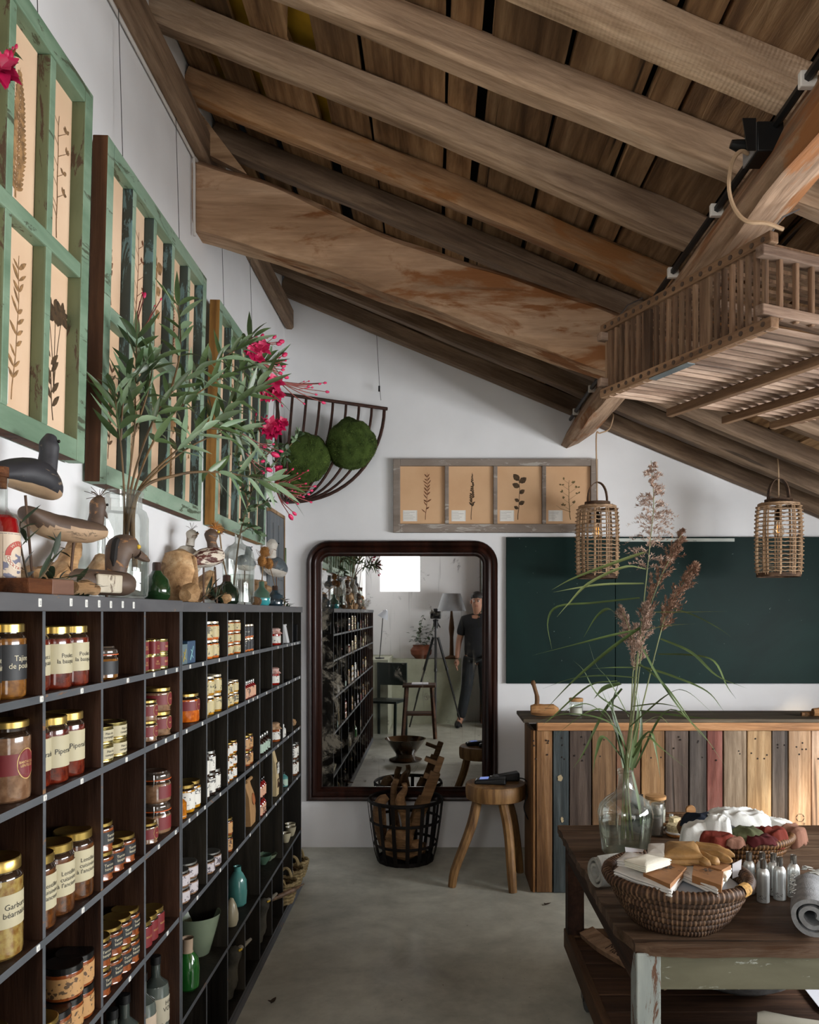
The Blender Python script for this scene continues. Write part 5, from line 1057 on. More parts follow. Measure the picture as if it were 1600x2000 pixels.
for ri, (lab, pxs, D, f0, nb, style, pm) in enumerate(reeds):
    base = P(pxs[0][0], pxs[0][1], 3.0); t = thing('reed', lab, 'reed', tuple(base), 0, RG); n = len(pxs)
    line = spline([P(px, py, lerp(3.0, D, i/(n-1)))-base for i, (px, py) in enumerate(pxs)], 60)
    MB().tube(line, [lerp(.0032, .0012, i/60) for i in range(61)], 6).build('stem', stm, t)
    mb = MB(); k0 = int(60*f0)
    for b in range(nb):
        f = b/(nb-1); i = min(59, int(lerp(k0, 59, f))); c = line[i]; tv = (line[min(60, i+1)]-line[i-1]).normalized()
        L_ = (.13 if style == 'loose' else .095)*(1-f)**.75*(.55+.45*min(1, f*6))+.018
        ang = R.uniform(0, 2*PI); o1 = tv.orthogonal().normalized(); o2 = tv.cross(o1); d = (o1*math.cos(ang)+o2*math.sin(ang))*(.85 if style == 'loose' else .42)+tv*(.75 if style == 'loose' else 1.0); d.normalize()
        for sb in range(3 if style == 'dense' else 2):
            d2 = (d+Vector((R.uniform(-.25, .25), R.uniform(-.25, .25), R.uniform(-.2, .2)))).normalized(); br = [c+d2*L_*s+Vector((0, 0, -(.55 if style == 'loose' else .22)*L_*s*s)) for s in (0, .25, .5, .75, 1)]
            mb.ribbon(br, [.0012, .001, .001, .0008, .0005], (0, 0, 1))
            for s in range(26 if style == 'dense' else 24):
                u = R.uniform(.15, 1.0)*4; j = min(3, int(u)); q = br[j].lerp(br[j+1], u-j); dd = (d2+Vector((R.gauss(0, .5), R.gauss(0, .5), R.gauss(-.15, .5)))).normalized()
                mb.ribbon([q, q+dd*.006, q+dd*R.uniform(.010, .015)], [.0009, .0034, .0003], (R.uniform(-1, 1), R.uniform(-1, 1), 1))
    mb.build('plume', pm, t, 0)
    for pts, d0, d1, w_, idx, pale in leafs:
        if idx != ri: continue
        m_ = len(pts); q = spline([P(px, py, lerp(d0, d1, i/(m_-1)))-base for i, (px, py) in enumerate(pts)], 18)
        MB().ribbon(q, [w_*(.55+.6*math.sin(PI*min(1, i/18*1.1+.12)))*(1-(i/18)**3) if i < 18 else .0004 for i in range(19)], (.2, -.6, 1)).build('leaf', rlf2 if pale else rlf, t, 60)
# bathroom things at the back of the table
q = G(1318, 1612); t = thing('bath_rack', 'small slatted wooden rack at the back of the table', 'rack', (q.x, q.y, TZ))
for i in range(6): MB().box((-.10, -.10+.036*i, .022), (.12, -.078+.036*i, .032)).build('slat', dwd, t, 0, bevel=.002)
for x in (-.09, .095): MB().box((x, -.10, 0), (x+.015, .10, .022)).build('runner', dwd, t, 0, bevel=.002)
bris = M('bristle_cream', '#d3c39a', .9, var=.2, vs=120, bump=.8, bs=300); brw = wood('brush_wood', '#7a4a22', '#a56c35', '#c08a50', 0, 2, rough=.4, vary=0); wrope = M('white_strap', '#d8d6d0', .8, var=0)
q = G(1322, 1634); t = thing('body_brush', 'round body brush with cream bristles upward, in front of the rack', 'brush', (q.x, q.y+.01, TZ), .3)
MB().lathe([(0, 0), (.034, 0), (.040, .006), (.040, .016), (.036, .019), (0, .019)], 28).build('handle', brw, t); MB().lathe([(.0405, .014), (.0415, .019), (.040, .022)], 28).build('strap', wrope, t)
MB().lathe([(0, .019), (.033, .019), (.038, .040), (.033, .049), (0, .052)], 36, wob=lambda a, j: 1+.03*math.sin(a*23+j)).build('bristles', bris, t)
q = G(1318, 1613, TZ+.032); t = thing('nail_brush', 'square cream bristle brush lying on the rack', 'brush', (q.x, q.y, TZ+.032), .5)
MB().box((-.022, -.016, 0), (.022, .016, .016)).build('handle', brw, t, 0, bevel=.003); MB().box((-.020, -.014, .016), (.020, .014, .036)).jitter(.001, 80).build('bristles', bris, t, 0)
q = G(1352, 1612); t = thing('wooden_disc', 'small pale wooden disc behind the far basket', 'ornament', (q.x, q.y+.02, TZ)); MB().lathe([(0, -.008), (.02, -.008), (.022, 0), (.02, .008), (0, .008)], 20, X=Matrix.Translation((0, 0, .06)) @ Matrix.Rotation(PI/2, 4, 'X')).build('disc', dw, t); MB().tube([(0, 0, 0), (0, 0, .04)], .005, 8).build('stem', dw, t)
fro = glass('frosted_plastic', '#dfe0dd', .25, .12, dirt=.35); blb = M('black_bottle', '#0d0c0c', .15, var=0)
q = G(1284, 1631); t = thing('pump_bottle', 'clear frosted pump bottle with a domed cap beside the demijohn', 'bottle', (q.x, q.y, TZ))
MB().lathe([(0, 0), (.022, 0), (.0235, .004), (.0235, .085), (.021, .088)], 24).build('bottle', fro, t); MB().lathe([(0, .004), (.019, .004), (.019, .070), (0, .072)], 20).build('contents', M('grey_lotion', '#a29a94', .5, var=.05), t); MB().lathe([(.024, .080), (.0245, .082), (.0245, .126), (.023, .129), (0, .130)], 24).build('cap', fro, t); MB().lathe([(0, .084), (.017, .086), (.017, .095), (.013, .110), (0, .117)], 18).build('pump', waxm, t)
for px, py, d, h, lab in ((1252, 1632, 3.30, 1.0, 'black spray bottle peeking out behind the demijohn shoulder'), (1239, 1632, 3.33, 1.06, 'black spray bottle mostly hidden behind the demijohn')):
    q = P(px, 1600, d); t = thing('spray_bottle', lab, 'bottle', (q.x, d, TZ), 0, 'black spray bottles behind the demijohn')
    MB().lathe([(0, 0), (.022, 0), (.024, .004), (.024, .095*h), (.018, .105*h), (0, .106*h)], 20).build('bottle', blb, t); MB().lathe([(0, .104*h), (.012, .104*h), (.012, .125*h), (.0095, .126*h), (.0095, .155*h), (0, .157*h)], 16).build('spray_cap', blb, t)
q = P(1281, 1600, 3.355); t = thing('candle_jar', 'large glass candle jar with a wide cork lid at the back of the table', 'jar', (q.x, 3.355, TZ))
MB().lathe([(0, .003), (.040, .003), (.042, .008), (.042, .125), (.039, .127)], 28).build('glass', clear, t); MB().lathe([(0, .008), (.039, .008), (.039, .085), (0, .087)], 24).build('wax', waxm, t); MB().lathe([(0, .122), (.038, .122), (.043, .126), (.043, .138), (0, .140)], 28).build('lid', cork, t)
q = P(1297, 1590, 3.375); t = thing('small_vial', 'tiny dark vial with a silver top behind the pump bottle', 'bottle', (q.x+.018, 3.33, TZ)); MB().lathe([(0, 0), (.009, 0), (.009, .05), (0, .052)], 14).build('bottle', blb, t); MB().lathe([(.007, .05), (.008, .051), (.008, .066), (0, .067)], 14).build('cap', alu, t)
# ------------------------------------------------------------------ on top of the shelf
ST = 1.557; ST2 = 1.554
def sh(px, X=-.865): return abs(X)*F/(CX-px)            # depth of a point at lateral X seen at that column
def spot(px, X=-.865, z=ST): return Vector((X, sh(px, X), z))
# bottles of spirits
redl = M('red_liquor', '#9c0710', .08, var=.05, coat=1.0); clr = glass('bottle_glass', '#f3f6f4'); ambl = M('amber_liquor', '#a8682a', .08, var=.05, coat=1.0)
lab_art = printed('label_art', '#d2bfa8', '#4a5578', .55, .75); lab_pl = M('label_beige', '#cdb9a2', .6, var=.03); redp = M('label_red', '#b5483c', .6, var=0); navyp = M('label_navy', '#333a56', .6, var=0); creamp = M('label_cream', '#d8cdb8', .6, var=.02)
def spirit(label, px, X, liquor, lab, cut):
    q = spot(px, X); t = thing('spirits_bottle', label, 'bottle', tuple(q), 0, 'spirits bottles on the shelf top'); r = .034
    MB().lathe([(0, 0), (.031, 0), (r, .004), (r, .128), (.030, .148), (.017, .160), (.0125, .168), (.0125, .215), (.0145, .217), (.0145, .224), (.012, .225)], 32).build('glass', clr, t)
    MB().lathe([(0, .006), (r-.002, .007), (r-.002, .128), (.0285, .146), (.022, .152), (0, .152)], 28).build('liquor', liquor, t)
    MB().lathe([(0, .205), (.011, .205), (.0115, .226), (.0150, .227), (.0150, .246), (0, .247)], 20).build('stopper', wood('stopper_wood', '#4a2c1a', '#6e4429', '#8a5c3a', 0, 2, vary=0), t)
    lb = MB().lathe([(r+.0006, .022), (r+.0008, .118)], 36, a0=-2.9, a1=1.6).build('label', lab, t)
    if cut:
        k = MB().lathe([(r+.0012, .024), (r+.0012, .116)], 16, a0=-.95, a1=.9); k.build('art_panel', lab_art, lb)
        k = MB()
        for i in range(24):
            a, b = 2*PI*i/24, 2*PI*(i+1)/24
            for r1, r2 in ((.019, .029),): k.add([((r+.0017)*math.cos(x/r), (r+.0017)*math.sin(x/r), .073+z) for x, z in ((r1*math.cos(a), r1*math.sin(a)), (r2*math.cos(a), r2*math.sin(a)), (r2*math.cos(b), r2*math.sin(b)), (r1*math.cos(b), r1*math.sin(b)))], [(0, 1, 2, 3)], 0 if i < 12 else 1)
        k.build('round_badge', [redp, creamp], lb, 0)
        k = MB(); text_arc = [('WILD', 1, PI*.72), ('COCKTAIL', -1, PI*1.05)]
        for s, up, a0 in text_arc:
            for j, ch in enumerate(s):
                a = (a0-.30*j) if up == 1 else (a0+.26*j); vs, fs = textdata(ch, .0085); R_ = .0240; rot = a-PI/2 if up == 1 else a+PI/2
                pts = [(R_*math.cos(a)+x*math.cos(rot)-y*math.sin(rot), R_*math.sin(a)+x*math.sin(rot)+y*math.cos(rot)) for x, y, _ in vs]
                k.add([((r+.0022)*math.cos(x/r), (r+.0022)*math.sin(x/r), .073+z) for x, z in pts], fs, 0 if up == 1 else 1)
        k.build('lettering', [creamp, redp], lb, 0)
        k = MB()
        for i in range(20): a, b = 2.2+1.9*i/20, 2.2+1.9*(i+1)/20; k.add([((r+.0013)*math.cos(-1.0+x/r), (r+.0013)*math.sin(-1.0+x/r), .07+z) for rr in (.026, .0275) for x, z in ((rr*math.cos(a), rr*math.sin(a)), (rr*math.cos(b), rr*math.sin(b)))], [(0, 1, 3, 2)])
        for z in (.024, .1145): k.lathe([(r+.0013, z), (r+.0013, z+.0008)], 24, a0=-2.8, a1=1.5)
        k.build('line_work', navyp, lb, 0)
spirit('bottle of bright red spirit with a round red badge on its label', 1, -.845, redl, lab_pl, True)
spirit('amber spirits bottle cut off by the frame edge beside the red bottle', -62, -.83, ambl, printed('label_green_art', '#c9b596', '#3f6a58', .5, .7), False)
# decoys
dkp = painted('decoy_black', '#26262a', '#36353a', '#7a6a56', .12, axis=1, vs=4); dkb = painted('decoy_brown', '#4b3a2f', '#5e4b3d', '#9a6e45', .25, axis=1, vs=4); bel = painted('decoy_belly', '#a08468', '#b89c7c', '#6b5844', .2, axis=1, vs=5); dkgrey = painted('decoy_head', '#3a322c', '#4a4038', '#75604c', .12, axis=1, vs=5)
wht = painted('decoy_white', '#cfc9bf', '#bdb4a6', '#7d6a58', .22, axis=1, vs=6); rustp = painted('decoy_speckle', '#4a231c', '#5e2c20', '#d9cdbb', .62, axis=1, vs=9); slate = painted('decoy_slate', '#3f474c', '#565f64', '#a8a9a4', .2, axis=1, vs=6); eyey = M('eye_yellow', '#d8b23c', .2, var=0); eyeb = M('eye_black', '#0a0908', .15, var=0)
rod = M('rust_rod', '#5a4334', .6, .5, var=.2)
def decoy(label, foot, top_z, body, prof, head, beak, bm_, hm, belly=None, tilt=0, rods=None, yaw=0, crest=None, eye=eyeb):
    """body: list of (along, up) centreline points with (half width, half height); along points to the bird's breast"""
    t = thing('bird_decoy', label, 'bird decoy', (foot.x, foot.y, foot.z), yaw, 'carved wooden birds on the shelf top')
    mb = MB(); vs = []; seg = 22
    bq = spline([(p_[0], a_, b_) for p_, (a_, b_) in zip([(q_[0], q_[1]) for q_ in body], prof)], 28); bu = spline([(a_, u_, 0) for a_, u_ in body], 28)
    body = [(v_.x, v_.y) for v_ in bu]; prof = [(max(.003, v_.y), max(.003, v_.z)) for v_ in bq]
    n = len(body)
    for (a, u), (w_, h_) in zip(body, prof):
        for k in range(seg): b = 2*PI*k/seg; vs.append((w_*math.sin(b), a, top_z+u+h_*math.cos(b)*(1.0 if math.cos(b) > 0 else .85)))
    mb.add(vs, [(i*seg+k, i*seg+(k+1) % seg, (i+1)*seg+(k+1) % seg, (i+1)*seg+k) for i in range(n-1) for k in range(seg)]+[tuple(range(seg-1, -1, -1)), tuple(range((n-1)*seg, n*seg))], 0)
    if belly:
        for fi, f in enumerate(mb.f):
            c = sum((Vector(mb.v[i]) for i in f), Vector())/len(f)
            if c.z < top_z+belly(c.y): mb.m[fi] = 1
    mb.jitter(.002, 30, 3).build('body', [bm_, bel if bm_ not in (rustp, slate, wht) else wht], t, 50)
    hp = [Vector((0, a, top_z+u)) for a, u in head[0]]; hd = MB().tube(spline(hp, 14), [lerp(head[1][min(int(i/14*(len(head[1])-1)), len(head[1])-2)], head[1][min(int(i/14*(len(head[1])-1))+1, len(head[1])-1)], (i/14*(len(head[1])-1)) % 1 if i < 14 else 1) for i in range(15)], 14).build('head', hm, t)
    for s in (1, -1):
        e = Vector(beak[2]); MB().sphere((s*head[2], e.x, top_z+e.y), beak[3], 8).build('eye', eye, hd)
    MB().tube([(0, *(Vector(beak[0])+Vector((0, top_z)))), (0, *((Vector(beak[0])*.4+Vector(beak[1])*.6)+Vector((0, top_z)))), (0, *(Vector(beak[1])+Vector((0, top_z))))], [beak[4], beak[4]*.75, beak[4]*.25], 8).build('beak', beak[5], hd)
    for (x, y, x2, y2, z2) in (rods or []): MB().tube([(x, y, 0), (x2, y2, top_z+z2)], .0035, 6).build('rod', rod, t)
    if crest:
        k = MB()
        for i in range(crest[2]): d = Vector((R.gauss(0, .5), R.gauss(crest[3], .6), R.gauss(crest[4], .6))).normalized(); c = Vector((0, crest[0], top_z+crest[1])); k.tube([c, c+d*.018, c+d*R.uniform(.025, .04)+Vector((0, 0, -.004))], .0007, 4)
        k.build('tuft', crest[5], hd)
    return t
f0 = Vector((-.870, sh(72, -.87), ST))
t_ = decoy('black duck decoy high on a thin rod above the bottle', f0, .235, [(-.17, .010), (-.15, .012), (-.11, .018), (-.05, .022), (.01, .018), (.055, .006), (.085, -.002)], [(.006, .005), (.026, .015), (.045, .027), (.056, .038), (.054, .042), (.036, .032), (.008, .010)], ([(.035, .045), (.042, .075), (.045, .10), (.052, .122)], [.026, .024, .026, .014], .021), ((.062, .095), (.078, .082), (.056, .110), .004, .007, dkp), dkp, dkp, lambda y: -.004-.05*y, rods=[(0, -.01, 0, -.04, -.02)], yaw=-.30)
t_.scale = (.85, .80, 1.0)
f1 = Vector((-.858, sh(145, -.858), ST))
decoy('weathered brown duck decoy with a bare wooden flank on a rusty rod', f1, .150, [(-.165, .038), (-.15, .030), (-.10, .012), (-.03, .006), (.04, .008), (.09, .012), (.105, .012)], [(.008, .006), (.024, .018), (.036, .030), (.040, .032), (.036, .030), (.026, .022), (.008, .008)], ([(.075, .028), (.082, .055), (.086, .082), (.096, .100)], [.020, .018, .020, .010], .016), ((.104, .070), (.122, .052), (.100, .082), .0035, .006, dkb), dkb, dkb, lambda y: .012+.06*y, rods=[(0, -.02, 0, 0, -.01)], yaw=-.25, crest=(.092, .10, 14, .2, .6, rod))
f2 = Vector((-.835, sh(196, -.835), ST))
t = decoy('brown duck decoy with yellow eye and white patched flank, before the glass jar', f2, .036, [(-.16, .012), (-.13, .008), (-.06, .002), (.02, .0), (.07, .0), (.10, .0)], [(.010, .008), (.026, .020), (.034, .032), (.036, .034), (.034, .034), (.020, .024)], ([(.05, .03), (.055, .065), (.065, .090), (.09, .098), (.115, .088)], [.026, .030, .036, .032, .018], .029), ((.122, .082), (.165, .066), (.098, .098), .006, .014, dkb), dkb, dkb, None, rods=[(0, .02, 0, .02, -.02)], yaw=-.42, eye=eyey)
MB().box((.030, -.045, .012), (.040, .035, .058)).jitter(.004, 40).build('white_patch', painted('cracked_white', '#c7bda8', '#b3a893', '#6b5a48', .3, axis=2, vs=8), t, 0, bevel=.006)
MB().tube(spline([(0.01, .055, .135), (.012, .04, .145), (.014, .03, .11), (.014, .028, .08)], 14), [.009]*12+[.006, .004, .002], 8).build('feather_tuft', M('feather_black', '#17120f', .8, var=.2), t)
# olive sprigs and driftwood along the shelf top
olv = M('olive_leaf', '#33412c', .45, var=.25, vs=8, col2='#1e2a1c'); olst = M('olive_stem', '#5a4c36', .7, var=.2)
def sprig(label, pts, nl, L_, w_, m_=olv, name='olive_sprig', group='olive sprigs on the shelf top', spread=.9, seed=0):
    b = Vector(pts[0]); t = thing(name, label, 'branch', tuple(b), 0, group); q = spline([Vector(p)-b for p in pts], 30); MB().tube(q, [lerp(.003, .001, i/30) for i in range(31)], 6).build('stem', olst, t); mb = MB()
    for i in range(nl):
        f = .12+.88*(i+.5)/nl; k = min(29, int(f*30)); tv = (q[k+1]-q[k]).normalized(); o1 = tv.orthogonal().normalized(); a = PI*(i % 2)+R.uniform(-.9, .9); d = (tv*.7+(o1*math.cos(a)+tv.cross(o1)*math.sin(a))*spread).normalized()
        mb.leaf(q[k], d, (R.uniform(-.3, .3), R.uniform(-.3, .3), 1), L_*R.uniform(.7, 1.15), w_*R.uniform(.8, 1.1), R.uniform(-.1, .35))
    mb.build('foliage', m_, t, 60); return t
sprig('olive sprig standing up beside the red bottle', [spot(60, -.83)+Vector((0, .0, .01)), spot(48, -.84)+Vector((0, 0, .06)), spot(38, -.84)+Vector((0, 0, .12)), spot(40, -.85)+Vector((0, 0, .15))], 9, .05, .016)
sprig('olive sprig arching over the driftwood blocks', [spot(66, -.80)+Vector((0, 0, .02)), spot(90, -.80)+Vector((0, 0, .05)), spot(108, -.80)+Vector((0, 0, .085)), spot(118, -.80)+Vector((0, 0, .11))], 14, .055, .014)
sprig('olive sprig lying low in front of the decoy head', [spot(95, -.79)+Vector((0, 0, .03)), spot(125, -.79)+Vector((0, 0, .035)), spot(150, -.78)+Vector((0, 0, .03)), spot(185, -.78)+Vector((0, 0, .015))], 16, .06, .013)
sprig('small olive sprig under the carved bird with a white head', [spot(392, -.82, ST2)+Vector((0, 0, .012)), spot(402, -.80, ST2)+Vector((0, 0, .03)), spot(412, -.79, ST2)+Vector((0, 0, .05)), spot(416, -.79, ST2)+Vector((0, 0, .06))], 12, .06, .012)
sprig('olive sprig lying before the dark green vase', [spot(420, -.80, ST2)+Vector((0, 0, .015)), spot(430, -.79, ST2)+Vector((0, 0, .03)), spot(440, -.79, ST2)+Vector((0, 0, .035))], 10, .05, .012)
sprig('curled sprig trailing at the far end of the shelf top', [spot(548, -.80, ST2)+Vector((0, 0, .04)), spot(556, -.79, ST2)+Vector((0, 0, .03)), spot(563, -.78, ST2)+Vector((0, 0, .015)), spot(569, -.775, ST2)+Vector((0, 0, .006))], 9, .035, .014)
dwl = wood('driftwood_light', '#8f6d48', '#bf9a70', '#dcc09a', 1, 1.2, rough=.65, bump=.45, crack=.5, vary=.25)
def chunk(label, pts, rs, m_=dwl, seed=0, z=ST, jit=.006):
    q = [spot(px, X, z)+Vector((0, 0, dz)) for px, X, dz in pts]; b = q[0].copy(); n = 12
    rr = [lerp(rs[min(int(i/n*(len(rs)-1)), len(rs)-2)], rs[min(int(i/n*(len(rs)-1))+1, len(rs)-1)], (i/n*(len(rs)-1)) % 1 if i < n else 1) for i in range(n+1)]
    o = MB().tube([p_-b for p_ in spline(q, n)], rr, 9).jitter(jit, 24, seed).build('driftwood_piece', m_, None, 40); o.location = b; return tag(o, label, 'driftwood', 'driftwood on the shelf top')
o = MB().box((-.03, -.07, 0), (.03, .03, .032)).jitter(.002, 20).build('wood_block', painted('block_brown', '#6b4a3a', '#7d5a48', '#9a7a62', .2, axis=1), None, 0, bevel=.003); o.location = spot(105, -.80); tag(o, 'flat brown painted wood block at the shelf edge under the olive leaves', 'block')
o = MB().box((-.03, -.05, 0), (.03, .05, .030)).jitter(.002, 20).build('wood_block', wood('block_dark', '#3a2010', '#5c3419', '#7a4a28', 1, 1, vary=0), None, 0, bevel=.003); o.location = spot(52, -.80); tag(o, 'dark reddish wood block at the shelf edge by the red bottle', 'block')
chunk('driftwood horn leaning up behind the olive leaves, inner one', [(95, -.89, .02), (118, -.89, .05), (134, -.90, .09), (146, -.91, .135)], (.03, .034, .026, .018), seed=1); chunk('driftwood horn leaning up beside the decoy head', [(160, -.90, .02), (178, -.90, .05), (190, -.90, .08), (200, -.90, .105)], (.022, .026, .022, .02), seed=2)
chunk('pale driftwood wedge lying low by the red bottle', [(40, -.90, .03), (60, -.90, .035), (85, -.90, .03)], (.028, .034, .02), seed=3); chunk('driftwood block lying before the white patched decoy', [(140, -.785, .018), (160, -.785, .018), (188, -.785, .016)], (.014, .018, .012), seed=4)
chunk('driftwood block behind the olive leaves', [(80, -.93, .035), (105, -.93, .045), (140, -.93, .03)], (.034, .04, .028), seed=5)
o = MB().tube([(0, -.02, 0), (0, -.03, .05), (0, -.02, .10), (0, .0, .15), (0, .01, .165)], [.052, .058, .062, .052, .02], 12).jitter(.008, 16, 2).build('carved_driftwood', dwl, None, 40); o.location = spot(354, -.85, ST2); tag(o, 'big rounded golden driftwood lump standing on the shelf top', 'driftwood')
o = MB().tube([(0, 0, 0), (0, .01, .06), (0, .02, .11), (0, .022, .155)], [.022, .020, .016, .004], 8, asp=.5).jitter(.003, 26, 4).build('carved_driftwood', dwl, None, 40); o.location = spot(374, -.80, ST2); tag(o, 'pale leaf-shaped driftwood sliver standing before the golden lump', 'driftwood')
o = MB().tube([(0, -.05, .02), (0, .0, .03), (0, .06, .022)], [.02, .034, .012], 9).jitter(.005, 26, 6).build('carved_driftwood', dwl, None, 40); o.location = spot(372, -.785, ST2); tag(o, 'rounded pale driftwood foot at the shelf edge below the golden lump', 'driftwood')
chunk('pale driftwood curve below the speckled bird', [(385, -.90, .03), (396, -.90, .07), (410, -.91, .11)], (.03, .034, .03), seed=7, z=ST2); chunk('driftwood log behind the dark green vase', [(405, -.92, .05), (420, -.92, .045), (440, -.92, .04)], (.026, .026, .02), seed=8, z=ST2)
chunk('forked driftwood pointing past the glass bottle', [(492, -.90, .10), (505, -.90, .115), (519, -.90, .125)], (.03, .02, .010), seed=9, z=ST2); chunk('second fork of driftwood under the teasels', [(494, -.91, .07), (504, -.91, .085), (514, -.91, .10)], (.02, .016, .010), seed=10, z=ST2)
chunk('crooked driftwood hook behind the blue-grey vase', [(516, -.92, .10), (526, -.92, .085), (530, -.92, .05), (522, -.92, .02)], (.02, .024, .022, .018), seed=11, z=ST2); chunk('small driftwood pebble before the dark green vase', [(440, -.785, .02), (446, -.785, .022)], (.02, .016), seed=12, z=ST2); chunk('small grey wood chip before the teal vase', [(497, -.785, .018), (504, -.785, .018)], (.018, .016), dwd, seed=13, z=ST2)
# birds farther along
q = Vector((-.90, sh(371, -.90), ST2))
decoy('pale wooden bird with a white head on the shelf top behind the golden lump', q, .15, [(-.075, .0), (-.06, .004), (-.02, .006), (.03, .0), (.055, -.008)], [(.008, .010), (.030, .045), (.036, .055), (.030, .045), (.010, .012)], ([(.0, .06), (.005, .085), (.012, .105), (.018, .118)], [.016, .015, .022, .012], .018), ((.026, .105), (.056, .112), (.02, .112), .0035, .007, dkb), wht, wht, None, rods=[(0, -.03, 0, -.03, -.03), (0, .03, 0, .03, -.03)], yaw=-.3, crest=(.012, .122, 6, -.1, 1.2, rod))
q = Vector((-.825, sh(409, -.825), ST2)); tuft = M('straw_tuft', '#b57a3c', .8, var=.25, vs=30)
decoy('speckled reddish-brown bird on thin legs with a straw tuft, facing the mirror', q, .155, [(-.145, -.028), (-.11, -.018), (-.06, .0), (-.01, .010), (.04, .020), (.065, .022)], [(.005, .006), (.018, .014), (.034, .032), (.042, .040), (.036, .034), (.012, .012)], ([(.02, .045), (.012, .070), (.010, .095), (.018, .112)], [.020, .017, .026, .014], .022), ((.034, .102), (.080, .115), (.024, .108), .0055, .008, dkb), rustp, dkb, lambda y: -.012+.1*y, rods=[(0, -.03, 0, -.03, -.02), (.01, .03, 0, .03, -.02)], yaw=-.45, crest=(.03, .12, 90, .1, .5, tuft), eye=eyey)
q = Vector((-.885, sh(478, -.885), ST2))
decoy('grey bird half hidden behind the glass bottle', q, .19, [(-.07, .0), (-.05, .004), (.0, .006), (.05, .0), (.075, -.006)], [(.008, .008), (.030, .03), (.04, .04), (.034, .032), (.01, .01)], ([(.03, .03), (.04, .06), (.045, .085)], [.016, .016, .012], .014), ((.055, .08), (.085, .07), (.048, .085), .003, .006, dkp), slate, slate, lambda y: -.006, rods=[(0, 0, 0, 0, -.02)], yaw=-.2)
q = Vector((-.90, sh(540, -.90), ST2))
decoy('slate and white bird with a black cap at the far end of the shelf top', q, .215, [(-.10, .008), (-.07, .010), (-.02, .008), (.04, -.002), (.085, -.020)], [(.012, .014), (.046, .048), (.056, .062), (.050, .054), (.014, .016)], ([(-.05, .055), (-.052, .10), (-.05, .135), (-.045, .16)], [.024, .024, .034, .016], .03), ((-.045, .13), (-.02, .125), (-.03, .14), .004, .006, dkp), slate, wht, lambda y: -.012-.15*y, rods=[(0, .0, 0, .0, -.03)], yaw=-.3)
# vases
def vase(name, label, q, prof, m_, seg=32, mi=None):
    t = thing(name, label, 'vase', tuple(q)); MB().lathe(prof, seg, mi or 0).build('body', m_, t); return t
grn = M('glaze_green', '#1e3a1e', .12, var=.15, vs=5, coat=.6); dgrn = M('glaze_dark_green', '#1d2a1e', .12, var=.2, vs=8, coat=.6); teal = M('glaze_turquoise', '#3f9fa4', .15, var=.06, coat=.6); tgr = M('glaze_sage', '#4f6a58', .2, var=.1, coat=.4); bgr = M('glaze_blue_grey', '#33454f', .15, var=.15, coat=.6); brn = M('glaze_brown_lip', '#3e2a20', .4, var=.1)
bv = lambda r, h: [(0, 0), (r*.75, 0), (r*.98, h*.12), (r, h*.32), (r*.86, h*.55), (r*.45, h*.70), (r*.32, h*.78), (r*.31, h*.96), (r*.26, h*1.0), (r*.2, h*.95)]
vase('bud_vase', 'small dark green bud vase beside the big glass jar', spot(306, -.845), bv(.041, .116), [grn, brn], mi=[0]*6+[1]*3)
vase('bud_vase', 'dark green bud vase holding a dry stalk, before the glass bottle', spot(443, -.84, ST2), bv(.050, .118), [dgrn, brn], mi=[0]*6+[1]*3)
vase('bud_vase', 'turquoise bud vase with a sage neck holding teasels', spot(511, -.83, ST2), bv(.042, .116), [teal, tgr], mi=[0]*3+[1]*6)
vase('bud_vase', 'blue-grey bud vase holding a teasel at the end of the shelf top', spot(537, -.85, ST2), bv(.048, .110), [bgr, brn], mi=[0]*6+[1]*3)
tst = M('dry_stalk', '#8a7050', .8, var=.2); tea = M('teasel', '#9c6a34', .9, var=.25, vs=30)
def teasel(label, q, tip):
    t = thing('teasel', label, 'dried flower', tuple(q), 0, 'dried teasels'); d = tip-q; MB().tube(spline([(0, 0, 0), d*.5+Vector((0, .005, .005)), d], 10), .0022, 6).build('stalk', tst, t); hd = MB().sphere(d, (.022, .022, .026), 14).build('head', tea, t); sp2 = MB()
    for i in range(150): n_ = Vector((R.gauss(0, 1), R.gauss(0, 1), R.gauss(0, 1))).normalized(); c = d+n_*.021; w_ = n_.orthogonal().normalized()*.0011; sp2.add([c-w_, c+w_, c+n_*.011], [(0, 1, 2)])
    for i in range(7): a = 2*PI*i/7; n_ = Vector((math.cos(a), math.sin(a), -.2)); sp2.tube([d+Vector((0, 0, -.02)), d+n_*.03+Vector((0, 0, -.01)), d+n_*.042+Vector((0, 0, .02))], .0008, 4)
    sp2.build('spines', tea, hd, 0)
D_ = sh(511, -.83); a, b, c = spot(511, -.83, ST2+.112), spot(511, -.83, ST2+.112), spot(537, -.85, ST2+.105)
teasel('teasel head highest in the turquoise vase', a, P(517, 1078, D_+.03)); teasel('teasel head turned toward the wall from the turquoise vase', b+Vector((.003, 0, 0)), P(512, 1096, D_-.01)); teasel('teasel head leaning from the blue-grey vase', c, P(525, 1101, D_+.02))
q = spot(443, -.84, ST2+.11); t = thing('dry_stalk', 'bare dry stalk rising from the dark green vase', 'dried flower', tuple(q)); MB().tube(spline([(0, 0, 0), (-.008, -.04, .09), (-.012, -.06, .17)], 10), .003, 6).build('stalk', tst, t); MB().tube([(-.006, -.02, .05), (-.01, -.11, .075), (-.01, -.17, .0)], .0012, 5).build('twig', tst, t)
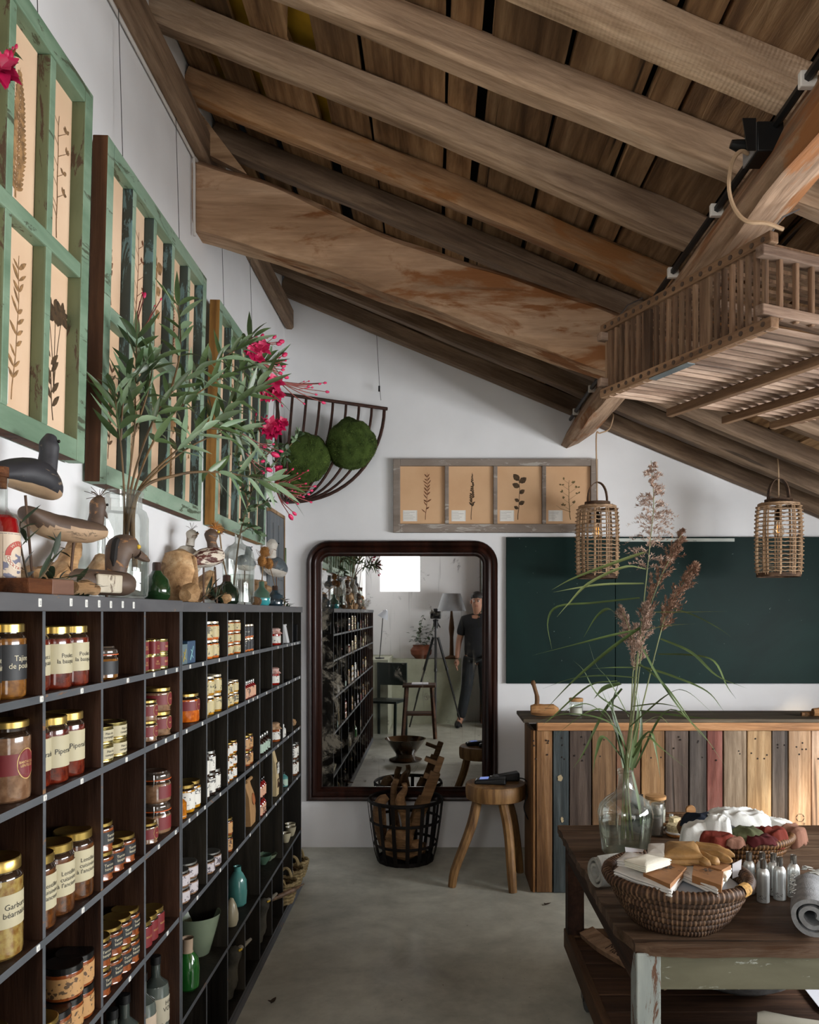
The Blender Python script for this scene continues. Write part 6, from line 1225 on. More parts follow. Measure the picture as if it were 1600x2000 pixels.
# big glass jar, glass bottle
jg = glass('jar_glass', '#f5f8f6', base=.05, dirt=.16); wcl = glass('clear_water', '#f0f3f0', base=.03)
JX, JY = -.868, sh(241, -.868); t = thing('glass_jar', 'large clear glass jar half full of water, holding the oleander', 'vase', (JX, JY, ST))
MB().lathe([(0, .006), (.055, .004), (.064, .010), (.067, .03), (.067, .225), (.060, .245), (.050, .252), (.049, .285), (.054, .287), (.054, .299), (.049, .301), (.046, .297)], 44).build('jar', jg, t); MB().lathe([(0, .010), (.060, .012), (.063, .03), (.063, .108), (0, .108)], 36).build('water', wcl, t)
DX, DY = -.845, sh(466, -.845); t = thing('glass_bottle', 'domed clear glass bottle half full of water with a leafy branch', 'vase', (DX, DY, ST2))
MB().lathe([(0, .005), (.058, .004), (.066, .012), (.067, .195), (.062, .225), (.046, .248), (.022, .262), (.016, .272), (.0155, .310), (.030, .318), (.030, .321), (.014, .319)], 40).build('bottle', jg, t); MB().lathe([(0, .010), (.062, .013), (.0635, .130), (0, .130)], 36).build('water', wcl, t)
# oleander
ost = M('oleander_stem', '#6e5432', .65, var=.2, vs=12, col2='#4e3d28'); olf = M('oleander_leaf', '#566b42', .38, var=.3, vs=6, col2='#334627', spec=.55); olf2 = M('oleander_leaf_grey', '#8a9f80', .45, var=.2, vs=6, col2='#65805e'); tw = M('flower_twig', '#7c2f22', .6, var=.2); pk = M('petal_pink', '#d62e62', .5, var=.2, vs=20, col2='#b81850', sss=.1); pk2 = M('petal_magenta', '#c4104e', .5, var=.2, vs=20, col2='#960a3c'); yel = M('stamen', '#e0a82c', .5, var=0)
OG = 'oleander branches in the glass jar'
def bud(mb, p, d, L_=.024, r=.006): d = Vector(d).normalized(); mb.tube([p, p+d*L_*.3, p+d*L_*.7, p+d*L_], [r*.5, r, r*.9, r*.2], 7)
def bloom(mb, p, d, s):
    d = Vector(d).normalized(); o1 = d.orthogonal().normalized(); o2 = d.cross(o1)
    for layer in range(2):
        for i in range(6):
            a = 2*PI*i/6+layer*.5+R.uniform(-.2, .2); e = (o1*math.cos(a)+o2*math.sin(a)+d*(.25+.5*layer)).normalized(); mb.leaf(p, e, d, s*R.uniform(.8, 1.15), s*.72, R.uniform(-.1, .5), 4, 0, .10)
def cluster(t, base, root, tips, m_=None, open_=(), magenta=False):
    """tips: (px,py,D,budlen)"""
    tb_ = MB(); bb = MB(); ob = MB()
    for px, py, D, L_ in tips:
        q = P(px, py, D)-base; mid = root.lerp(q, .5)+Vector((R.uniform(-.01, .01), 0, -.006)); tb_.tube(spline([root, mid, q], 8), [lerp(.0026, .0014, i/8) for i in range(9)], 5); bud(bb, q, (q-mid)+Vector((0, 0, .004)), L_, L_*.28)
        if R.random() < .6: q2 = mid.lerp(q, .5)+Vector((R.uniform(-.012, .012), R.uniform(-.01, .01), .012)); tb_.tube([mid, q2], .0012, 5); bud(bb, q2, q2-mid, L_*.6, L_*.2)
    f_ = tb_.build('flower_twig', tw, t)
    if bb.v: bb.build('buds', pk if not magenta else pk2, f_, 60)
    for px, py, D, s in open_: bloom(ob, P(px, py, D)-base, (.4, -.8, .3), s)
    if ob.v: ob.build('blossom', pk if not magenta else pk2, f_, 60)
def branch(label, pts, leaf_from, nl, L_=.105, w_=.017, r0=.0036, flowers=None, mats=(olf, olf2), g=OG, nm='oleander_branch', whorl=3, subs=(), spread=1.0):
    q0 = [P(*p) for p in pts]; q0[0] += Vector((R.uniform(-.025, .025), R.uniform(-.03, .03), 0)); b = q0[0]; t = thing(nm, label, 'branch', tuple(b), 0, g); q = spline([p-b for p in q0], 40); mb = MB().tube(q, [lerp(r0, .0016, i/40) for i in range(41)], 7)
    lines = [(q, leaf_from, nl)]
    for sp_, f_, n_ in subs: s = spline([P(*p)-b for p in sp_], 20); mb.tube(s, [lerp(.0035, .0014, i/20) for i in range(21)], 6); lines.append((s, f_, n_))
    mb.build('stem', ost, t); mb = MB(); m2 = MB()
    for s, f_, n_ in lines:
        N_ = len(s)-1
        for i in range(n_):
            k = min(N_-1, int((f_+(1-f_)*(i//whorl)/max(1, (n_-1)//whorl))*N_)); tv = (s[k+1]-s[k]).normalized(); o1 = tv.orthogonal().normalized(); o2 = tv.cross(o1); a = 2*PI*(i % whorl)/whorl+(i//whorl)*1.1+R.uniform(-.3, .3)
            d = (tv*R.uniform(.8, 1.5)+(o1*math.cos(a)+o2*math.sin(a))*spread).normalized(); (m2 if R.random() < .35 else mb).leaf(s[k], d, (R.uniform(-.1, 1.0), R.uniform(-1.3, .1), R.uniform(.1, 1)), L_*R.uniform(.75, 1.25), w_*R.uniform(.75, 1.15), R.uniform(-.1, .45), 6)
    mb.build('foliage', mats[0], t, 60)
    if m2.v: m2.build('pale_foliage', mats[1], t, 60)
    for root, tips, op, mg in (flowers or ()): cluster(t, b, P(*root)-b, tips, None, op, mg)
    return t
J = JY
branch('short oleander branch fanning out toward the camera side', [(240, 1110, J), (243, 985, J-.005), (238, 890, J-.01), (230, 820, J-.02), (224, 765, J-.03)], .62, 18, .115, .018, subs=[([(236, 860, J-.01), (240, 790, J-.02), (250, 735, J-.02)], .5, 9)])
branch('straight oleander branch with bare red flower stalks at the top', [(246, 1120, J), (249, 970, J), (262, 850, J), (265, 740, J+.02), (267, 655, J+.03)], .55, 24, .105, .018, flowers=[((267, 660, J+.03), [(281, 582, J+.05, .018), (313, 587, J+.08, .010), (278, 575, J+.05, .008)], (), 0)], subs=[([(262, 850, J), (290, 760, J+.05), (300, 700, J+.06)], .4, 12)])
branch('oleander branch arching toward the far end with the topmost pink flowers', [(246, 1115, J), (254, 970, J), (305, 810, J+.1), (370, 735, J+.25), (450, 690, J+.45), (500, 655, J+.6)], .38, 60, .10, .018, .0040, flowers=[((490, 665, J+.6), [(545, 668, J+.7, .030), (510, 658, J+.65, .022), (520, 660, J+.7, .016), (540, 672, J+.68, .026), (500, 662, J+.62, .014)], [(497, 682, J+.58, .032), (512, 680, J+.6, .034), (503, 700, J+.58, .030), (490, 690, J+.56, .028)], 0)], subs=[([(330, 775, J+.15), (350, 700, J+.2), (352, 640, J+.22), (347, 590, J+.22)], .35, 15)])
branch('oleander branch reaching past the last frame with many pink buds', [(250, 1118, J), (258, 975, J), (320, 830, J+.12), (420, 745, J+.38), (490, 715, J+.6), (530, 705, J+.75)], .36, 60, .10, .018, .0040, flowers=[((510, 708, J+.65), [(552, 695, J+.75, .030), (550, 715, J+.78, .028), (556, 705, J+.75, .014), (545, 728, J+.75, .026), (555, 735, J+.75, .026), (550, 722, J+.76, .020)], [(536, 745, J+.72, .04), (528, 765, J+.72, .042), (540, 770, J+.72, .036), (520, 775, J+.7, .03)], 0), ((545, 745, J+.78), [(632, 748, J+.95, .018), (622, 750, J+.92, .016), (636, 765, J+.95, .020), (628, 785, J+.93, .022), (615, 770, J+.92, .015), (600, 755, J+.9, .016), (592, 787, J+.9, .014), (550, 790, J+.85, .014), (605, 752, J+.9, .014)], (), 0)])
branch('thick oleander branch in the middle with long drooping leaves', [(254, 1116, J), (264, 972, J), (345, 880, J+.16), (415, 825, J+.36), (470, 780, J+.5), (520, 745, J+.6)], .40, 52, .115, .020, .0042, flowers=[((470, 845, J+.5), [(530, 885, J+.6, .036), (545, 880, J+.62, .02)], (), 0)], subs=[([(400, 835, J+.3), (440, 840, J+.4), (475, 850, J+.5)], .3, 12)])
branch('lowest oleander branch running level with a spray of red buds at its tip', [(256, 1114, J), (268, 968, J), (345, 928, J+.15), (425, 922, J+.32), (500, 935, J+.5), (550, 948, J+.62)], .55, 30, .105, .020, .006, flowers=[((535, 945, J+.58), [(600, 920, J+.72, .012), (590, 925, J+.7, .012), (583, 935, J+.7, .012), (570, 918, J+.68, .014), (606, 958, J+.74, .018), (600, 965, J+.73, .016), (590, 970, J+.7, .014), (585, 950, J+.7, .012), (612, 950, J+.74, .016), (575, 960, J+.68, .012), (605, 980, J+.72, .014), (580, 983, J+.7, .013), (565, 1005, J+.68, .03), (572, 1000, J+.68, .022), (595, 945, J+.7, .013)], (), 0), ((480, 885, J+.48), [(520, 915, J+.56, .03), (510, 920, J+.55, .02)], (), 0)])
branch('crape myrtle twig with ragged magenta blossoms and a yellow eye', [(258, 1112, J), (268, 970, J), (360, 880, J+.2), (450, 840, J+.45), (510, 835, J+.62)], .75, 10, .05, .024, .004, flowers=[((505, 835, J+.6), [(520, 815, J+.64, .012), (500, 812, J+.62, .012), (510, 850, J+.64, .012)], [(528, 828, J+.64, .03), (545, 832, J+.66, .032), (536, 842, J+.65, .028), (520, 838, J+.62, .028), (552, 826, J+.66, .026), (526, 848, J+.64, .026), (544, 915, J+.68, .02), (552, 822, J+.66, .02)], 1)])
# leafy branch in the glass bottle
rl = M('round_leaf', '#3c5234', .5, var=.3, vs=8, col2='#26381f')
branch('small-leaved dark green branch in the domed glass bottle', [(464, 1150, DY), (467, 1055, DY), (480, 1000, DY+.03), (500, 930, DY+.10), (520, 870, DY+.18), (530, 840, DY+.22)], .30, 66, .034, .020, .004, mats=(rl, olf2), g=None, whorl=2, nm='leafy_branch',
       subs=[([(485, 985, DY+.04), (470, 930, DY+.02), (462, 880, DY+.02)], .15, 26), ([(495, 945, DY+.09), (540, 900, DY+.2), (575, 860, DY+.28), (585, 845, DY+.3)], .2, 30), ([(480, 1000, DY+.03), (510, 985, DY+.08), (535, 975, DY+.12)], .1, 22), ([(470, 1040, DY+.01), (490, 1030, DY+.05), (508, 1045, DY+.08)], .1, 16), ([(500, 930, DY+.1), (490, 870, DY+.08), (500, 820, DY+.1)], .2, 26), ([(510, 900, DY+.14), (545, 870, DY+.22), (560, 900, DY+.25)], .2, 20)], spread=1.2)
# twig with a red blossom entering at the frame's left edge, from a bottle standing beyond it
q = spot(-150, -.86); t = thing('glass_bottle', 'slim clear bottle outside the frame holding a blossoming twig', 'vase', tuple(q)); MB().lathe([(0, .004), (.034, .004), (.036, .01), (.036, .15), (.015, .19), (.014, .25), (.017, .255)], 28).build('bottle', jg, t)
d0 = q.y
branch('thin twig with a ragged dark red blossom at the upper frame edge', [(-150, 1100, d0), (-150, 900, d0), (-120, 600, d0), (-60, 300, d0), (-20, 160, d0), (20, 95, d0+.02)], .9, 4, .04, .012, .004, flowers=[((-20, 150, d0), [(14, 122, d0, .022), (30, 95, d0+.02, .010)], [(2, 132, d0-.01, .030), (8, 142, d0, .026), (-6, 138, d0, .028), (6, 150, d0, .022)], 1)], g=None, nm='blossom_twig')
# ------------------------------------------------------------------ goods in the pigeonholes
gold = M('lid_gold', '#b59a55', .28, .9, var=.06); silv = M('lid_silver', '#a8aaa6', .3, .9, var=.06); blid = M('lid_black', '#121212', .25, var=0, coat=.3); wlid = M('lid_white_gold', '#d8cdb4', .35, .4, var=.05)
def food(name, a, b): return M(name, a, .18, var=0, vs=70, col2=b, coat=.9, spec=.5)
tom = food('content_tomato', '#6e2410', '#451008'); taj = food('content_tajine', '#8a5a22', '#5f3a12'); len_ = food('content_lentil', '#6b3f1c', '#3a2010'); gar = food('content_garbure', '#a08a4c', '#7a5526'); ora = food('content_orange', '#cc6a1c', '#a84a0c'); hon = food('content_honey', '#c48a1c', '#8f6210'); pat = food('content_pate', '#8a6a50', '#6e4f38'); drk = food('content_dark', '#24130d', '#120906'); ter = food('content_terrine', '#8e4a22', '#6e3414'); pick = food('content_pickle', '#9c8350', '#6a4a20'); rdj = food('content_red', '#a01c12', '#6e0e0a'); amb = food('content_amber', '#c0771e', '#93520e')
beigel = M('paper_beige', '#b9b091', .6, var=.02); blackl = M('paper_black', '#17181a', .55, var=.03); redl2 = M('paper_red', '#6e171b', .55, var=.04); inkd = M('ink_dark', '#22221f', .6, var=0); inkg = M('ink_gold', '#c9a86a', .5, .2, var=0); inkc = M('ink_cream', '#cfc6a8', .6, var=0)
smbl = printed('small_beige', '#c0b285', '#2c2a22', 1.0, .5); smwh = printed('small_white', '#d6d4cb', '#23232a', 1.0, .55); smbk = printed('small_black', '#202124', '#b9b3a2', 1.0, .35); smtan = printed('small_tan', '#b58a58', '#2c2018', 1.0, .55); smpu = printed('small_purple', '#b9b2b4', '#2b2130', 1.4, .7)
headsp = M('jar_headspace', '#2a1d14', .12, var=.2, coat=1.0)
PROTO = {}
def proto(key, parts): PROTO[key] = parts
def lab_parts(r, z0, z1, lm, text=None, size=.012, ink=None, tz=None, extra=None, a0=-2.4, a1=1.2, line=.95):
    out = [('label', MB().lathe([(r+.0005, z0), (r+.0006, z1)], 30, a0=a0, a1=a1).mesh('label', lm), None)]
    if text:
        mb = MB(); text_round(mb, text, size, r+.0010, tz if tz else (z0+z1)/2, -.22, line)
        if extra: text_round(mb, extra[0], extra[1], r+.0010, extra[2], extra[3])
        out.append(('lettering', mb.mesh('lettering', ink or inkd, 0), 0))
    return out
def jar_p(key, r, h, content, lid, label=None, lidf=.90, neck=.86, wide=1.0, text=None, size=.012, ink=None, z=(.25, .72), tz=None, extra=None, seg=28, lidw=.93, fillf=.8):
    hz = h*lidf
    body = MB().lathe([(0, 0), (r*.84, 0), (r*.97, h*.03), (r*wide, h*.08), (r, h*(fillf-.08)), (r, h*fillf), (r*.97, h*(fillf+.03)), (r*neck, h*(fillf+.07)), (r*neck, hz)], seg, mi=[0]*5+[1]*3).mesh('glass_body', [content, headsp])
    ld = MB().lathe([(r*(lidw-.04), hz-h*.02), (r*lidw, hz-h*.015), (r*lidw, h*.985), (r*(lidw-.04), h), (r*(lidw-.10), h*.992), (0, h*.992)], seg).mesh('lid', lid)
    parts = [('body', body, None), ('lid', ld, None)]
    if label:
        lp = lab_parts(r, h*z[0], h*z[1], label, text, size, ink, tz, extra); n = len(parts); parts += [(a, b, None if c is None else c+n) for a, b, c in lp]
    proto(key, parts)
def clip_p(key, r, h, content, label, text=None, ink=None):
    body = MB().lathe([(0, 0), (r*.86, 0), (r, h*.06), (r, h*.62), (r*.93, h*.68), (r*.93, h*.73)], 28, mi=[0]*3+[1]*2).mesh('glass_body', [content, headsp])
    ring = MB().lathe([(r*.9, h*.735), (r*1.02, h*.735), (r*1.02, h*.765), (r*.9, h*.765)], 28).mesh('rubber_ring', M('rubber_orange', '#c4561c', .5, var=0))
    lid = MB().lathe([(r*.98, h*.77), (r, h*.80), (r*.96, h*.90), (r*.80, h*.955), (r*.78, h), (r*.7, h*.985), (0, h*.97)], 28).mesh('glass_lid', M('lid_glass', '#4a4038', .08, var=.1, coat=1))
    wire = MB().tube([(r*1.06*math.cos(-1.2), r*1.06*math.sin(-1.2), h*.93), (r*1.10*math.cos(-1.2), r*1.10*math.sin(-1.2), h*.84), (r*1.12*math.cos(-1.2), r*1.12*math.sin(-1.2), h*.66), (r*1.06*math.cos(-1.28), r*1.06*math.sin(-1.28), h*.58)], .0016, 5).mesh('wire_clip', M('clip_steel', '#b5b5b0', .25, 1, var=0))
    parts = [('body', body, None), ('rubber_ring', ring, None), ('lid', lid, None), ('wire_clip', wire, None)]
    if label: lp = lab_parts(r, h*.15, h*.55, label, text, h*.10, ink, a0=-.9, a1=1.3); n = len(parts); parts += [(a, b, None if c is None else c+n) for a, b, c in lp]
    proto(key, parts)
def oval(parts, r, z, s, txt, sz):
    """round red sticker with a gold rim on the last label"""
    k = MB()
    for rad, mi, e in ((s, 1, .0010), (s*.93, 0, .0013)):
        n = 28; vs = [((r+e)*math.cos(-.15+rad*.85*math.cos(2*PI*i/n)/r), (r+e)*math.sin(-.15+rad*.85*math.cos(2*PI*i/n)/r), z+rad*1.15*math.sin(2*PI*i/n)) for i in range(n)]; k.add(vs, [tuple(range(n))], mi)
    parts.append(('round_sticker', k.mesh('round_sticker', [redl2, inkg], 0), 2 if len(parts) == 4 else None)); mb = MB(); text_round(mb, txt, sz, r+.0017, z, -.15); parts.append(('lettering', mb.mesh('lettering', inkg, 0), None))
AR = lambda h, z: ('Argaud', .0055, z, -1.25)
jar_p('tajine', .041, .138, taj, gold, blackl, text='Tajine\nde poulet', size=.0145, ink=inkc, extra=('Argaud', .006, .062, -1.5))
jar_p('poulet', .041, .130, tom, gold, beigel, text='Poulet à\nla basquaise', size=.0125, extra=('Argaud', .006, .056, -1.45))
jar_p('piper', .041, .137, tom, gold, beigel, text='Piperade', size=.0155, extra=('Argaud', .006, .06, -1.4))
jar_p('lentil', .043, .148, len_, gold, beigel, z=(.28, .74), text="Lentilles\ncuisinées\nà l'ancienne", size=.0128, extra=('Argaud', .006, .07, -1.4))
jar_p('garbure', .047, .180, gar, gold, beigel, z=(.33, .66), text='Garbure\nbéarnaise', size=.0150, extra=('Argaud', .007, .085, -1.4))
jar_p('barth', .046, .150, pat, gold, redl2, z=(.34, .60), lidf=.93); oval(PROTO['barth'], .046, .07, .025, 'BARTHOUIL\nLENTILLES', .0068)
jar_p('pickle', .047, .150, pick, gold)
clip_p('clipblk', .040, .078, taj, blackl); clip_p('clipred', .046, .088, pat, redl2)
jar_p('smallred', .034, .056, pat, gold, redl2, z=(.25, .72), wide=.93); oval(PROTO['smallred'], .034, .028, .014, 'BAR', .005)
jar_p('bigred', .044, .068, pat, gold, redl2, z=(.3, .70), wide=.92, lidf=.88); oval(PROTO['bigred'], .044, .036, .017, 'BAR', .006)
jar_p('squat', .036, .068, ter, gold, blackl, z=(.28, .70), wide=.92, text='Terrine\nbasque', size=.0095, ink=inkc)
jar_p('orangebig', .050, .092, ora, gold, redl2, z=(.42, .74), lidf=.92); oval(PROTO['orangebig'], .050, .056, .017, 'BAR', .006)
jar_p('blkjar', .040, .071, ter, blid, smtan, z=(.12, .70), lidf=.82, lidw=1.0); jar_p('goldblk', .042, .075, pat, gold, blackl, z=(.18, .66), wide=.95, text='Rillettes\nde canard', size=.008, ink=inkc)
jar_p('redwrap', .036, .070, rdj, gold, redl2, z=(.05, .80), lidf=.86, text='ROUGE', size=.007, ink=inkg)
for key, r, h, c, l, lb in (('so', .028, .064, ora, wlid, smbl), ('xo', .024, .043, ora, wlid, smbl), ('sy', .028, .066, hon, wlid, smbl), ('xy', .023, .046, hon, wlid, smbl), ('db', .026, .078, drk, silv, smwh), ('xh', .023, .047, amb, gold, smwh), ('tan', .026, .063, ter, gold, smtan), ('yj', .036, .088, hon, gold, smwh), ('fl', .041, .050, pat, silv, smpu), ('br', .025, .088, len_, silv, smwh)):
    jar_p(key, r, h, c, l, lb, z=(.14, .74), seg=20)
tinm = M('tin_gold', '#a89a62', .25, .9, var=.05)
def tin(key, r, h, lb, text=None, ink=None):
    b = MB().lathe([(0, 0), (r*.95, 0), (r, .002), (r, .005), (r*.985, .006), (r*.985, h-.006), (r, h-.005), (r, h-.001), (r*.95, h), (r*.93, h-.002), (0, h-.002)], 28).mesh('can', tinm)
    proto(key, [('can', b, None)]+[(a, m_, None if c is None else c+1) for a, m_, c in lab_parts(r*.99, h*.2, h*.8, lb, text, h*.20, ink, a0=-2.9, a1=2.9)])
tin('tin', .039, .042, beigel, 'Pâté de\ncampagne', inkd); tin('rtin', .030, .042, redl2, 'BAR', inkg)
def sqt():
    r = .028; pts = [(r*math.copysign(abs(math.cos(a))**.4, math.cos(a)), r*math.copysign(abs(math.sin(a))**.4, math.sin(a))) for a in [2*PI*i/28 for i in range(28)]]
    b = MB().prism(pts, 2, .003, .039).mesh('can', redl2); rims = [MB().prism([(x*1.03, y*1.03) for x, y in pts], 2, z, z+.004).mesh('rim', tinm) for z in (0, .038)]
    l = MB(); text_flat(l, 'BAR\nTHOUIL', .007, basis((.0285, 0, .021), (0, 1, 0), (0, 0, 1))); text_flat(l, 'foie\ngras', .006, basis((.004, -.0285, .021), (1, 0, 0), (0, 0, 1)))
    proto('sqtin', [('can', b, None), ('rim', rims[0], None), ('rim', rims[1], None), ('lettering', l.mesh('lettering', inkg, 0), None)])
sqt()
jar_p('tube', .016, .055, ora, wlid, smbk, z=(.15, .82), seg=16, lidf=.88, neck=.95)
def bott(key, r, h, c, lb, cap, z=(.1, .5)):
    proto(key, [('bottle', MB().lathe([(0, 0), (r*.9, 0), (r, h*.03), (r, h*.60), (r*.7, h*.70), (r*.36, h*.76), (r*.34, h*.82)], 18).mesh('bottle', c), None), ('cap', MB().lathe([(r*.42, h*.81), (r*.45, h*.82), (r*.45, h*.97), (r*.35, h), (0, h)], 14).mesh('cap', cap), None)]+[(a, m_, None if c_ is None else c_+2) for a, m_, c_ in lab_parts(r, h*z[0], h*z[1], lb)])
redg = M('red_bottle', '#7a0f12', .12, var=0, coat=1); smpk = printed('small_peach', '#c99a7c', '#2b2321', 1.0, .4); smmt = printed('small_mint', '#9db3a2', '#1f2624', 1.0, .35)
bott('drop', .013, .072, redg, smpk, silv, (.05, .62)); bott('mint', .017, .086, drk, smmt, silv, (.1, .55)); bott('redb', .014, .080, redg, smpk, blid, (.05, .55)); bott('whit', .015, .062, M('white_bottle', '#c9c9c4', .4, var=.02), smwh, M('white_cap', '#d8d8d4', .4, var=0)); bott('tealb', .022, .078, M('teal_bottle', '#49817f', .3, var=.03), smmt, blid, (.08, .5)); bott('orb', .022, .080, amb, smwh, blid, (.1, .12))
clothp = M('cloth_lid_pink', '#b98276', .9, var=.3, vs=60, col2='#c9b8ae'); clothb = M('cloth_lid_tan', '#8e6a4a', .9, var=.3, vs=60, col2='#b89c7c'); strn = M('string', '#8a6a4a', .8, var=0)
def clothjar(key, c, cm, h):
    r = .034; w_ = lambda a, j: 1+(.12 if j == 2 else .04)*math.sin(a*9+j)
    proto(key, [('body', MB().lathe([(0, 0), (r*.9, 0), (r, h*.06), (r, h*.62), (r*.85, h*.7)], 24).mesh('glass_body', c), None), ('cloth_cover', MB().lathe([(r*.86, h*.70), (r*.84, h*.76), (r*1.18, h*.66), (r*.9, h*.80), (r*.95, h*.93), (r*.7, h*.99), (0, h)], 36, wob=w_).mesh('cloth_cover', cm), None), ('string', MB().lathe([(r*.88, h*.74), (r*.92, h*.755), (r*.88, h*.77)], 24).mesh('string', strn), 1), ('label', MB().lathe([(r+.0006, h*.12), (r+.0006, h*.52)], 20, a0=-2.2, a1=1.2).mesh('label', smwh), None)])
clothjar('cj', rdj, clothp, .084); clothjar('cjb', ter, clothb, .092)
def put(key, name, label, cat, loc, rz=0, group=None, rot=None):
    t = thing(name, label, cat, loc, rz, group, rot); made = []
    for nm, me, par in PROTO[key]:
        o = bpy.data.objects.new(nm, me); COL.objects.link(o); o.parent = t if par is None else made[par]; made.append(o)
    return t
ORD = ['first', 'second', 'third', 'fourth', 'fifth', 'sixth', 'seventh', 'eighth']
def row(key, k, rights, r, h, desc, cat, group, layers=1, name='preserve_jar', back=0, skip=(), inset=.008, rnd=True):
    """things side by side on shelf k with their outer silhouettes at those columns; layers stacked upward; back = rows behind"""
    n = len(rights)
    for la in range(layers):
        for i, px in enumerate(rights):
            if (la, i) in skip: continue
            off = CX-px
            for ins in (inset, inset+.006, inset+.012, inset+.018, inset+.026, inset+.036, inset+.05, inset+.07):   # push it in until it clears the divider
                X = -(abs(XS)+r+ins); Y = F*(abs(X)-r*math.sqrt(1+(off/F)**2))/off
                if abs(X)+r > .965 or not any(c-.5*r < Y < c+.008+r for c in near_cols+far_cols): break
            bits = []
            if n > 1: bits.append('%s from near end' % ORD[i])
            if layers > 1: bits.append(['bottom', 'upper', 'topmost'][la if la < 2 else 2]+' layer' if layers > 2 or la == 0 else 'upper layer')
            put(key, name, desc+(', '+', '.join(bits) if bits else ''), cat, (X, Y, stop(k)+la*h), R.uniform(-.12, .12) if rnd else 0, group if n*layers > 1 else None)
J_ = 'preserve_jar'
row('tajine', 1, [3, 52], .041, .138, 'tall black-labelled jar of chicken tagine, gold lid', 'jar', 'chicken tagine jars')
row('poulet', 1, [98, 141, 174], .041, .130, 'tall beige-labelled jar of red basque chicken', 'jar', 'basque chicken jars')
row('clipblk', 1, [231], .040, .078, 'small clip-top jar with orange rubber ring and black label, top row', 'jar', None)
row('sqtin', 1, [288, 310], .028, .042, 'square red tin with gold rim, top row', 'tin', 'red tins in the top row', 2, 'food_tin')
row('rtin', 1, [328], .030, .042, 'round red tin with gold rim behind the square tins', 'tin', 'round red tins in the top row', 2, 'food_tin')
for px, px2, h, cm, pm, lb in ((354, 366.5, .062, '#5d6f74', '#b39b3a', 'grey-blue gift box with a yellow figure, top row'), (367, 382, .070, '#2e4a66', '#8fc0bf', 'blue gift box with a pale running figure, top row')):
    y0, y1 = sh(px, XS-.012), sh(px2, XS-.012); t = thing('gift_box', lb, 'box', (XS-.05, (y0+y1)/2, stop(1)), 0, 'gift boxes in the top row'); d = (y1-y0)/2
    MB().box((-.03, -d, 0), (.038, d, h)).build('carton', M('carton_'+cm[1:], cm, .5, var=.05), t, 0, bevel=.002)
    k = MB(); 
    for a, b, w_ in (((-.3, .15), (.1, .55), .006), ((.1, .55), (.3, .75), .004), ((.05, .5), (-.2, .62), .003), ((-.05, .38), (.28, .22), .003)): k.bar((.0386, a[0]*d*1.4, a[1]*h), (.0386, b[0]*d*1.4, b[1]*h), w_, .0006, up=(1, 0, 0))
    k.build('printed_figure', M('print_'+pm[1:], pm, .5, var=0), t, 0)
row('so', 1, [405, 416, 428], .028, .064, 'small orange preserve jar, beige label, top row', 'jar', 'small orange jars in the top row', 2)
row('xo', 1, [449, 457, 470], .024, .043, 'mini orange jar, beige label, stacked three high', 'jar', 'mini orange jars in the top row', 3)
row('tube', 1, [483, 489.5, 495.5], .016, .055, 'slim orange spice tube, dark label, top row', 'spice tube', 'spice tubes in the top row', 2, 'spice_tube')
row('cj', 1, [548.5], .034, .084, 'jam jar with a pink cloth cover in the top row', 'jar', None)
q = Vector((-.79, sh(558.5, -.785), stop(1))); t = thing('white_carton', 'white tapering carton in the top row near the mirror', 'carton', tuple(q)); MB().add([(-.02, -.035, 0), (.022, -.035, 0), (.022, .035, 0), (-.02, .035, 0), (-.004, -.035, .098), (.002, -.035, .098), (.002, .028, .098), (-.004, .028, .098)], [(0, 3, 2, 1), (4, 5, 6, 7), (0, 1, 5, 4), (1, 2, 6, 5), (2, 3, 7, 6), (3, 0, 4, 7)]).build('carton', M('carton_white', '#d5d6d6', .6, var=.02), t, 0, bevel=.003); MB().box((.003, -.03, .09), (.006, .03, .098)).build('fold', M('carton_white', '#d5d6d6', .6, var=.02), t, 0)
q = Vector((-.80, sh(574.5, -.79), stop(1))); t = thing('slim_case', 'slim black case with a white edge in the last top pigeonhole', 'case', tuple(q)); MB().box((-.03, -.012, 0), (.03, .012, .092)).build('case', blk, t, 0, bevel=.002); MB().box((.0302, .004, .004), (.0312, .010, .088)).build('white_edge', wpap, t, 0)
row('barth', 2, [61], .046, .150, 'large brown jar of lentils with a red label and round sticker', 'jar', None)
row('piper', 2, [100, 135, 165.5], .041, .137, 'tall beige-labelled jar of piperade in red sauce', 'jar', 'piperade jars')
row('tin', 2, [203, 222, 248], .039, .042, 'gold tin of pate with beige label', 'tin', 'pate tins', 2, 'food_tin')
row('smallred', 2, [283, 308], .034, .056, 'little red-labelled pate jar, second row', 'jar', 'little red-labelled pate jars', 2)
row('bigred', 2, [335], .044, .068, 'wide pate jar with red label and gold lid, second row', 'jar', 'wide red-labelled pate jars', 2)
row('orangebig', 2, [390], .050, .092, 'big jar of orange preserve with a small red label', 'jar', None)
row('sy', 2, [407, 419, 433], .028, .066, 'small yellow honey jar, pale label', 'jar', 'small yellow jars in the second row', 2)
row('xy', 2, [449, 457, 466], .023, .046, 'mini yellow jar, pale label', 'jar', 'mini yellow jars in the second row', 2)
row('drop', 2, [483, 486.3, 489.6, 493, 496.5, 500], .013, .072, 'little red bottle with silver cap in a row', 'bottle', 'little red bottles in the second row', 1, 'flavour_bottle')
row('cj', 2, [546], .034, .084, 'jam jar with a pink cloth cover in the second row', 'jar', None)
row('garbure', 3, [46], .047, .180, 'big jar of garbure stew with a beige label, gold lid', 'jar', None)
row('lentil', 3, [110, 146, 183], .043, .148, 'tall beige-labelled jar of cooked lentils', 'jar', 'cooked lentil jars')
row('squat', 3, [222, 244, 265], .036, .068, 'squat black-labelled terrine jar, third row', 'jar', 'squat black-labelled jars in the third row', 2, skip=((1, 1), (1, 2)))
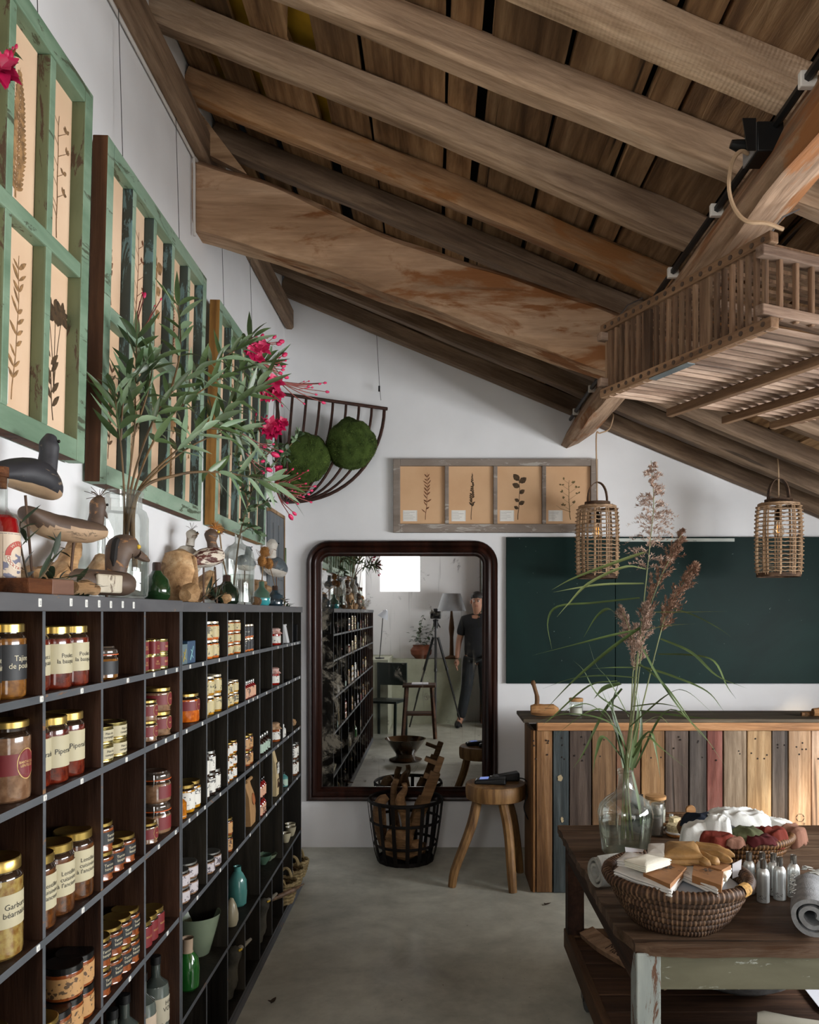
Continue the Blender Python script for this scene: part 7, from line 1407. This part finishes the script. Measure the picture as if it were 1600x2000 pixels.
row('clipred', 3, [334], .046, .088, 'clip-top jar of pate with orange ring and red label', 'jar', 'clip-top pate jars', 2)
row('smallred', 3, [309], .034, .072, 'little red-labelled pate jar in front of the clip-top jars', 'jar', None)
row('orb', 3, [365], .022, .080, 'small bottle of orange liquid with black cap', 'bottle', None, 1, 'sauce_bottle')
row('yj', 3, [381, 392], .036, .088, 'yellow jar with a white label and gold lid', 'jar', 'yellow jars in the third row')
row('db', 3, [409, 421, 431], .026, .075, 'dark brown jar, white label, silver lid', 'jar', 'dark jars in the third row', 2, skip=((1, 2),))
row('xh', 3, [448, 455.5, 463], .023, .047, 'mini amber honey jar in a three-high stack', 'jar', 'mini amber jars in the third row', 3)
row('tan', 3, [489, 494.5], .026, .063, 'jar wrapped in tan paper, third row', 'jar', 'tan-wrapped jars in the third row', 2)
row('mint', 3, [515, 519, 523.5, 528], .017, .086, 'dark bottle with a mint label and silver cap', 'bottle', 'mint-labelled bottles', 1, 'oil_bottle')
row('cjb', 3, [547.5], .034, .092, 'jam jar with a tan cloth cover in the third row', 'jar', None)
row('whit', 3, [556, 558.5], .015, .062, 'small white bottle in the third row', 'bottle', 'small white bottles', 1, 'lotion_bottle')
q = Vector((-.79, sh(574, -.785), stop(3))); o = MB().tube([(0, -.02, .018), (0, .0, .02), (0, .025, .016)], [.014, .02, .014], 9).jitter(.003, 40).build('wooden_pebble', dwl, None); o.location = q; tag(o, 'little pale wooden knob alone in the last third-row pigeonhole', 'ornament')
row('pickle', 4, [21], .047, .150, 'jar of brown pickles cut off at the lower frame corner', 'jar', None)
row('blkjar', 4, [140, 163, 184], .040, .071, 'black-lidded jar with a tan label, fourth row', 'jar', 'black-lidded jars in the fourth row', 2, skip=((1, 0),))
row('goldblk', 4, [118], .042, .075, 'gold-lidded jar with black label beside the black-lidded ones', 'jar', 'gold-lidded black-labelled jars in the fourth row', 2, skip=((1, 0),))
row('squat', 4, [218, 240, 258, 273], .036, .068, 'squat black-labelled terrine jar, fourth row', 'jar', 'squat black-labelled jars in the fourth row', 2)
row('redwrap', 4, [297, 309, 321], .036, .070, 'red-wrapped jar with a gold rim', 'jar', 'red-wrapped jars')
row('fl', 4, [371, 387], .041, .050, 'low silver-lidded jar in the fourth-row stack', 'jar', 'low jars in the fourth row', 2)
row('fl', 4, [420, 432], .041, .050, 'low silver-lidded jar, printed label, single layer beside the low stack', 'jar', 'single-layer low jars in the fourth row')
row('tan', 4, [454.5], .026, .063, 'jar wrapped in tan paper, fourth row', 'jar', 'tan-wrapped jars in the fourth row', 2)
bagm = M('kraft_bag', '#a07a4e', .8, var=.08, vs=14, bump=.4, bs=40); bagp = M('pale_bag', '#b8a47c', .75, var=.06, vs=14, bump=.3, bs=40)
def bag(label, px, k, w_, h, m_, win):
    q = Vector((-.80, sh(px, -.785), stop(k))); t = thing('paper_bag', label, 'bag', tuple(q)); d = .028; vs = []
    for z, ww, dd in ((0, 1, 1), (h*.3, 1.05, 1.05), (h*.65, 1.0, .8), (h*.85, .9, .3), (h, .86, .14)): vs += [(dd*d, -w_*ww/2, z), (dd*d, w_*ww/2, z), (-dd*d, w_*ww/2, z), (-dd*d, -w_*ww/2, z)]
    MB().add(vs, [(i*4+j, i*4+(j+1) % 4, i*4+4+(j+1) % 4, i*4+4+j) for i in range(4) for j in range(4)]+[(16, 17, 18, 19), (3, 2, 1, 0)]).jitter(.004, 26, int(px)).build('bag', m_, t, 30)
    MB().tube([(.008, -w_*.44, h), (.010, w_*.44, h+.002)], .008, 8).build('rolled_top', m_, t)
    if win == 1: MB().lathe([(0, .0), (w_*.22, 0), (w_*.20, .001)], 20, X=Matrix.Translation((d*.98, w_*.1, h*.55)) @ Matrix.Rotation(PI/2-.15, 4, 'Y')).build('round_stamp', M('stamp_rust', '#9a5a30', .7, var=.2), t)
    else: MB().box((d*1.04, -w_*.3, h*.16), (d*1.05, w_*.3, h*.34)).build('window', M('bag_window', '#4a342a', .3, var=.3, vs=50), t, 0); MB().box((d*.95, -w_*.3, h*.45), (d*.98+.003, w_*.3, h*.68)).build('label', smwh, t, 0)
bag('brown kraft paper bag with a round stamp and rolled top', 489, 4, .115, .185, bagm, 1); bag('tall pale paper bag with a dark window and white label', 539, 4, .10, .235, bagp, 2)
row('redb', 4, [513, 517, 520], .014, .080, 'red peach-labelled bottle, fourth row', 'bottle', 'red bottles in the fourth row', 2, 'sauce_bottle')
row('tealb', 4, [562.5], .022, .078, 'small teal bottle with a black cap', 'bottle', None, 1, 'lotion_bottle')
row('br', 4, [580.5, 583.5], .025, .088, 'brown white-labelled jar, last fourth-row pigeonhole', 'jar', 'brown jars in the last pigeonhole', 2)
# fifth row: bottles, vases, bowls, cups
lq = {'y': M('liquor_yellow', '#7d7a2a', .1, var=.05, coat=1), 'c': M('liquor_clear', '#5d6660', .08, var=.05, coat=1)}
hlab = M('label_torn', '#b9b29c', .6, var=.03)
for px, X, lk, lb, tx, lab in ((219, -.80, 'y', smbl, None, 'yellow spirits bottle nearest the camera in the bottom pigeonholes'), (243, -.80, 'y', None, None, 'unlabelled yellow spirits bottle, second of the four'), (277, -.80, 'c', lab_pl, None, 'clear spirits bottle with a line-drawn beige label'), (304, -.80, 'c', hlab, 'HA\nVOD', 'clear vodka bottle with a torn-edged beige label')):
    q = Vector((X, sh(px, X), stop(5))); t = thing('spirits_bottle', lab, 'bottle', tuple(q), 0, 'spirits bottles in the fifth row'); r = .037
    MB().lathe([(0, 0), (.033, 0), (r, .005), (r, .135), (.034, .150), (.020, .162), (.013, .170), (.0125, .215), (0, .216)], 28, mi=[0]*4+[1]*4).build('bottle', [lq[lk], M('bottle_neck', '#3c4440', .06, var=0, coat=1)], t)
    MB().lathe([(.013, .205), (.0145, .206), (.0145, .228), (0, .229)], 16).build('stopper', blk, t)
    if lb:
        l = MB(); n = 30; vs = [((r+.0008)*math.cos(a), (r+.0008)*math.sin(a), z) for i in range(n+1) for a in [lerp(-2.4, 1.1, i/n)] for z in (.045+(.008*noise.noise(Vector((i*.9, 1, 2))) if tx else 0), .118)]
        lo = l.add(vs, [(2*i, 2*i+2, 2*i+3, 2*i+1) for i in range(n)]).build('label', lb, t)
        if tx: MB().add(*[[((r+.0014)*math.cos(x/r-.15), (r+.0014)*math.sin(x/r-.15), .092+y) for x, y, _ in textdata(tx, .018)[0]], textdata(tx, .018)[1]]).build('lettering', inkd, lo, 0)
sage = M('glaze_pale_sage', '#7f8d76', .25, var=.08, coat=.4); cream = M('glaze_cream', '#a8a086', .3, var=.08, coat=.4); tq = M('glaze_teal', '#4f8c87', .2, var=.08, coat=.5); gg = M('glaze_bottle_green', '#1d5a22', .12, var=.1, coat=.6); raw = M('raw_clay', '#a48f78', .7, var=.08)
def pot(name, label, px, X, k, prof, m_, cat='vase', mi=None, sc=1.0): q = Vector((X, sh(px, X), stop(k))); t = thing(name, label, cat, tuple(q)); MB().lathe([(r_*sc, z_*sc) for r_, z_ in prof], 36, mi or 0).build('body', m_, t); return t
pot('tapered_pot', 'large pale sage pot widening upward, fifth row', 386, -.845, 5, [(0, 0), (.046, 0), (.050, .004), (.072, .08), (.094, .165), (.096, .17), (.091, .168), (.066, .075), (.045, .012), (0, .010)], sage, sc=.84)
pot('green_vase', 'bright green bottle vase with a bare clay neck, fifth row', 366, -.80, 5, [(0, 0), (.036, 0), (.043, .008), (.045, .07), (.040, .11), (.022, .135), (.0195, .142), (.021, .185), (.023, .188), (.018, .186)], [gg, raw], mi=[0]*5+[1]*4, sc=.86)
pot('teal_vase', 'turquoise bottle vase with a rounded shoulder, fifth row', 464, -.82, 5, [(0, 0), (.046, 0), (.054, .010), (.058, .08), (.054, .15), (.034, .19), (.022, .205), (.021, .23), (.024, .235), (.019, .233)], tq, sc=.68)
pot('egg_vase', 'cream egg-shaped vase before the turquoise one', 452, -.79, 5, [(0, 0), (.030, 0), (.040, .03), (.040, .065), (.028, .115), (.012, .15), (.006, .155), (0, .153)], cream, sc=.68)
bwl = lambda r, h: [(0, 0), (r*.4, 0), (r*.45, .004), (r*.85, h*.55), (r, h), (r*.97, h), (r*.8, h*.6), (r*.4, .010), (0, .008)]
pot('bowl', 'wide sage bowl standing in front in the fifth row', 523, -.82, 5, bwl(.046, .032), sage, 'bowl'); pot('bowl', 'deeper grey-green bowl behind the wide sage bowl', 514, -.83, 5, bwl(.042, .045), tgr, 'bowl')
cup = lambda r, h: [(0, 0), (r*.5, 0), (r*.6, .004), (r*.9, h*.6), (r, h), (r*.95, h), (r*.8, h*.5), (r*.4, .010), (0, .008)]
for px, X, lab in ((568, -.785, 'cream cup standing free, last fifth-row pigeonhole'), (567, -.80, 'cream cup at the back, behind the free-standing one'), (558, -.79, 'cream cup half hidden by the divider, fifth row')): pot('cup', lab, px, X, 5, cup(.029, .050), cream, 'cup')
# sixth row: stone birds and straw baskets
stone = M('bird_stone', '#4c4a40', .8, var=.25, vs=20, bump=.5, bs=60); beakm = M('beak_grey', '#8a8577', .6, var=.15)
for px, lab in ((462, 'dark stone bird with a long pale beak poking out, nearer one'), (518, 'dark stone bird with a long pale beak, farther one')):
    q = Vector((-.79, sh(px, -.775), stop(6))); t = thing('bird_ornament', lab, 'ornament', tuple(q), 0, 'stone birds in the bottom row')
    MB().tube(spline([(-.03, -.02, .0), (-.02, -.01, .06), (-.005, 0, .11), (.0, .005, .15), (.012, .01, .185)], 16), [.036]*3+[.042]*3+[.036, .03, .026, .025, .027, .030, .032, .032, .030, .022, .008], 12).build('body', stone, t)
    MB().tube([(.01, .02, .165), (.03, .06, .168), (.045, .11, .172)], [.012, .009, .006], 8).build('beak', beakm, t)
    for s in (1, -1): MB().sphere((.03+.002*s, .005*s, .175), .005, 8).build('eye', eyey, t)
strw = wood('straw_pale', '#7a6a48', '#9c8b64', '#b5a680', 2, 3, rough=.8, vary=.1, bump=.3, crack=0); strd = wood('straw_inside', '#4a3420', '#6e5030', '#8a6a44', 2, 3, rough=.8, vary=.1, bump=.3, crack=0)
for px, X, r, h, lab in ((551, -.80, .075, .105, 'straw basket with a stick laid across it, nearest of the three'), (566, -.80, .072, .10, 'straw basket with a small loop handle in the middle'), (578, -.80, .068, .09, 'straw basket with loop handles at the very end of the shelf')):
    q = Vector((X+.012, sh(px, X+.012), stop(6)-.0)); t = thing('straw_basket', lab, 'basket', tuple(q), 0, 'straw baskets in the bottom row')
    for i in range(6):
        f = i/5; rr = r*(.68+.32*f**.7); MB().tube([(rr*math.cos(2*PI*j/40), rr*math.sin(2*PI*j/40), .010+(h-.01)*f+.003*math.sin(j*2.1+i)) for j in range(40)], h/11, 7, closed=True).build('coil', strw, t)
    MB().lathe([(0, .008), (r*.62, .008), (r*.95, h*.98)], 28).build('lining', strd, t)
    for s in (1, -1): MB().tube(spline([(s*r*.5, s*r*.86, h), (s*r*.3, s*r*1.02, h+.035), (-s*r*.0, s*r*1.08, h+.045), (-s*r*.25, s*r*1.02, h+.03), (-s*r*.4, s*r*.9, h)], 14), .008, 6).build('handle', strw, t)
a = Vector((-.80, sh(536, -.76), stop(6)+.125)); b = Vector((-.655, 3.98, stop(6)+.135))
o = MB().tube(spline([a, a.lerp(b, .5)+Vector((0, 0, -.004)), b], 10), [.012]*8+[.008, .005, .003], 8).jitter(.003, 30).build('wrapped_stick', M('wrapped_stick', '#6e5540', .25, var=.3, vs=30, coat=.8)); tag(o, 'stick wrapped in clear film lying across the straw basket', 'stick')
# ------------------------------------------------------------------ behind the camera: seen only in the mirror
skin = M('skin', '#a87a62', .55, var=.06, sss=.1); tee = M('tshirt_black', '#15161a', .9, var=.1, bump=.2); jean = M('trousers_dark', '#1c2024', .9, var=.15, bump=.2); hair = M('hair_dark', '#1f1a17', .7, var=.3, vs=60); shoe = M('shoe_black', '#0f0f10', .5, var=.1)
PX, PY = .56, -.40
def skinmesh(name, verts, edges, radii, m_, parent, root=0, lev=2):
    me = bpy.data.meshes.new(name); me.from_pydata([tuple(v) for v in verts], edges, []); me.materials.append(m_); o = bpy.data.objects.new(name, me); COL.objects.link(o); o.parent = parent
    s = o.modifiers.new('skin', 'SKIN'); s.use_smooth_shade = True; sv = me.skin_vertices[0].data
    for i, r in enumerate(radii): sv[i].radius = r if isinstance(r, tuple) else (r, r)
    sv[root].use_root = True
    o.modifiers.new('sub', 'SUBSURF').levels = lev; o.modifiers['sub'].render_levels = lev; return o
t = thing('person', 'photographer in a black t-shirt and dark trousers standing by the tripod, reflected in the mirror', 'person', (PX, PY, 0), .15)
V = [(0, 0, .95), (0, .01, 1.12), (0, .0, 1.30), (0, 0, 1.43), (0, .0, 1.50), (0, .03, 1.56), (0, .045, 1.62), (0, .05, 1.70), (0, .04, 1.76),
     (.17, 0, 1.42), (.25, .01, 1.14), (.26, .08, .90), (-.17, 0, 1.42), (-.25, -.01, 1.14), (-.27, .05, .90),
     (.10, 0, .90), (.11, .02, .50), (.12, -.02, .10), (.125, .10, .03), (-.10, 0, .90), (-.14, .05, .50), (-.22, .08, .10), (-.24, .20, .03)]
E = [(0, 1), (1, 2), (2, 3), (3, 4), (4, 5), (5, 6), (6, 7), (7, 8), (3, 9), (9, 10), (10, 11), (3, 12), (12, 13), (13, 14), (0, 15), (15, 16), (16, 17), (17, 18), (0, 19), (19, 20), (20, 21), (21, 22)]
RR = [(.15, .11), (.145, .10), (.165, .11), (.13, .085), (.052, .055), (.058, .062), (.075, .092), (.078, .098), (.055, .07), .062, .044, .030, .062, .044, .030, .092, .062, .042, .045, .092, .062, .042, .045]
skinmesh('body', V, E, RR, skin, t)
skinmesh('tshirt', [(0, 0, .80), (0, .01, 1.12), (0, 0, 1.30), (0, 0, 1.43), (0, .0, 1.52), (.17, 0, 1.42), (.235, .005, 1.20), (-.17, 0, 1.42), (-.235, -.005, 1.20)], [(0, 1), (1, 2), (2, 3), (3, 4), (3, 5), (5, 6), (3, 7), (7, 8)], [(.205, .150), (.180, .130), (.195, .138), (.150, .108), (.062, .065), .078, .068, .078, .068], tee, t)
skinmesh('trousers', [(0, 0, 1.04), (.10, 0, .88), (.11, .02, .50), (.12, -.02, .09), (-.10, 0, .88), (-.14, .05, .50), (-.22, .08, .09)], [(0, 1), (1, 2), (2, 3), (0, 4), (4, 5), (5, 6)], [(.165, .122), .108, .080, .066, .108, .080, .066], jean, t)
mb = MB().sphere((0, .028, 1.735), (.086, .105, .075), 20); mb.v = [(x, y, z) if z > 1.70 or y < .02 else (x*.6, y*.5, 1.72) for x, y, z in mb.v]; mb.jitter(.006, 40).build('hair', hair, t)
for s in (1, -1):
    MB().sphere((s*.032, .138, 1.675), .011, 10).build('eye', M('eye_white', '#d8d4cc', .3, var=0), t); MB().sphere((s*.032, .147, 1.675), .006, 8).build('iris', eyeb, t); MB().sphere((s*.080, .045, 1.665), (.012, .020, .032), 10).build('ear', skin, t)
    MB().box((s*.032-.016, .134, 1.694), (s*.032+.016, .142, 1.700)).build('eyebrow', hair, t, 0)
MB().tube([(0, .138, 1.685), (0, .155, 1.655), (0, .160, 1.642), (0, .14, 1.637)], [.008, .012, .014, .008], 10).build('nose', skin, t); MB().tube([(-.024, .130, 1.610), (0, .142, 1.608), (.024, .130, 1.610)], [.003, .006, .003], 8, asp=1.4).build('mouth', M('lips', '#8a5048', .5, var=0), t)
for s, hx, hy in ((1, .26, .08), (-1, -.27, .05)):                     # hands: palm, four fingers, thumb
    vs = [(hx, hy, .905), (hx, hy+.008, .86), (hx, hy+.012, .825)]; es = [(0, 1), (1, 2)]; rr = [.026, (.040, .020), (.040, .018)]
    for i, (o_, l) in enumerate(((-.030, .060), (-.010, .072), (.010, .068), (.029, .052))):
        b = len(vs); vs += [(hx+.004*s, hy+.012+o_, .815), (hx+.002*s, hy+.014+o_, .815-l*.5), (hx-.012*s, hy+.018+o_, .815-l)]; es += [(2, b), (b, b+1), (b+1, b+2)]; rr += [.010, .009, .007]
    b = len(vs); vs += [(hx-.006*s, hy+.040, .865), (hx-.012*s, hy+.058, .835), (hx-.016*s, hy+.062, .808)]; es += [(1, b), (b, b+1), (b+1, b+2)]; rr += [.013, .011, .008]
    skinmesh('hand', vs, es, rr, skin, t, 0, 1)
for s, x, y in ((1, .125, .02), (-1, -.24, .12)): MB().tube([(x, y-.09, .045), (x, y, .05), (x, y+.10, .035), (x, y+.16, .022)], [.042, .048, .042, .02], 14, asp=1).xform(Matrix.Translation((0, 0, 0))).build('shoe', shoe, t)
# tripod and camera, behind the lens of the picture
tb = M('tripod_black', '#141416', .4, .3, var=.05)
t = thing('tripod', 'black camera tripod reflected in the middle of the mirror', 'tripod', (0, -.10, 0))
for a in (PI/2, PI/2+2.09, PI/2-2.09):
    d = Vector((math.cos(a), math.sin(a), 0)); lg = MB().tube([d*.035+Vector((0, 0, 1.20)), d*.17+Vector((0, 0, .78))], .017, 8).tube([d*.16+Vector((0, 0, .80)), d*.29+Vector((0, 0, .38))], .013, 8).tube([d*.28+Vector((0, 0, .40)), d*.40+Vector((0, 0, .0))], .010, 8).build('leg', tb, t)
    MB().tube([d*.165+Vector((0, 0, .80)), d*.175+Vector((0, 0, .765))], .021, 10).build('lock', tb, lg)
MB().tube([(0, 0, .95), (0, 0, 1.36)], .014, 10).build('centre_column', tb, t); MB().lathe([(0, 1.34), (.03, 1.34), (.035, 1.37), (.03, 1.40), (.04, 1.43), (0, 1.44)], 18).build('head', tb, t); MB().tube([(.02, -.02, 1.40), (.06, -.20, 1.33)], .008, 8).build('pan_handle', tb, t)
t = thing('camera_body', 'black camera on the tripod reflected in the mirror', 'camera', (0, -.10, 1.442))
MB().box((-.07, -.045, 0), (.07, .02, .10)).build('body', tb, t, 0, bevel=.012); MB().box((-.028, -.04, .10), (.028, .015, .135)).build('viewfinder', tb, t, 0, bevel=.01); MB().lathe([(0, 0), (.036, 0), (.038, .012), (.034, .05), (.036, .065), (.03, .066), (.028, .055), (0, .050)], 24, X=Matrix.Translation((0, .02, .055)) @ Matrix.Rotation(-PI/2, 4, 'X')).build('lens', tb, t); MB().sphere((-.05, -.01, .108), (.012, .012, .010), 10).build('dial', tb, t)
# ledge, plant, lamps, furniture
struct('trim_1', MB().box((XW, YR, 0), (.35, YR+.28, .885)).box((XW, YR, .0), (-.60, .30, .93)), M('ledge_green_white', '#a9ab97', .8, var=.05), 'low plastered ledge along the rear wall, seen in the mirror')
shd = M('lampshade_grey', '#8f9194', .9, var=.06); lb_ = wood('lamp_base', '#3a2618', '#5c3f28', '#7a583a', 2, 1, vary=0)
t = thing('table_lamp', 'lamp with a grey tapered shade reflected above the camera', 'lamp', (.22, YR+.22, .886)); MB().lathe([(0, 0), (.09, 0), (.095, .02), (.03, .05), (.025, .30), (.04, .42), (.02, .60), (.012, .68), (0, .68)], 20).build('base', lb_, t); MB().lathe([(.20, .66), (.125, .90), (.122, .90), (.197, .66)], 32).build('shade', shd, t); 
t = thing('desk_lamp', 'small white cone desk lamp reflected beside the bright window', 'lamp', (-.72, YR+.95, .931)); MB().lathe([(0, 0), (.06, 0), (.06, .015), (0, .02)], 20).build('base', tb, t); MB().tube([(0, 0, .02), (.02, -.10, .35), (.05, .05, .62)], .006, 6).build('arm', tb, t); MB().lathe([(.075, -.06), (.02, .05), (0, .055)], 24, X=Matrix.Translation((.07, .08, .58)) @ Matrix.Rotation(.5, 4, 'Y')).build('shade', M('shade_white', '#c9ced6', .5, var=0), t)
tc = M('terracotta', '#7a4128', .7, var=.15)
t = thing('potted_ivy', 'ivy plant in a round terracotta pot reflected on the ledge', 'potted plant', (-.20, YR+.14, .886)); MB().lathe([(0, 0), (.08, 0), (.14, .06), (.15, .12), (.11, .17), (.12, .19), (.10, .19), (0, .16)], 28).build('pot', tc, t); mb = MB(); st_ = MB()
for i in range(60):
    a = R.uniform(0, 2*PI); h_ = abs(R.gauss(0, .12)); q = Vector((math.cos(a)*R.uniform(0, .16), math.sin(a)*.10, .20+h_)); mb.leaf(q, (math.cos(a), math.sin(a), R.uniform(-.3, .4)), (0, 0, 1), .06, .05, .2, 4)
for px in (-.02, .12):
    ln = spline([(0, 0, .18), (px, 0, .34), (px*1.6+.02, 0, .46), (px+.06, 0, .60 if px < 0 else .44)], 12); st_.tube(ln, .003, 5)
    for q in ln[3:]: mb.leaf(q, (R.uniform(-1, 1), R.uniform(-.4, .4), -.3), (0, .3, 1), .055, .05, .1, 4)
st_.build('stem', olst, t); mb.build('foliage', rl, t, 60)
wb_ = wood('dark_furniture', '#2a1a10', '#4a3020', '#6a4a32', 0, .8, vary=.1)
t = thing('side_table', 'small wooden table with a paper on it reflected in the mirror', 'table', (-.20, .55, 0)); MB().box((-.20, -.18, .62), (.20, .18, .65)).build('tabletop', wb_, t, 0, bevel=.004)
for x in (-.17, .17):
    for y in (-.15, .15): MB().bar((x*.9, y*.9, .62), (x*1.15, y*1.1, 0), .035, .035).build('leg', wb_, t, 0)
MB().box((-.18, -.16, .28), (.18, .16, .30)).build('shelf', wb_, t, 0)
o = MB().box((-.10, -.09, 0), (.10, .09, .012)).build('book', wpap, None, 0, bevel=.002); o.location = (-.19, .56, .651); tag(o, 'pale book lying on the small table, reflected in the mirror', 'book')
t = thing('basin', 'big glazed brown basin on a foot standing on the floor, reflected low in the mirror', 'bowl', (-.31, 2.10, 0)); MB().lathe([(0, 0), (.16, 0), (.17, .015), (.10, .04), (.10, .07), (.20, .21), (.215, .225), (.205, .225), (.10, .085), (0, .075)], 36).build('basin', M('glaze_basin', '#4a3420', .15, var=.2, coat=.6), t)
for i, (x, y, rz, lab) in enumerate(((-.60, -.35, .3, 'dark green wooden chair by the ledge, reflected in the mirror'), (.30, -.30, -.6, 'black chair beside the tripod, reflected in the mirror'))):
    t = thing('chair', lab, 'chair', (x if i == 0 else 1.22, y if i == 1 else .55, 0), rz); cm = M('chair_green', '#1f2a24', .5, var=.1) if i == 0 else tb
    MB().box((-.20, -.20, .43), (.20, .20, .46)).build('seat', cm, t, 0, bevel=.006); MB().box((-.19, -.20, .62), (.19, -.18, .90)).build('backrest', cm, t, 0, bevel=.006)
    for x_ in (-.18, .18):
        MB().bar((x_, .18, .44), (x_, .20, 0), .03, .03).build('leg', cm, t, 0); MB().bar((x_, -.19, .90), (x_, -.21, 0), .03, .03).build('leg', cm, t, 0)
t = thing('glazed_cupboard', 'dark glazed cupboard against the rear wall, reflected behind the photographer', 'cupboard', (.62, YR+.02, 0))
MB().box((0, 0, 0), (.62, .26, 1.05)).build('base_cabinet', wb_, t, 0, bevel=.004); MB().box((0, 0, 1.05), (.62, .02, 2.35)).box((0, 0, 1.05), (.02, .22, 2.35)).box((.60, 0, 1.05), (.62, .22, 2.35)).box((0, 0, 2.33), (.62, .24, 2.35)).build('case', wb_, t, 0)
for x in (.0, .30, .585): MB().box((x, .20, 1.05), (x+.035, .24, 2.35)).build('door_bar', M('cupboard_grey', '#3c4038', .6, var=.1), t, 0)
for z in (1.05, 1.48, 1.90, 2.30): MB().box((0, .20, z), (.62, .238, z+.04)).build('door_bar', M('cupboard_grey', '#3c4038', .6, var=.1), t, 0)
